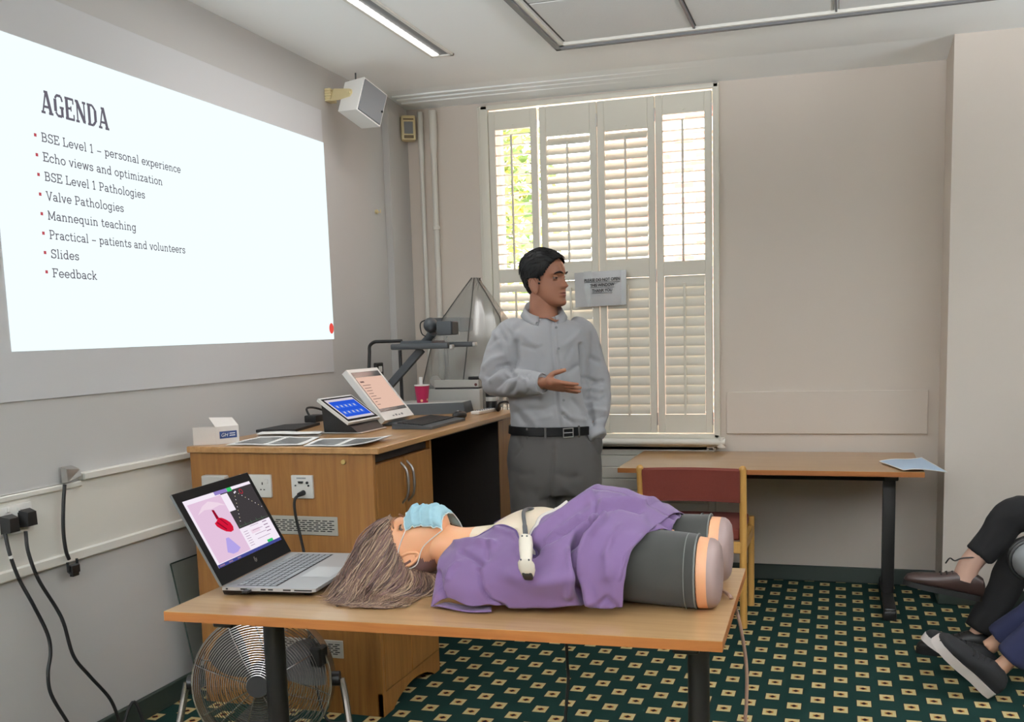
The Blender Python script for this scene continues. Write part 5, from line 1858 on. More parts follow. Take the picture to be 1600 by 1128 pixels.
def ear(b, sx, mx, dz=0.0):
    """rim, bowl and lobe"""
    rim_ = [(0.010, -0.028), (0.016, -0.012), (0.018, 0.004), (0.012, 0.022), (-0.002, 0.031), (-0.016, 0.026), (-0.022, 0.010), (-0.019, -0.008), (-0.010, -0.026), (0.000, -0.034)]
    P = [mx @ Vector((sx * (0.071 + 0.012 * max(0, -y_ + 0.005) / 0.025), -0.012 + y_ * 0.8 - 0.1 * z_, -0.008 + dz + z_)) for y_, z_ in rim_]
    b.tube(bez(P + [P[0]], 4)[:-1], 0.0042, 8, closed=True)
    c_ = mx @ Vector((sx * 0.070, -0.014, -0.010 + dz))
    PB = bez(P + [P[0]], 4)[:-1]
    inner = [c_.lerp(p, 0.55) - (mx.to_3x3() @ Vector((sx * 0.004, 0, 0))) for p in PB]
    b.loft([PB, inner, [c_.lerp(p, 0.1) - (mx.to_3x3() @ Vector((sx * 0.006, 0, 0))) for p in PB]], cap=True)
    b.ball(mx @ Vector((sx * 0.071, -0.008, -0.036 + dz)), (0.006, 0.007, 0.008), 10, mx.to_3x3())
    return b


def frame(origin, up, fwd):
    up = up.normalized()
    fwd = (fwd - up * fwd.dot(up)).normalized()
    rx = fwd.cross(up)
    return Matrix(((rx.x, fwd.x, up.x, origin.x), (rx.y, fwd.y, up.y, origin.y), (rx.z, fwd.z, up.z, origin.z), (0, 0, 0, 1)))


def pxy(p):
    """picture position of a room point, used while sculpting folds"""
    v = p - Vector((0, 0, H))
    d = v.dot(AF)
    return CX + FPX * v.dot(AR) / d, CY - FPX * v.dot(AU) / d


def seg_dist(x, y, pl):
    best = 1e9
    for (x0, y0), (x1, y1) in zip(pl[:-1], pl[1:]):
        dx, dy = x1 - x0, y1 - y0
        tt = max(0, min(1, ((x - x0) * dx + (y - y0) * dy) / (dx * dx + dy * dy + 1e-9)))
        best = min(best, math.hypot(x - x0 - dx * tt, y - y0 - dy * tt))
    return best


def sculpt(vs, ns, folds, nz=0.0, ns_=14.0, zs=1.0, facing=True):
    """push cloth in and out along its normals: folds = (polyline, width, depth)"""
    out = []
    for p, n in zip(vs, ns):
        x, y = pxy(p)
        d = 0.0
        if not facing or n.dot(p - Vector((0, 0, H))) < 0:
            for pl, w, a in folds:
                q = seg_dist(x, y, pl)
                if q < 3 * w:
                    d += a * g_(q, w)
        if nz:
            q = Vector((p.x * ns_, p.y * ns_, p.z * ns_ * zs))
            d += nz * (noise.noise(q) + 0.5 * noise.noise(q * 2.3))
        out.append(p + n * d)
    return out


def vnormals(vs, fs):
    ns = [Vector((0, 0, 0)) for _ in vs]
    for f in fs:
        a, b_, c = vs[f[0]], vs[f[1]], vs[f[2]]
        n = (b_ - a).cross(c - a)
        if len(f) == 4:
            n = (vs[f[2]] - vs[f[0]]).cross(vs[f[3]] - vs[f[1]])
        for i in f:
            ns[i] += n
    return [n.normalized() if n.length > 0 else Vector((0, 0, 1)) for n in ns]


def bicubic(ctrl, mu, mv):
    """ctrl[i][j] -> dense grid"""
    rows = [bez(r, mv) for r in ctrl]
    cols = list(zip(*rows))
    cols = [bez(c, mu) for c in cols]
    return [list(r) for r in zip(*cols)]


# ================================================================== MANNEQUIN
SKIN = mat('mannequin_skin', srgb(228, 168, 128), 0.42, sss=0.1)
TORSO = mat('mannequin_torso', srgb(232, 214, 190), 0.4, sss=0.05)
STUMP = mat('mannequin_stump', srgb(148, 126, 122), 0.55)
PURPLE = mat('lilac_cotton', srgb(110, 85, 126), 0.9, bump=0.25, bscale=900, sheen=0.15)
SHORTS = mat('dark_grey_jersey', srgb(52, 52, 49), 0.95, bump=0.3, bscale=1200, sheen=0.1)
mq = thing('training_mannequin', 'female medical mannequin lying on the near table in a lilac gown and face mask', 'mannequin', (-0.75, 2.58, TZ))
EX, EY, EZ = Vector((1, 0, 0)), Vector((0, 1, 0)), Vector((0, 0, 1))
b = B()
tor = [(-0.985, 2.575, .040, .800, .035), (-0.955, 2.58, .10, .800, .05), (-0.91, 2.585, .185, .802, .074), (-0.85, 2.585, .212, .820, .095), (-0.79, 2.585, .215, .828, .103), (-0.70, 2.585, .208, .824, .100), (-0.61, 2.59, .190, .815, .090), (-0.53, 2.595, .188, .812, .088), (-0.46, 2.60, .198, .812, .088), (-0.40, 2.60, .190, .808, .080)]
b.loft([ell(Vector((x, y, z)), EY, EZ, a, h, 48, 0.85) for x, y, a, z, h in smooth_table(tor, 40)])
for yc0, yc1, zc_, rr in ((2.505, 2.482, .806, .0915), (2.70, 2.735, .812, .0915)):
    leg = [(-0.50, yc0, .095, zc_, .086), (-0.44, yc0, .097, zc_ + .002, .090), (-0.36, (yc0 + yc1) / 2, .092, zc_, .089), (-0.305, yc1, .086, zc_ - .001, .0865), (-0.285, yc1, .080, zc_ - .001, .081), (-0.276, yc1, .066, zc_ - .001, .068)]
    b.loft([ell(Vector((x, y, z)), EY, EZ, a, h, 40, 0.94) for x, y, a, z, h in smooth_table(leg, 20)])
limb(b, [(-0.90, 2.58, .805), (-0.99, 2.58, .818), (-1.06, 2.58, .835)], [.085, .062, .058], 24)
vs, fs = resample(b, 0.0048, 7)
bb_ = B()
ns = vnormals(vs, fs)
ms = []
for f in fs:
    c = sum((vs[i] for i in f), Vector()) / len(f)
    n = sum((ns[i] for i in f), Vector()).normalized()
    m_ = 0
    if c.x > -0.55:
        m_ = 0
        pass
    elif c.x > -0.945:
        m_ = 1
    ms.append(m_)
for f, m_ in zip(fs, ms):
    bb_.f.append(list(f))
    bb_.m.append(m_)
EXPOSED = [(733, 841), (779, 819), (806, 826), (815, 842), (833, 864), (846, 809), (868, 795), (790, 780), (700, 800), (690, 835)]


def inside(x, y, poly):
    c = False
    for (x0, y0), (x1, y1) in zip(poly, poly[1:] + poly[:1]):
        if (y0 > y) != (y1 > y) and x < (x1 - x0) * (y - y0) / (y1 - y0) + x0:
            c = not c
    return c


for k, v in enumerate(vs):
    if -0.945 < v.x < -0.325 and not (inside(*pxy(v), EXPOSED) and ns[k].z > 0.1):
        vs[k] = v - ns[k] * 0.009
bb_.v = list(vs)
# head
hup = (PY(562, 853, 2.58) - PY(704, 831, 2.58)).normalized()
horg = PY(647, 855, 2.58) + Vector((0.0, 0, 0.0))
HM = frame(horg, (hup + Vector((0, 0, -0.07))), Vector((-0.28, -0.10, 1.0)))
hr = head_rings(72, 64, 0.0, 0.3)
bb_.mat(0).loft([[HM @ p for p in r] for r in hr])
ear(bb_, -1, HM)
ear(bb_, 1, HM)
bb_.build('body', [SKIN, TORSO, STUMP], mq, sharp=60)


SCLERA = mat('eye_white', srgb(128, 114, 106), 0.4)


def face_parts(parent, HMx, iris, brow_m, lids, lookx=0.0):
    for sx in (-1, 1):
        c_ = HMx @ Vector((sx * 0.031, 0.0645, 0.001))
        e = B().mat(0).ball(c_, 0.0115, 18)
        d_ = (HMx.to_3x3() @ Vector((lookx, 1, 0))).normalized()
        e.mat(1).lathe([(0.0066, 0.0098), (0.0060, 0.0108), (0.0, 0.0117)], c_, d_, 14)
        e.mat(2).lathe([(0.0032, 0.0115), (0.0, 0.0121)], c_, d_, 12)
        e.build('eye', [SCLERA, iris, M['inkblack']], parent)
        lb = B()
        for z0, z1 in ((0.0020, 0.013), (-0.013, -0.0042)):
            rows = []
            for j in range(4):
                zz = z0 + (z1 - z0) * j / 3
                rows.append([HMx @ Vector((sx * 0.031 + 0.0165 * (i / 4 - 1), 0.0655 + math.sqrt(max(0, 0.0128 ** 2 - zz * zz * 0.75 - (0.0165 * (i / 4 - 1)) ** 2 * 0.45)), 0.001 + zz)) for i in range(9)])
            lb.grid(rows)
        lb.build('eyelid', lids, parent)
        bp = [HMx @ Vector((sx * x_, y_, z_)) for x_, y_, z_ in ((0.012, 0.0955, 0.0185), (0.024, 0.0945, 0.0235), (0.036, 0.0885, 0.0245), (0.049, 0.0745, 0.018))]
        B().tube(bez(bp, 5), [0.0022 + 0.0016 * math.sin(math.pi * k / 15) for k in range(16)], 6).build('eyebrow', brow_m, parent)


face_parts(mq, HM, mat('brown_iris', srgb(84, 56, 36), 0.2), mat('fair_brow', srgb(128, 88, 62), 0.8), SKIN)

for yc1, zc_ in ((2.482, .805), (2.735, .811)):
    b = B()
    b.loft([ell(Vector((x, yc1, zc_)), EY, EZ, a, h, 48, 0.94) for x, a, h in ((-.299, .0855, .0862), (-.290, .0838, .0845), (-.281, .0775, .0785), (-.2745, .067, .068), (-.2715, .05, .051), (-.271, .01, .01))])
    b.build('stump_face', STUMP, mq)

# shorts
b = B()
for yc0, yc1, zc_ in ((2.505, 2.4835, .807), (2.70, 2.735, .813)):
    leg = [(-0.56, yc0 + (0.02 if yc0 < 2.6 else -0.02), .105, zc_ + .002, .086), (-0.50, yc0, .102, zc_ + .004, .089), (-0.44, yc0, .1015, zc_ + .0035, .0925), (-0.36, (yc0 + yc1) / 2, .0955, zc_ + .001, .092), (-0.326, yc1, .0915, zc_ + .001, .0905)]
    b.loft([[Vector((p.x, p.y, max(p.z, TZ + 0.001))) for p in ell(Vector((x, y, z)), EY, EZ, a, h, 48, 0.94)] for x, y, a, z, h in smooth_table(leg, 24)])
sh = b.build('shorts', SHORTS, mq)
for yc1, zc_ in ((2.4835, .808), (2.735, .814)):
    b = B()
    for xx in (-0.328, -0.352):
        b.tube([Vector((p.x, p.y, max(p.z, TZ + 0.002))) for p in ell(Vector((xx, yc1, zc_)), EY, EZ, .0922 if xx > -0.34 else .0942, .0912 if xx > -0.34 else .0922, 48, 0.94)], 0.0022 if xx > -0.34 else 0.0012, 6, closed=True)
    b.build('hem_seam', mat('hem_grey', srgb(108, 110, 106), 0.9), sh)

# gown: control net row by row from the table edge upwards
C = [
    [(674, 961, 2.33), (677, 925, 2.338), (682, 885, 2.37), (690, 865, 2.41), (706, 850, 2.46)],
    [(700, 934, 2.318), (700, 914, 2.322), (705, 885, 2.345), (716, 860, 2.39), (734, 842, 2.46)],
    [(735, 947, 2.298), (738, 916, 2.305), (738, 880, 2.34), (746, 852, 2.39), (757, 832, 2.46)],
    [(766, 944, 2.31), (766, 912, 2.31), (767, 880, 2.335), (771, 848, 2.39), (780, 821, 2.46)],
    [(795, 949, 2.32), (795, 913, 2.31), (795, 878, 2.33), (798, 850, 2.375), (804, 827, 2.43)],
    [(822, 951, 2.325), (820, 913, 2.31), (818, 885, 2.325), (816, 863, 2.36), (814, 844, 2.405)],
    [(845, 951, 2.33), (842, 913, 2.312), (839, 890, 2.33), (836, 874, 2.352), (834, 862, 2.38)],
    [(872, 949, 2.335), (868, 910, 2.315), (862, 876, 2.335), (853, 842, 2.385), (846, 811, 2.45)],
    [(897, 946, 2.34), (892, 905, 2.325), (888, 865, 2.345), (880, 828, 2.40), (882, 792, 2.50)],
    [(912, 947, 2.36), (908, 905, 2.35), (905, 862, 2.365), (906, 820, 2.42), (912, 774, 2.54)],
    [(930, 950, 2.335), (922, 905, 2.335), (919, 862, 2.355), (925, 812, 2.42), (931, 764, 2.56)],
    [(952, 951, 2.335), (950, 905, 2.332), (951, 860, 2.36), (957, 814, 2.43), (962, 769, 2.56)],
    [(970, 949, 2.345), (973, 905, 2.342), (982, 860, 2.375), (996, 822, 2.45), (1010, 790, 2.57)],
    [(971, 948, 2.352), (976, 905, 2.350), (987, 862, 2.385), (1013, 831, 2.465), (1045, 806, 2.58)]]
ctrl = [[PY(*p) for p in col] for col in C]
for col in ctrl:
    col[0].z = max(col[0].z, TZ + 0.004)
gr = bicubic(ctrl, 9, 14)
# the far side hangs down behind the body
g = B()
nr, ncol = len(gr), len(gr[0])
vs = [p for r in gr for p in r]
fs = []
for i in range(nr - 1):
    for j in range(ncol - 1):
        fs.append([i * ncol + j, (i + 1) * ncol + j, (i + 1) * ncol + j + 1, i * ncol + j + 1])
ns = vnormals(vs, fs)
if sum((n.y for n in ns)) > 0:
    ns = [-n for n in ns]
FOLDS = [
    ([(833, 866), (850, 850), (884, 829), (915, 806), (928, 793)], 3.5, -0.012), ([(838, 850), (846, 830), (872, 806), (925, 772)], 7, 0.010), ([(842, 858), (866, 836), (905, 808)], 4, 0.008),
    ([(915, 945), (903, 915), (897, 885), (896, 858), (903, 835), (920, 815)], 4.5, -0.022), ([(905, 842), (918, 828), (936, 804), (942, 797)], 4, -0.013), ([(925, 942), (914, 900), (912, 868), (918, 838), (944, 806)], 6, 0.012),
    ([(888, 930), (893, 890), (892, 860)], 7, 0.008), ([(748, 890), (754, 920), (766, 938), (790, 948)], 2.5, -0.007), ([(712, 852), (735, 848), (770, 848)], 5, 0.008), ([(722, 862), (740, 872), (752, 882)], 4, -0.008),
    ([(700, 905), (704, 890), (716, 880)], 4, 0.008), ([(684, 892), (688, 915), (695, 935)], 3, -0.010), ([(760, 850), (762, 872)], 4, -0.005), ([(775, 826), (800, 833), (812, 850)], 3, 0.004),
    ([(930, 768), (931, 800)], 2.5, -0.006), ([(936, 795), (970, 790), (1000, 800)], 3.5, -0.010), ([(940, 785), (975, 783), (1005, 790)], 4, 0.010), ([(945, 870), (955, 840), (968, 820)], 4, 0.005), ([(968, 905), (978, 866), (1000, 836)], 2, 0.004),
    ([(800, 900), (845, 912), (880, 905)], 14, 0.006), ([(935, 946), (947, 935), (962, 948)], 5, -0.006), ([(950, 900), (948, 870)], 8, 0.005)]
vs = sculpt(vs, ns, [(p_, w_ * 0.85, a_ * 1.7) for p_, w_, a_ in FOLDS], 0.0050, 15.0)
for v in vs:
    v.z = max(v.z, TZ + 0.0035)
g.add(vs, fs)
# rear half, mirrored down the far side for the belly and hips
rear = []
for i in range(7 * 9, nr):
    p = vs[i * ncol + ncol - 1]
    u = (i - 63) / max(1, nr - 64)
    rear.append([p, p + Vector((0.01, 0.06, 0.0)), Vector((p.x + 0.02, 2.72, min(p.z - 0.02, 0.93))), Vector((p.x + 0.02, 2.80, 0.86)), Vector((p.x + 0.02, 2.825, 0.79)), Vector((p.x + 0.02, 2.835, TZ + 0.006))])
rr_ = [bez(r, 5) for r in rear]
rr_ = [[q + Vector((0, 0, 0.004 * noise.noise(q * 18))) if k else q for k, q in enumerate(r)] for r in rr_]
g.grid(rr_)
# rear shoulder strip
b2 = [[Vector((-0.93, 2.70, 0.872)), Vector((-0.93, 2.76, 0.855)), Vector((-0.93, 2.80, 0.80)), Vector((-0.93, 2.815, TZ + 0.006))], [Vector((-0.84, 2.705, 0.912)), Vector((-0.84, 2.78, 0.875)), Vector((-0.84, 2.82, 0.80)), Vector((-0.84, 2.83, TZ + 0.006))],
      [Vector((-0.74, 2.715, 0.905)), Vector((-0.74, 2.78, 0.87)), Vector((-0.74, 2.82, 0.80)), Vector((-0.74, 2.83, TZ + 0.006))], [Vector((-0.655, 2.72, 0.90)), Vector((-0.655, 2.78, 0.87)), Vector((-0.655, 2.82, 0.80)), Vector((-0.655, 2.835, TZ + 0.006))]]
g.grid(bicubic(b2, 5, 5))
# lap between the legs, crumpled
lapc = [[(1006, 832, 2.465), (1012, 812, 2.55), (1005, 790, 2.62), (1000, 783, 2.70)], [(1024, 829, 2.50), (1028, 814, 2.56), (1030, 800, 2.63), (1030, 792, 2.70)], [(1046, 829, 2.525), (1048, 816, 2.58), (1050, 806, 2.64), (1052, 798, 2.70)], [(1049, 822, 2.53), (1056, 813, 2.60), (1062, 808, 2.66), (1066, 803, 2.72)]]
lg = bicubic([[PY(*p) for p in c] for c in lapc], 9, 9)
lv = []
for i, r in enumerate(lg):
    lv.append([p + Vector((0, 0, 0.010 * math.sin(p.y * 95 + 12 * p.x) * math.sin(i / 8.0) + 0.006 * noise.noise(p * 30))) for p in r])
g.grid(lv)
# sleeve mouth: lower layer on the table and the sleeve roll
lo = [[(674, 961, 2.33), (690, 963, 2.318), (730, 963, 2.30), (768, 962, 2.30)], [(690, 946, 2.36), (700, 947, 2.36), (735, 948, 2.35), (768, 945, 2.35)]]
lo3 = [[PY(*p) for p in r] for r in lo]
for r in lo3:
    for k, p in enumerate(r):
        p.z = TZ + 0.006 + 0.004 * (k % 2)
g.grid(bicubic(lo3, 4, 6))
gown = g.build('gown', PURPLE, mq, sharp=0)
sl = gown.modifiers.new('cloth_thickness', 'SOLIDIFY')
sl.thickness = 0.0022
sl.offset = -1
# pale facing along the neckline and the dark lining band
b = B()
edge = [vs[i * ncol + ncol - 1] for i in range(9 * 1, 9 * 7 - 2)]
b.tube(edge, 0.0028, 6)
b.build('neckline_binding', mat('gown_binding', srgb(92, 74, 120), 0.9), gown)
b = B()
edge = [vs[i * ncol + ncol - 1] + Vector((-0.004, 0.004, -0.001)) for i in range(9 * 6, 9 * 8 + 3)]
b.tube(edge, 0.006, 6)
b.build('neckline_facing', mat('gown_facing', srgb(206, 198, 190), 0.9), gown)

# hair: mass under the strands, then strands
HAIRS = [mat('hair_ash_brown', srgb(124, 98, 82), 0.42), mat('hair_pale', srgb(172, 146, 122), 0.42), mat('hair_mauve_brown', srgb(108, 80, 76), 0.45), mat('hair_dark', srgb(72, 54, 47), 0.5)]
b = B()
b.mat(2)
cap = head_rings(72, 96, 0.010, 0.0)
for r in cap:
    pass
nzr = len(cap)
capv = [p for r in cap for p in r]


def hair_mask_f(p):
    # women's hairline: forehead top, temples, behind the ears
    if p.z > 0.088:
        return True
    if p.z > 0.02:
        return p.y < 0.060 - 0.03 * (0.088 - p.z) / 0.07 - 0.25 * max(0, 0.06 - p.z)
    return p.y < -0.012 + 0.012 * (p.z + 0.02) * 10 if p.z > -0.05 else p.y < -0.03


cf = []
for i in range(nzr - 1):
    for j in range(96):
        q = [i * 96 + j, i * 96 + (j + 1) % 96, (i + 1) * 96 + (j + 1) % 96, (i + 1) * 96 + j]
        if all(hair_mask_f(capv[k]) for k in q):
            cf.append(q)
b.add([HM @ p for p in capv], cf)
m2 = B()
for c_, r_ in ((PY(600, 858, 2.605), (0.050, 0.075, 0.055)), (PY(592, 888, 2.575), (0.070, 0.095, 0.042)), (PY(592, 912, 2.53), (0.075, 0.085, 0.022)), (PY(640, 908, 2.53), (0.065, 0.055, 0.020)), (PY(655, 900, 2.57), (0.06, 0.07, 0.032)), (PY(565, 912, 2.53), (0.05, 0.08, 0.014)), (Vector((-1.17, 2.66, 0.75)), (0.08, 0.08, 0.035))):
    m2.ball(c_, r_, 20)
mv, mf = resample(m2, 0.010, 6)
b.mat(3).add([Vector((p.x, p.y, max(p.z, TZ + 0.002))) for p in mv], mf)
rnd = random.Random(11)
FLOW = [[(604, 809, 2.60), (588, 815, 2.575), (568, 838, 2.55), (548, 876, 2.50), (524, 926, 0), (520, 935, 0)],
        [(607, 815, 2.545), (594, 832, 2.520), (574, 862, 2.49), (553, 900, 2.45), (530, 938, 0), (524, 941, 0)],
        [(611, 838, 2.510), (600, 856, 2.492), (583, 882, 2.462), (562, 914, 2.43), (542, 944, 0), (531, 944, 0)],
        [(618, 862, 2.498), (610, 880, 2.478), (595, 902, 2.448), (577, 926, 2.42), (560, 947, 0), (545, 946, 0)],
        [(630, 886, 2.492), (624, 902, 2.466), (611, 919, 2.435), (594, 935, 2.41), (580, 948, 0), (562, 947, 0)],
        [(650, 897, 2.490), (650, 912, 2.456), (638, 927, 2.425), (618, 940, 2.405), (600, 948, 0), (578, 948, 0)],
        [(676, 902, 2.495), (681, 915, 2.470), (668, 930, 2.435), (645, 941, 2.41), (620, 947, 0), (596, 948, 0)]]
F3 = [[(PY(*p) if p[2] else PZ(p[0], p[1], TZ + 0.004)) for p in r] for r in FLOW]


def flow(s_):
    f = s_ * (len(F3) - 1)
    i = min(int(f), len(F3) - 2)
    return [F3[i][k].lerp(F3[i + 1][k], f - i) for k in range(6)]


for k in range(1250):
    s_ = rnd.random()
    lay = rnd.random() ** 1.5          # 0 = outermost
    pts = flow(s_)
    sw = rnd.gauss(0, 1)
    q = []
    for i, p in enumerate(pts):
        spread = (0.001, 0.004, 0.006, 0.008, 0.012, 0.020)[i]
        p = p + Vector((rnd.gauss(0, 1) * spread + sw * spread * 0.8, 0.030 * lay * (1, 1, 1, 0.9, 0.9, 1.2)[i] + rnd.gauss(0, 0.5) * spread, -0.018 * lay * (i in (1, 2, 3)) + abs(rnd.gauss(0, 0.0025))))
        p.z = max(p.z, TZ + 0.003)
        q.append(p)
    if rnd.random() < 0.05:
        q[4] += Vector((-0.02, -0.01, 0))
    q = q[:6 if rnd.random() < 0.6 else 5]
    c_ = bez(q, 5)
    w = rnd.uniform(0.0007, 0.0019)
    b.mat(rnd.choice((0, 0, 0, 1, 1, 2, 2, 3)))
    b.tube(c_, [w * (1 - 0.8 * (i / (len(c_) - 1)) ** 3) for i in range(len(c_))], 4)
for k in range(260):   # far side and crown
    u = rnd.random()
    a_ = HM @ Vector((0.075 * u + rnd.gauss(0, .004), 0.05 - 0.05 * u, 0.095 - 0.06 * u))
    e = Vector((-1.27 + 0.15 * u + rnd.gauss(0, 0.012), 2.50 + 0.20 * u + rnd.gauss(0, 0.02), TZ + 0.004))
    m_ = a_.lerp(e, 0.5) + Vector((-0.03, 0.02 * u, 0.025))
    c_ = bez([a_, a_ + Vector((-0.022, 0.01 * u, -0.004)), m_, e], 6)
    w = rnd.uniform(0.0008, 0.002)
    b.mat(rnd.choice((0, 0, 1, 2, 2, 3))).tube(c_, [w * (1 - 0.7 * (i / (len(c_) - 1)) ** 3) for i in range(len(c_))], 4)
hairo = b.build('hair', HAIRS, mq, sharp=0)

# face mask over nose and chin, pleated
MASK = mat('pale_blue_mask', srgb(156, 194, 206), 0.8, bump=0.2, bscale=700)
rows = []
NVv, NUu = 30, 34
for j in range(NVv + 1):
    v = j / NVv                     # 0 = nose bridge edge, 1 = under the chin
    z = -0.016 - 0.110 * v
    row = []
    for i in range(NUu + 1):
        u = -1 + 2 * i / NUu
        au = abs(u)
        half = (0.066 + 0.009 * v) * (1.0 if u < 0 else 0.82)
        xx = math.sin(u * 1.22) / math.sin(1.22) * half
        zz = z + 0.004 * (1 - au) - 0.010 * au * (0.5 - v) * 0.2
        ridge_ = 0.095 + 0.008 * g_(v - 0.16, 0.16) + 0.009 * math.sin(math.pi * min(1, v * 1.15)) + 0.005 - 0.024 * max(0, v - 0.86) / 0.14
        cheek = 0.006 - 0.042 * v ** 1.4 if u < 0 else 0.045 - 0.02 * v
        yy = cheek + (ridge_ - cheek) * max(0.0, math.cos(u * 1.35)) ** 0.62
        pl_ = (v * 4.0) % 1.0
        yy += 0.0095 * (pl_ ** 2 - 0.4) * (1 - au * 0.4)
        yy += 0.0055 * noise.noise(Vector((u * 4, v * 4, 0.3))) + 0.003 * noise.noise(Vector((u * 9 + v * 5, v * 8, 1.3)))
        row.append(HM @ Vector((xx, yy, zz)))
    rows.append(row)
b = B().grid(rows)
msk = b.build('face_mask', MASK, mq, sharp=40)
sl = msk.modifiers.new('thickness', 'SOLIDIFY')
sl.thickness = 0.0015
b = B()
for r in (rows[0], rows[-1], [r_[0] for r_ in rows], [r_[-1] for r_ in rows]):
    b.tube(r, 0.0016, 5)
b.build('mask_binding', mat('mask_binding', srgb(214, 230, 232), 0.8), msk)
for s_, k in ((-1, 0), (1, -1)):
    e = [HM @ Vector((s_ * 0.084, -0.030, 0.012)), HM @ Vector((s_ * 0.084, -0.032, -0.030))]
    B().tube(bez([rows[0][k], HM @ Vector((s_ * 0.0745, 0.012, 0.014)), e[0], e[1], HM @ Vector((s_ * 0.070, 0.010, -0.060)), rows[-1][k]], 8), 0.0016, 6).build('ear_loop', M['whiteplastic'], msk)

# ultrasound probe on the gown
t = thing('ultrasound_probe', 'white ultrasound probe with dark lens resting on the lilac gown', 'ultrasound probe', PY(822, 870, 2.31))
pa, pb, pc = PY(821.5, 838, 2.345), PY(822, 879, 2.285), PY(825, 903, 2.283)
ax_ = (pb - pa).normalized()
ex_ = Vector((1, 0, 0.02)).normalized()
ez_ = ax_.cross(ex_).normalized()
mpx = 1 / 640.0


def pring(c, a, bq, n=24, p=0.75):
    return ell(c, ex_, ez_, a, bq, n, p)


L1 = (pb - pa).length
b = B()
b.loft([pring(pa + ax_ * (L1 * f), a * 0.0175, q * 0.013) for f, a, q in ((0, .72, .8), (0.03, .9, 1), (0.25, 1.0, 1.1), (0.6, 0.95, 1.05), (0.88, 0.80, 0.9), (0.97, 0.84, 0.9))])
L2 = (pc - pb).length
ah = (pc - pb).normalized()
b.loft([pring(pb + ah * (L2 * f) - ah * 0.002, a * 0.0205, q * 0.015) for f, a, q in ((0, .80, .85), (0.15, 1.0, 1), (0.45, 1.0, 1.0), (0.8, .8, .85), (0.93, 0.62, .7))])
b.build('handle', mat('probe_white', srgb(226, 216, 200), 0.35), t)
b = B()
b.loft([pring(pb + ah * (L2 * f), a * 0.0205, q * 0.015, 24, 0.55) for f, a, q in ((0.80, .66, .72), (0.97, 0.60, .66), (1.02, 0.52, .55))])
b.build('lens', M['black'], t)
for f, off_ in ((0.12, -0.006), (0.12, 0.006), (1.02, -0.010), (1.02, 0.010)):
    c_ = pa + ax_ * (L1 * f) + ex_ * off_
    nrm = -ez_ if ez_.y > 0 else ez_
    B().ball(c_ + nrm * 0.0135, 0.0024, 8).build('button', M['darkgrey'], t)
cab = [pa + ax_ * 0.004, PY(820, 822, 2.40), PY(818, 806, 2.47), PY(821, 796.5, 2.555), PY(831, 795, 2.60), PY(842, 800, 2.70), Vector((-0.72, 2.80, 0.88)), Vector((-0.70, 2.86, 0.80)), Vector((-0.6, 2.885, TZ + 0.006)), Vector((-0.36, 2.88, TZ + 0.006))]
cab[2] += Vector((0, 0, 0.006))
B().tube(bez(cab, 7), [0.0062 if k < 8 else 0.005 for k in range(64)], 8).build('cable', M['darkgrey'], t)

# leads hanging from the near table
pts = [PZ(1128, 922, TZ + 0.006), PZ(1141, 932, TZ + 0.008), PY(1150, 952, 2.66), PY(1156, 975, 2.67), PY(1164, 1020, 2.68), PY(1167, 1060, 2.68), PY(1166, 1105, 2.68), PY(1166, 1135, 2.68), Vector((-0.2, 2.69, 0.2)), Vector((-0.16, 2.72, 0.006)), Vector((0.0, 2.9, 0.006))]
t = thing('mannequin_lead', 'brown lead falling over the right end of the near table', 'cable', pts[2])
B().tube(bez(pts, 7), 0.0048, 8).build('lead', mat('brown_lead', srgb(146, 116, 100), 0.5), t)
pts = [PY(884, 990, 2.60), PY(886, 1030, 2.60), PY(888, 1060, 2.60), PY(885, 1100, 2.60), PY(886, 1140, 2.60), Vector((-0.66, 2.62, 0.15)), Vector((-0.68, 2.68, 0.007)), Vector((-0.9, 2.9, 0.007))]
pts[0].z = TZ - 0.03
t = thing('power_lead', 'black lead hanging straight down from the middle of the near table', 'cable', pts[0])
B().tube(bez(pts, 7), 0.0046, 8).build('lead', M['rubber'], t)

# ================================================================== STANDING MAN
MSKIN = mat('man_skin', srgb(152, 102, 78), 0.5, sss=0.08)
LIP = mat('man_lips', srgb(140, 84, 72), 0.5)
SHIRT = mat('pale_grey_shirt', srgb(156, 156, 159), 0.85, bump=0.15, bscale=900, sheen=0.1)
TROU = mat('grey_wool_trousers', srgb(76, 73, 71), 0.9, bump=0.2, bscale=900, sheen=0.05)
BLACKHAIR = mat('black_hair', srgb(20, 18, 18), 0.55, spec=0.3)
MC = Vector((-1.247, 4.45, 0))  # man's positions and radii below were scaled about the camera to stand farther back
man = thing('person', 'standing man with short black hair, grey shirt and trousers, right palm held out', 'person', MC)
mf_ = Vector((0.454, -0.891, 0))
ml_ = Vector((0.891, 0.454, 0))

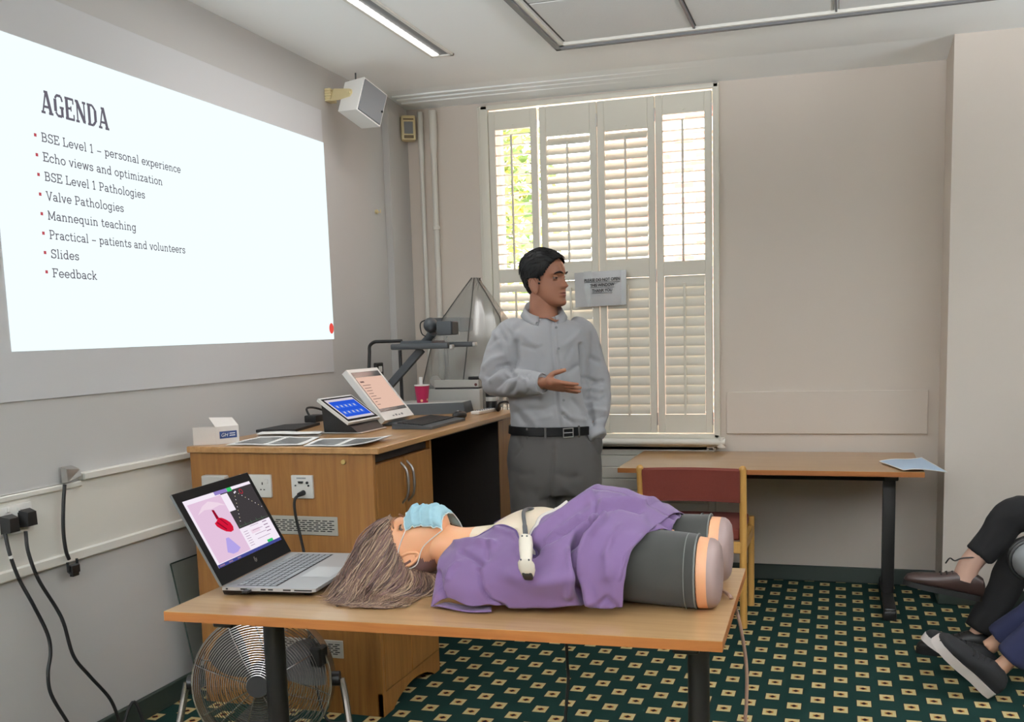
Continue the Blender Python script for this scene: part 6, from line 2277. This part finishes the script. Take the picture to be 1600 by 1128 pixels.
shR, elR, wrR = PY(798, 523, 4.368), PY(770, 598, 4.318), PY(850, 599, 4.175)
shL, elL, wrL = PY(905, 524, 4.549), PY(934, 602, 4.582), PY(928, 668, 4.483)
TORS = [(1.468, -1.270, 4.452, 0.086, 0.073), (1.449, -1.269, 4.452, 0.130, 0.088), (1.422, -1.268, 4.450, 0.189, 0.104), (1.384, -1.267, 4.450, 0.218, 0.121), (1.323, -1.265, 4.448, 0.209, 0.133), (1.246, -1.260, 4.445, 0.193, 0.136), (1.158, -1.255, 4.441, 0.185, 0.134), (1.070, -1.248, 4.441, 0.182, 0.133), (0.993, -1.244, 4.445, 0.182, 0.132), (0.944, -1.242, 4.450, 0.174, 0.123)]
b = B()
b.loft([ell(Vector((x, y, z)), ml_, mf_, a, d, 44, 0.88) for z, x, y, a, d in smooth_table(TORS, 36)])
limb(b, [PY(820, 520, 4.384), shR, shR.lerp(elR, 0.5) + Vector((-0.012, 0, 0)), elR], [0.054, 0.0715, 0.0715, 0.0659], 22)
limb(b, [elR + (elR - wrR).normalized() * 0.018, elR.lerp(wrR, 0.35), elR.lerp(wrR, 0.70), elR.lerp(wrR, 0.97)], [0.0571, 0.0637, 0.0560, 0.0450], 22)
limb(b, [PY(888, 516, 4.527), shL, shL.lerp(elL, 0.5) + Vector((0.004, 0, 0)), elL], [0.0637, 0.0769, 0.0703, 0.0626], 22)
limb(b, [elL + Vector((0, 0, 0.02)), elL.lerp(wrL, 0.4) + Vector((0.008, 0, 0)), wrL + Vector((0, 0, 0.0)), PY(936, 684, 4.461)], [0.0571, 0.0593, 0.0505, 0.0440], 22)
vs, fs = resample(b, 0.0075, 5)
ns = vnormals(vs, fs)
SF = [
    ([(806, 535), (806, 560), (798, 582)], 4, -0.016), ([(789, 500), (799, 522), (803, 545)], 3, -0.005), ([(762, 588), (778, 574), (792, 571)], 3.5, -0.011), ([(768, 595), (786, 582), (802, 580)], 4, 0.009),
    ([(776, 606), (790, 590), (806, 586)], 3, -0.009), ([(800, 612), (806, 594), (818, 588)], 3.5, -0.009), ([(790, 612), (798, 598), (812, 590)], 4, 0.007), ([(815, 590), (824, 594), (826, 606)], 3, 0.006),
    ([(756, 574), (770, 560), (784, 556)], 4, 0.006), ([(765, 540), (776, 530), (790, 530)], 3, -0.003), ([(772, 520), (786, 540), (793, 562)], 5, 0.005), ([(780, 512), (792, 535)], 3, -0.005),
    ([(826, 585), (826, 614)], 2, -0.006),
    ([(908, 540), (912, 575), (914, 610), (922, 640), (926, 662)], 3.5, -0.016), ([(922, 560), (936, 566)], 4, -0.006), ([(916, 590), (930, 598), (942, 596)], 3, -0.007), ([(917, 606), (940, 610)], 3.5, 0.007), ([(918, 622), (936, 626), (944, 622)], 3, -0.007), ([(922, 640), (944, 642)], 3.5, 0.006), ([(928, 655), (945, 652)], 3, -0.006),
    ([(866, 498), (870, 560), (874, 620), (880, 664)], 2.6, 0.0045), ([(861, 500), (865, 560), (869, 620), (875, 664)], 1.4, -0.003),
    ([(812, 520), (826, 532), (842, 541)], 5, 0.005), ([(815, 540), (836, 545), (846, 541)], 3, -0.004), ([(880, 540), (895, 530), (905, 518)], 5, 0.004), ([(885, 560), (893, 545)], 4, -0.004),
    ([(806, 630), (826, 648), (838, 664)], 5, 0.007), ([(806, 645), (818, 662)], 4, -0.007), ([(812, 640), (850, 640), (866, 632)], 4, -0.004), ([(836, 655), (860, 650)], 4, 0.004),
    ([(878, 640), (890, 652), (912, 656)], 3.5, 0.007), ([(880, 648), (894, 660)], 3, -0.006), ([(895, 625), (908, 640)], 4, -0.005), ([(840, 585), (845, 560)], 7, -0.004), ([(890, 580), (905, 570)], 5, -0.004), ([(812, 618), (840, 622)], 5, -0.006)]
vs = sculpt(vs, ns, [(p_, w_, a_ * 1.5) for p_, w_, a_ in SF], 0.0038, 12.0)
b = B()
b.v, b.f, b.m = list(vs), [list(f) for f in fs], [0] * len(fs)
shirt = b.build('shirt', SHIRT, man, sharp=0)
# cuff
cu0, cu1 = elR.lerp(wrR, 0.72), elR.lerp(wrR, 0.985)
cdir = (cu1 - cu0).normalized()
cx_ = cdir.cross(EZ).normalized()
cz_ = cx_.cross(cdir)
b = B()
b.loft([ell(cu0 + cdir * d, cx_, cz_, r * 0.85, r * 1.0, 28) for d, r in ((0, .0515), (0.012, .0525), (0.06, .0478), ((cu1 - cu0).length, .0455), ((cu1 - cu0).length, .041), (0.02, .040))], cap=False)
b.build('cuff', SHIRT, shirt)
# collar
nb = Vector((-1.267, 4.450, 1.468))
b = B()
rows = [[], [], []]
for k in range(33):
    th = -2.72 + 5.44 * k / 32                       # angle from the back of the neck
    dirv = (-mf_) * math.cos(th) + ml_ * math.sin(th)
    fr = (1 - math.cos(th)) / 2                       # 0 back, 1 front
    rt, rl = 0.068 + 0.012 * fr, 0.094 + 0.020 * fr
    top = nb + dirv * rt + EZ * (0.080 - 0.082 * fr ** 1.25)
    mid_ = nb + dirv * (rt + 0.008) + EZ * (0.078 - 0.082 * fr ** 1.25)
    low = nb + dirv * rl + EZ * (0.028 - 0.066 * fr ** 1.8 - 0.026 * max(0, (fr - 0.80) / 0.2))
    rows[0].append(nb + dirv * (rt - 0.004) + EZ * (-0.012 - 0.02 * fr))
    rows[1].append(mid_ + EZ * 0.004)
    rows[2].append(low)
b.grid(rows)
col_ = b.build('collar', SHIRT, shirt, sharp=0)
sl = col_.modifiers.new('thickness', 'SOLIDIFY')
sl.thickness = 0.003
# buttons
def on_shirt(x, y):
    return min(vs, key=lambda p: (pxy(p)[0] - x) ** 2 + (pxy(p)[1] - y) ** 2 + (60 if p.y > 4.45 else 0) + p.y * 20)


NECKV = [on_shirt(x, y) + mf_ * 0.012 for x, y in ((840, 488), (862, 489), (884, 488), (877, 495), (868, 504), (854, 497))]
for (x, y) in ((839, 505), (872, 544), (876, 578), (868, 512), (880, 626), (882, 652), (878, 600)):
    best = on_shirt(x, y)
    B().cyl(best, best + mf_ * 0.006, 0.0058, 12).build('button', M['midgrey'], shirt)

# trousers
b = B()
PEL = [(0.991, -1.244, 4.447, 0.179, 0.129), (0.950, -1.242, 4.450, 0.187, 0.134), (0.884, -1.237, 4.452, 0.204, 0.145), (0.818, -1.233, 4.455, 0.215, 0.149), (0.741, -1.231, 4.455, 0.211, 0.141), (0.675, -1.231, 4.455, 0.187, 0.110)]
b.loft([ell(Vector((x, y, z)), ml_, mf_, a, d, 44, 0.88) for z, x, y, a, d in smooth_table(PEL, 22)])
hR, hL = Vector((-1.233, 4.456, 0)) - ml_ * 0.107, Vector((-1.233, 4.456, 0)) + ml_ * 0.107
for h_, s_ in ((hR, -1), (hL, 1)):
    limb(b, [h_ + EZ * 0.83, h_ + EZ * 0.73, h_ + EZ * 0.60 - mf_ * 0.02, h_ + EZ * 0.46 - mf_ * 0.05 + ml_ * s_ * 0.008, h_ + EZ * 0.25 - mf_ * 0.095 + ml_ * s_ * 0.018, h_ + EZ * 0.05 + ml_ * s_ * 0.022 - mf_ * 0.13], [0.1077, 0.1099, 0.0989, 0.0824, 0.0747, 0.0725], 24)
b.ball(PY(926, 694, 4.488), (0.046, 0.05, 0.082), 16)
vs2, fs2 = resample(b, 0.009, 5)
ns2 = vnormals(vs2, fs2)
TF = [([(866, 700), (864, 730), (860, 765), (862, 800)], 3, -0.010), ([(912, 676), (926, 690), (936, 708)], 2.5, -0.010), ([(914, 684), (930, 712)], 5, 0.006), ([(808, 686), (815, 700), (806, 712)], 2, -0.005), ([(800, 735), (815, 742), (830, 740)], 4, -0.005), ([(872, 740), (890, 748), (905, 745)], 5, -0.006),
      ([(868, 690), (868, 735)], 3, 0.004), ([(845, 760), (838, 790)], 4, 0.004), ([(880, 760), (900, 775)], 5, 0.005), ([(805, 760), (818, 772)], 4, -0.005)]
vs2 = sculpt(vs2, ns2, TF, 0.004, 9.0)
b = B()
b.v, b.f, b.m = [Vector((p.x, p.y, max(p.z, 0.02))) for p in vs2], [list(f) for f in fs2], [0] * len(fs2)
tro = b.build('trousers', TROU, man, sharp=0)
# belt with buckle
b = B()
bc = [Vector((-1.243, 4.447, 0.97)) + EZ * 0.0]


def belt_ring(z, a, d):
    return [p + EZ * (-0.006 * math.cos(2 * math.pi * k / 44 * 1)) for k, p in enumerate(ell(Vector((-1.243, 4.447, z)), ml_, mf_, a, d, 44, 0.88))]


b.loft([belt_ring(0.948, .190, .138), belt_ring(0.950, .1945, .1415), belt_ring(0.985, .192, .1395), belt_ring(0.987, .188, .136)], cap=False)
belt = b.build('belt', mat('black_belt_leather', srgb(12, 11, 11), 0.5, spec=0.2), man)
bp = Vector((-1.243, 4.447, 0.966)) + mf_ * 0.144 + ml_ * 0.046 - EZ * 0.004
b = B()
fr4 = [bp + ml_ * x + EZ * z + mf_ * (-0.25 * x) for x, z in ((-0.022, -0.019), (0.024, -0.019), (0.024, 0.019), (-0.022, 0.019))]
b.tube(fr4, 0.0028, 6, closed=True)
b.tube([bp - ml_ * 0.02, bp + ml_ * 0.024 - mf_ * 0.006], 0.002, 6)
b.build('buckle', M['steel'], belt)
for off_ in (-0.055, 0.10, -0.13):
    p = Vector((-1.243, 4.447, 0.966)) + ml_ * off_ + mf_ * (0.143 * math.sqrt(max(0, 1 - (off_ / 0.195) ** 2)) + 0.001)
    B().box((-0.005, -0.003, -0.028), (0.005, 0.004, 0.024), 0.002, 1, Matrix.Translation(p) @ Matrix.Rotation(math.atan2(ml_.y, ml_.x) + off_ * 4, 4, 'Z')).build('belt_loop', TROU, tro)
# shoes
for h_, s_ in ((hR, -1), (hL, 1)):
    o_ = h_ + ml_ * s_ * 0.024 - mf_ * 0.13
    b = B()
    rs = []
    for d, w, hh__ in ((-0.085, .030, .05), (-0.07, .038, .075), (-0.02, .040, .085), (0.05, .042, .07), (0.12, .047, .05), (0.17, .043, .038), (0.195, .025, .028)):
        rs.append(ell(o_ + mf_ * d + EZ * (hh__ / 2 + 0.004), ml_, EZ, w, hh__ / 2, 20, 0.8))
    b.loft(rs)
    b.build('shoe', mat('black_leather', srgb(26, 22, 20), 0.35), man)

# head, neck, hands: the body
HO = Vector((-1.255, 4.452, 1.636))
hf = Vector((math.sin(R(75)), -math.cos(R(75)), 0.04))
SH = 1.035
HMm = frame(HO, Vector((-0.03, 0.0, 1.0)), hf) @ Matrix.Scale(SH, 4)
bd = B()
hr = head_rings(96, 84)
bd.mat(0).loft([[HMm @ p for p in r] for r in hr])
ear(bd, 1, HMm, -0.018)
ear(bd, -1, HMm, -0.018)
limb(bd, [(-1.269, 4.461, 1.40), (-1.270, 4.459, 1.477), (-1.267, 4.456, 1.543), (-1.264, 4.456, 1.598)], [0.0824, 0.0659, 0.0615, 0.0604], 24)
bd.add(NECKV + [p - mf_ * 0.02 for p in NECKV], [list(range(6)), list(range(11, 5, -1))] + [[i, (i + 1) % 6, 6 + (i + 1) % 6, 6 + i] for i in range(6)])
# hidden torso and limbs under the clothes keep the figure whole
sub = B()
sub.loft([ell(Vector((x, y, z)), ml_, mf_, a * 0.80, d * 0.78, 28, 0.9) for z, x, y, a, d in smooth_table(TORS[2:], 14)])
limb(sub, [shR, shR.lerp(elR, 0.5), elR], [0.0494, 0.0461, 0.0396], 12)
limb(sub, [elR, elR.lerp(wrR, 0.6), wrR], [0.0418, 0.0374, 0.0297], 12)
limb(sub, [shL, elL], [0.0494, 0.0396], 12)
limb(sub, [elL, wrL], [0.0396, 0.0286], 12)
for h_ in (hR, hL):
    limb(sub, [h_ + EZ * 0.87, h_ + EZ * 0.6 - mf_ * 0.02, h_ + EZ * 0.3 - mf_ * 0.085, h_ + EZ * 0.07 - mf_ * 0.13], [0.0824, 0.0681, 0.0494, 0.0396], 12)
bd.mat(0)
sv_, sf_ = resample(sub, 0.016, 3)
bd.add(sv_, sf_)
# right hand, palm up, thumb raised
tipR = PY(913, 609, 4.159)
ha = (tipR - wrR).normalized()
camd = (Vector((0, 0, H)) - wrR).normalized()
hs = (EZ * 0.52 + camd * 0.80)
hs = (hs - ha * hs.dot(ha)).normalized()            # thumb side
hn = ha.cross(hs).normalized()                      # palm normal
if hn.dot(camd) > 0.2 and hn.z < 0:
    hn = -hn
hb_ = B()
if hn.z < 0:
    hn = -hn
L = (tipR - wrR).length
k_ = L / 0.185
hb_.loft([ell(wrR + ha * (d * k_) + hs * o_, hs, hn, w * k_, t_ * k_, 20, 0.9) for d, w, t_, o_ in ((-0.05, .026, .022, 0), (-0.01, .027, .021, 0), (0.02, .036, .020, 0.002), (0.05, .041, .017, 0.002), (0.08, .041, .014, 0), (0.098, .036, .010, 0))])
hb_.ball(wrR + ha * 0.035 * k_ + hs * 0.024, (0.022, 0.02, 0.022), 12)


def finger(base, d0, curl, ln, r):
    """three bones bending about the hand's side axis"""
    pts = [base - d0 * 0.015, base]
    d = d0.copy()
    for f in (0.45, 0.30, 0.25):
        d = (d + hn * curl).normalized()
        pts.append(pts[-1] + d * ln * f)
    limb(hb_, pts, [r, r, r * 0.96, r * 0.88, r * 0.66], 12, 4)


for o_, ln, r, sp_a, cu_ in ((0.029, .072, .0090, 0.03, 0.02), (0.010, .082, .0092, 0.0, 0.01), (-0.010, .076, .0088, -0.04, 0.0), (-0.028, .060, .0078, -0.09, 0.02)):
    finger(wrR + ha * 0.092 * k_ + hs * o_ * k_, (ha + hs * sp_a - EZ * 0.05).normalized(), cu_ * 3, ln * k_, r * k_)
th0 = wrR + ha * 0.022 * k_ + hs * 0.028 * k_
t1d = (ha * 0.50 + hs * 0.35 + hn * 0.80).normalized()
t2d = (ha * 0.92 + hn * 0.35 + hs * 0.10).normalized()
limb(hb_, [th0, th0 + t1d * 0.036 * k_, th0 + t1d * 0.042 * k_ + t2d * 0.028 * k_, th0 + t1d * 0.044 * k_ + t2d * 0.054 * k_], [.0145 * k_, .0120 * k_, .0105 * k_, .0080 * k_], 12, 5)
hv_, hf_ = resample(hb_, 0.0030, 3)
bd.add(hv_, hf_)
# lips and stubble shade follow the face itself
inv = HMm.inverted()
for k, f in enumerate(bd.f[:95 * 84]):
    c = sum((inv @ bd.v[i] for i in f), Vector()) / len(f)
    if c.y > 0.06 and abs(c.x) < 0.024 * (1 - abs(c.z + 0.067) / 0.014) and -0.080 < c.z < -0.055:
        bd.m[k] = 1
bd.build('body', [MSKIN, LIP], man, sharp=70)
face_parts(man, HMm, mat('dark_brown_iris', srgb(40, 26, 18), 0.2), BLACKHAIR, MSKIN, 0.15)


# hair cap with a clear hairline, thicker on top
def hairline(p):
    """distance inside the hair (metres), negative outside"""
    if -0.066 < p.z < 0.004 and -0.040 < p.y < 0.006 and abs(p.x) > 0.05:
        return -0.01
    if p.z > 0.078:
        return 0.02 + (p.z - 0.078)
    if p.z > 0.012:
        yl = 0.030 + (p.z - 0.012) / 0.066 * 0.045
        return yl - p.y
    if p.z > -0.030:
        return 0.020 - p.y - 0.2 * (0.012 - p.z)
    if p.z > -0.072:
        return -0.034 - 0.25 * (-0.018 - p.z) - p.y
    return -1


c0_ = Vector((0, -0.008, 0))
hrg = head_rings(96, 84, 0.0, 0.0)
hvv, keep = [], []
for i, r in enumerate(hrg):
    for j, p in enumerate(r):
        d = hairline(p)
        dd = max(0.0, min(1.0, (d + 0.002) / 0.018))
        th_ = 0.0020 + 0.008 * dd + 0.007 * max(0, p.z) / 0.11 + 0.004 * max(0, p.y) / 0.08 * (p.z > 0.06)
        nz_ = 0.0022 * noise.noise(Vector((p.x * 40, p.y * 14, p.z * 26))) + 0.0012 * noise.noise(Vector((p.x * 110, p.y * 30, p.z * 60)))
        hvv.append(HMm @ (p + (p - c0_).normalized() * (th_ + nz_ * dd)))
        keep.append(d > -0.001)
hfs = []
for i in range(len(hrg) - 1):
    for j in range(84):
        q = [i * 84 + j, i * 84 + (j + 1) % 84, (i + 1) * 84 + (j + 1) % 84, (i + 1) * 84 + j]
        if sum(keep[k] for k in q) >= 3:
            hfs.append(q)
hfs.append([(len(hrg) - 1) * 84 + j for j in range(84)])
b = B().add(hvv, hfs)
ho = b.build('hair', BLACKHAIR, man, sharp=0)
b = B()
rnd = random.Random(5)
keepi = [k for k in range(len(hvv)) if keep[k] and hairline(hrg[k // 84][k % 84]) > 0.004]
for q in range(900):
    k = rnd.choice(keepi)
    loc = hrg[k // 84][k % 84]
    n_ = (hvv[k] - HMm @ c0_).normalized()
    back = HMm.to_3x3() @ (Vector((0.35 * loc.x / 0.07, -0.9, -0.1)) if loc.z > 0.055 else Vector((0, -0.45, -0.9)))
    tng = (back - n_ * back.dot(n_)).normalized()
    p0 = hvv[k] - tng * 0.012
    ln = rnd.uniform(0.020, 0.034)
    cc_ = HMm @ c0_
    pts = []
    for i in range(5):
        p_ = p0 + tng * (ln * i / 4) + Vector((rnd.gauss(0, .0006), rnd.gauss(0, .0006), rnd.gauss(0, .0006)))
        rad_ = (hvv[k] - cc_).length + 0.0012 - 0.0035 * (i / 4) ** 2
        pts.append(cc_ + (p_ - cc_).normalized() * rad_)
    b.tube(pts, [0.0011, 0.0013, 0.0012, 0.0009, 0.0003], 4)
b.build('hair_strands', BLACKHAIR, ho, sharp=0)
sl = ho.modifiers.new('thickness', 'SOLIDIFY')
sl.thickness = 0.004

# ================================================================== SEATED PEOPLE AT THE RIGHT EDGE
def shoe(parent, heel, toe, up, m_up, m_sole, nm='shoe', hgt=0.075, sole_h=0.022, w=0.046):
    a = (toe - heel)
    L = a.length
    a = a.normalized()
    up = (up - a * up.dot(a)).normalized()
    sd = a.cross(up).normalized()
    b = B()
    rs = []
    for f, ww, hh__ in ((0.0, .62, .70), (0.04, .80, .95), (0.16, .82, 1.15), (0.30, .80, 1.12), (0.42, .84, .95), (0.58, .98, .74), (0.75, 1.0, .62), (0.90, .82, .50), (0.97, .55, .38), (1.0, .25, .22)):
        hh_m = hgt * hh__
        rs.append(ell(heel + a * (L * f) + up * (sole_h * 0.6 + hh_m / 2), sd, up, w * ww, hh_m / 2, 24, 0.8))
    b.loft(rs)
    o = b.build(nm, m_up, parent)
    b = B()
    pr = [(0, .5), (0.03, .74), (0.12, .88), (0.35, .80), (0.6, 1.02), (0.78, 1.04), (0.92, .80), (0.985, .45), (1.01, .2)]
    out = [heel + a * (L * f) + sd * (w * ww) for f, ww in pr] + [heel + a * (L * f) - sd * (w * ww) for f, ww in reversed(pr)]
    n = len(out)
    b.add(out + [p + up * sole_h for p in out], [list(range(n)), list(range(2 * n - 1, n - 1, -1))] + [[i, (i + 1) % n, n + (i + 1) % n, n + i] for i in range(n)])
    b.build('sole', m_sole, o)
    b = B()
    for f in (0.36, 0.43, 0.50, 0.57):
        hh_m = hgt * (1.22 - 0.95 * (f - 0.2))
        c = heel + a * (L * f) + up * (sole_h * 0.6 + hh_m * 0.93)
        b.tube([c - sd * w * 0.5 - up * 0.006, c + up * 0.003, c + sd * w * 0.5 - up * 0.006], 0.003, 6)
    b.build('lace', M['rubber'], o)
    return o


def seated(name, label, hip, legs, cloth, skin_m, top_m, hair_m, facing):
    t = thing(name, label, 'person', (hip.x, hip.y, 0))
    b = B()
    for kn, an in legs:
        h0 = hip + Vector((0, (kn.y - hip.y) * 0.8, -0.02))
        limb(b, [h0, h0.lerp(kn, 0.5) + Vector((0, 0, 0.01)), kn, kn.lerp(an, 0.5), an], [.105, .090, .074, .066, .060], 20)
    b.ball(hip, (0.15, 0.19, 0.12), 20)
    vs, fs = resample(b, 0.012, 4)
    vs = sculpt(vs, vnormals(vs, fs), [], 0.008, 8.0)
    c = B()
    c.v, c.f, c.m = list(vs), [list(f) for f in fs], [0] * len(fs)
    c.build('trousers', cloth, t, sharp=0)
    # upper body, outside the frame
    b = B()
    TT = [(0.02, .17, .13), (0.15, .165, .12), (0.30, .175, .125), (0.45, .20, .12), (0.52, .15, .09), (0.55, .07, .065)]
    b.loft([ell(hip + Vector((0.05 + 0.04 * z, 0, z)), EY, EX, a, d, 28, 0.9) for z, a, d in smooth_table(TT, 16)])
    for s_ in (-1, 1):
        sh_ = hip + Vector((0.07, s_ * 0.19, 0.46))
        limb(b, [sh_, sh_ + Vector((-0.04, s_ * 0.05, -0.26)), sh_ + Vector((-0.24, -s_ * 0.03, -0.36))], [.06, .05, .04], 14)
    vs, fs = resample(b, 0.014, 4)
    c = B()
    c.v, c.f, c.m = list(vs), [list(f) for f in fs], [0] * len(fs)
    c.build('top', top_m, t, sharp=0)
    bd = B()
    hm = frame(hip + Vector((0.06, 0, 0.74)), Vector((0.03, 0, 1)), Vector(facing))
    bd.loft([[hm @ p for p in r] for r in head_rings(40, 48)])
    ear(bd, 1, hm)
    ear(bd, -1, hm)
    limb(bd, [hip + Vector((0.075, 0, 0.50)), hip + Vector((0.07, 0, 0.66))], [.058, .055], 16)
    sub = B()
    sub.loft([ell(hip + Vector((0.05 + 0.04 * z, 0, z)), EY, EX, a * 0.8, d * 0.75, 20, 0.9) for z, a, d in smooth_table(TT, 10)])
    for kn, an in legs:
        limb(sub, [hip + Vector((0, (kn.y - hip.y) * 0.8, 0)), kn, an, an + (an - kn).normalized() * 0.05], [.06, .036, .030, .034], 12)
    for s_ in (-1, 1):
        e = hip + Vector((-0.17, s_ * 0.16, 0.10))
        limb(sub, [hip + Vector((0.07, s_ * 0.19, 0.46)), hip + Vector((0.03, s_ * 0.24, 0.20)), e], [.04, .036, .026], 12)
        limb(sub, [e, e + Vector((-0.05, -s_ * 0.02, -0.02)), e + Vector((-0.08, -s_ * 0.02, -0.03))], [.026, .034, .028], 12)
        for q in range(4):
            f0 = e + Vector((-0.08, -s_ * 0.05 + 0.02 * q, -0.03))
            limb(sub, [f0, f0 + Vector((-0.04, 0, -0.005)), f0 + Vector((-0.065, 0, -0.025))], [.010, .009, .007], 8)
        f0 = e + Vector((-0.04, -s_ * 0.05, -0.01))
        limb(sub, [f0, f0 + Vector((-0.035, -s_ * 0.015, -0.01))], [.011, .009], 8)
    sv_, sf_ = resample(sub, 0.008, 2)
    bd.add(sv_, sf_)
    bd.build('body', skin_m, t, sharp=70)
    hv = head_rings(40, 48, 0.010, 0.0)
    vv = [p for r in hv for p in r]
    ff = []
    for i in range(40):
        for j in range(48):
            q = [i * 48 + j, i * 48 + (j + 1) % 48, (i + 1) * 48 + (j + 1) % 48, (i + 1) * 48 + j]
            if all(hairline(vv[k]) > -0.004 for k in q):
                ff.append(q)
    B().add([hm @ p for p in vv], ff).build('hair', hair_m, t, sharp=0)
    return t


BLACKCLOTH = mat('black_trouser_cloth', srgb(20, 19, 20), 0.95)
NAVYCLOTH = mat('navy_trouser_cloth', srgb(28, 32, 62), 0.95)
YA_ = 4.5
hipA = Vector((1.14, 4.55, 0.50))
kA1, aA1 = PY(1592, 800, YA_), PY(1528, 868, YA_)
kA2, aA2 = PY(1600, 868, 4.62), PY(1528, 985, 4.58)
pa_ = seated('person', 'seated person in black trousers, legs crossed, brown laced shoe in the air', hipA, [(kA1, aA1), (kA2, aA2)], BLACKCLOTH, mat('pale_skin', srgb(206, 164, 140), 0.5), mat('dark_top', srgb(50, 48, 52), 0.9), BLACKHAIR, (-1, -0.1, 0))
b = B()
limb(b, [PY(1532, 862, YA_), PY(1514, 884, YA_), PY(1506, 905, YA_)], [.046, .044, .046], 16)
b.build('sock', mat('pale_ankle_sock', srgb(196, 158, 140), 0.8), pa_)
shoe(pa_, PY(1532, 938, YA_), PY(1411, 912, YA_ - 0.02), Vector((-0.10, 0, 1)), mat('dark_brown_leather', srgb(58, 42, 38), 0.4), M['rubber'], 'shoe', 0.085, 0.022, 0.046)
b = B()
l0 = PY(1492, 876, YA_ - 0.04)
b.tube(bez([l0 + Vector((-0.035, 0, -0.012)), l0 + Vector((-0.02, -0.01, 0.012)), l0, l0 + Vector((0.03, 0.0, 0.012)), l0 + Vector((0.10, 0.0, 0.018))], 5), 0.003, 6)
b.build('shoelace', M['rubber'], pa_)
fA = PZ(1530, 1012, 0.0)
shoe(pa_, Vector((aA2.x + 0.05, aA2.y, 0.0)), Vector((aA2.x - 0.24, aA2.y - 0.02, 0.0)), Vector((0, 0, 1)), mat('black_shoe_leather', srgb(24, 22, 22), 0.5), M['rubber'], 'shoe', 0.08, 0.022, 0.046)

WSOLE = mat('white_trainer_sole', srgb(214, 204, 200), 0.6)
hipB = Vector((1.36, 4.08, 0.50))
kB1, aB1 = PY(1690, 930, 4.04), PY(1578, 1030, 4.03)
kB2, aB2 = PY(1690, 905, 4.22), PY(1560, 1000, 4.25)
pb_ = seated('person', 'seated person in navy trousers and black trainers with white soles', hipB, [(kB1, aB1), (kB2, aB2)], NAVYCLOTH, mat('mid_skin', srgb(190, 146, 120), 0.5), mat('navy_top', srgb(40, 46, 70), 0.9), mat('brown_hair', srgb(60, 44, 36), 0.5), (-1, -0.1, 0))
TR = mat('black_knit_trainer', srgb(20, 20, 22), 0.85, bump=0.3, bscale=500)
h1, t1_ = PY(1546, 1086, 4.03), PY(1456, 1000, 4.01)
h1.z = max(h1.z, 0.004)
shoe(pb_, h1, t1_, Vector((0.62, -0.25, 0.74)), TR, WSOLE, 'trainer', 0.078, 0.034, 0.050)
h2, t2_ = PY(1540, 1060, 4.26), PY(1440, 998, 4.24)
h2.z = max(h2.z, 0.004)
shoe(pb_, h2, t2_, Vector((0.55, -0.05, 0.8)), TR, WSOLE, 'trainer', 0.078, 0.030, 0.050)
# rounded grey bag end at the very edge
gb = PY(1612, 874, 4.2)
t = thing('bag', 'rounded grey object with a black rim at the right edge above the trainers', 'bag', gb)
B().ball(gb, (0.075, 0.10, 0.075), 24).build('body', M['midgrey'], t)
b = B()
for k in range(2):
    b.tube([gb + Vector((math.cos(a) * 0.076, -0.02 + 0.03 * k, math.sin(a) * 0.076)) for a in [2 * math.pi * q / 28 for q in range(28)]], 0.009, 8, closed=True)
b.build('rim', M['black'], t)


# the chairs the two seated people use, same kind as the one at the side table
def copy_tree(o, parent=None):
    c = o.copy()
    COL.objects.link(c)
    c.parent = parent
    for ch in list(o.children):
        copy_tree(ch, c)
    return c


for hip, lb in ((hipA, 'beech chair under the seated person in black trousers'), (hipB, 'beech chair under the seated person in navy trousers')):
    c = copy_tree(chair0)
    c.location = (hip.x + 0.02, hip.y, 0)
    c.rotation_euler = (0, 0, R(90))
    c.scale = (0.92, 1, 0.78)
    tag(c, lb, 'chair')
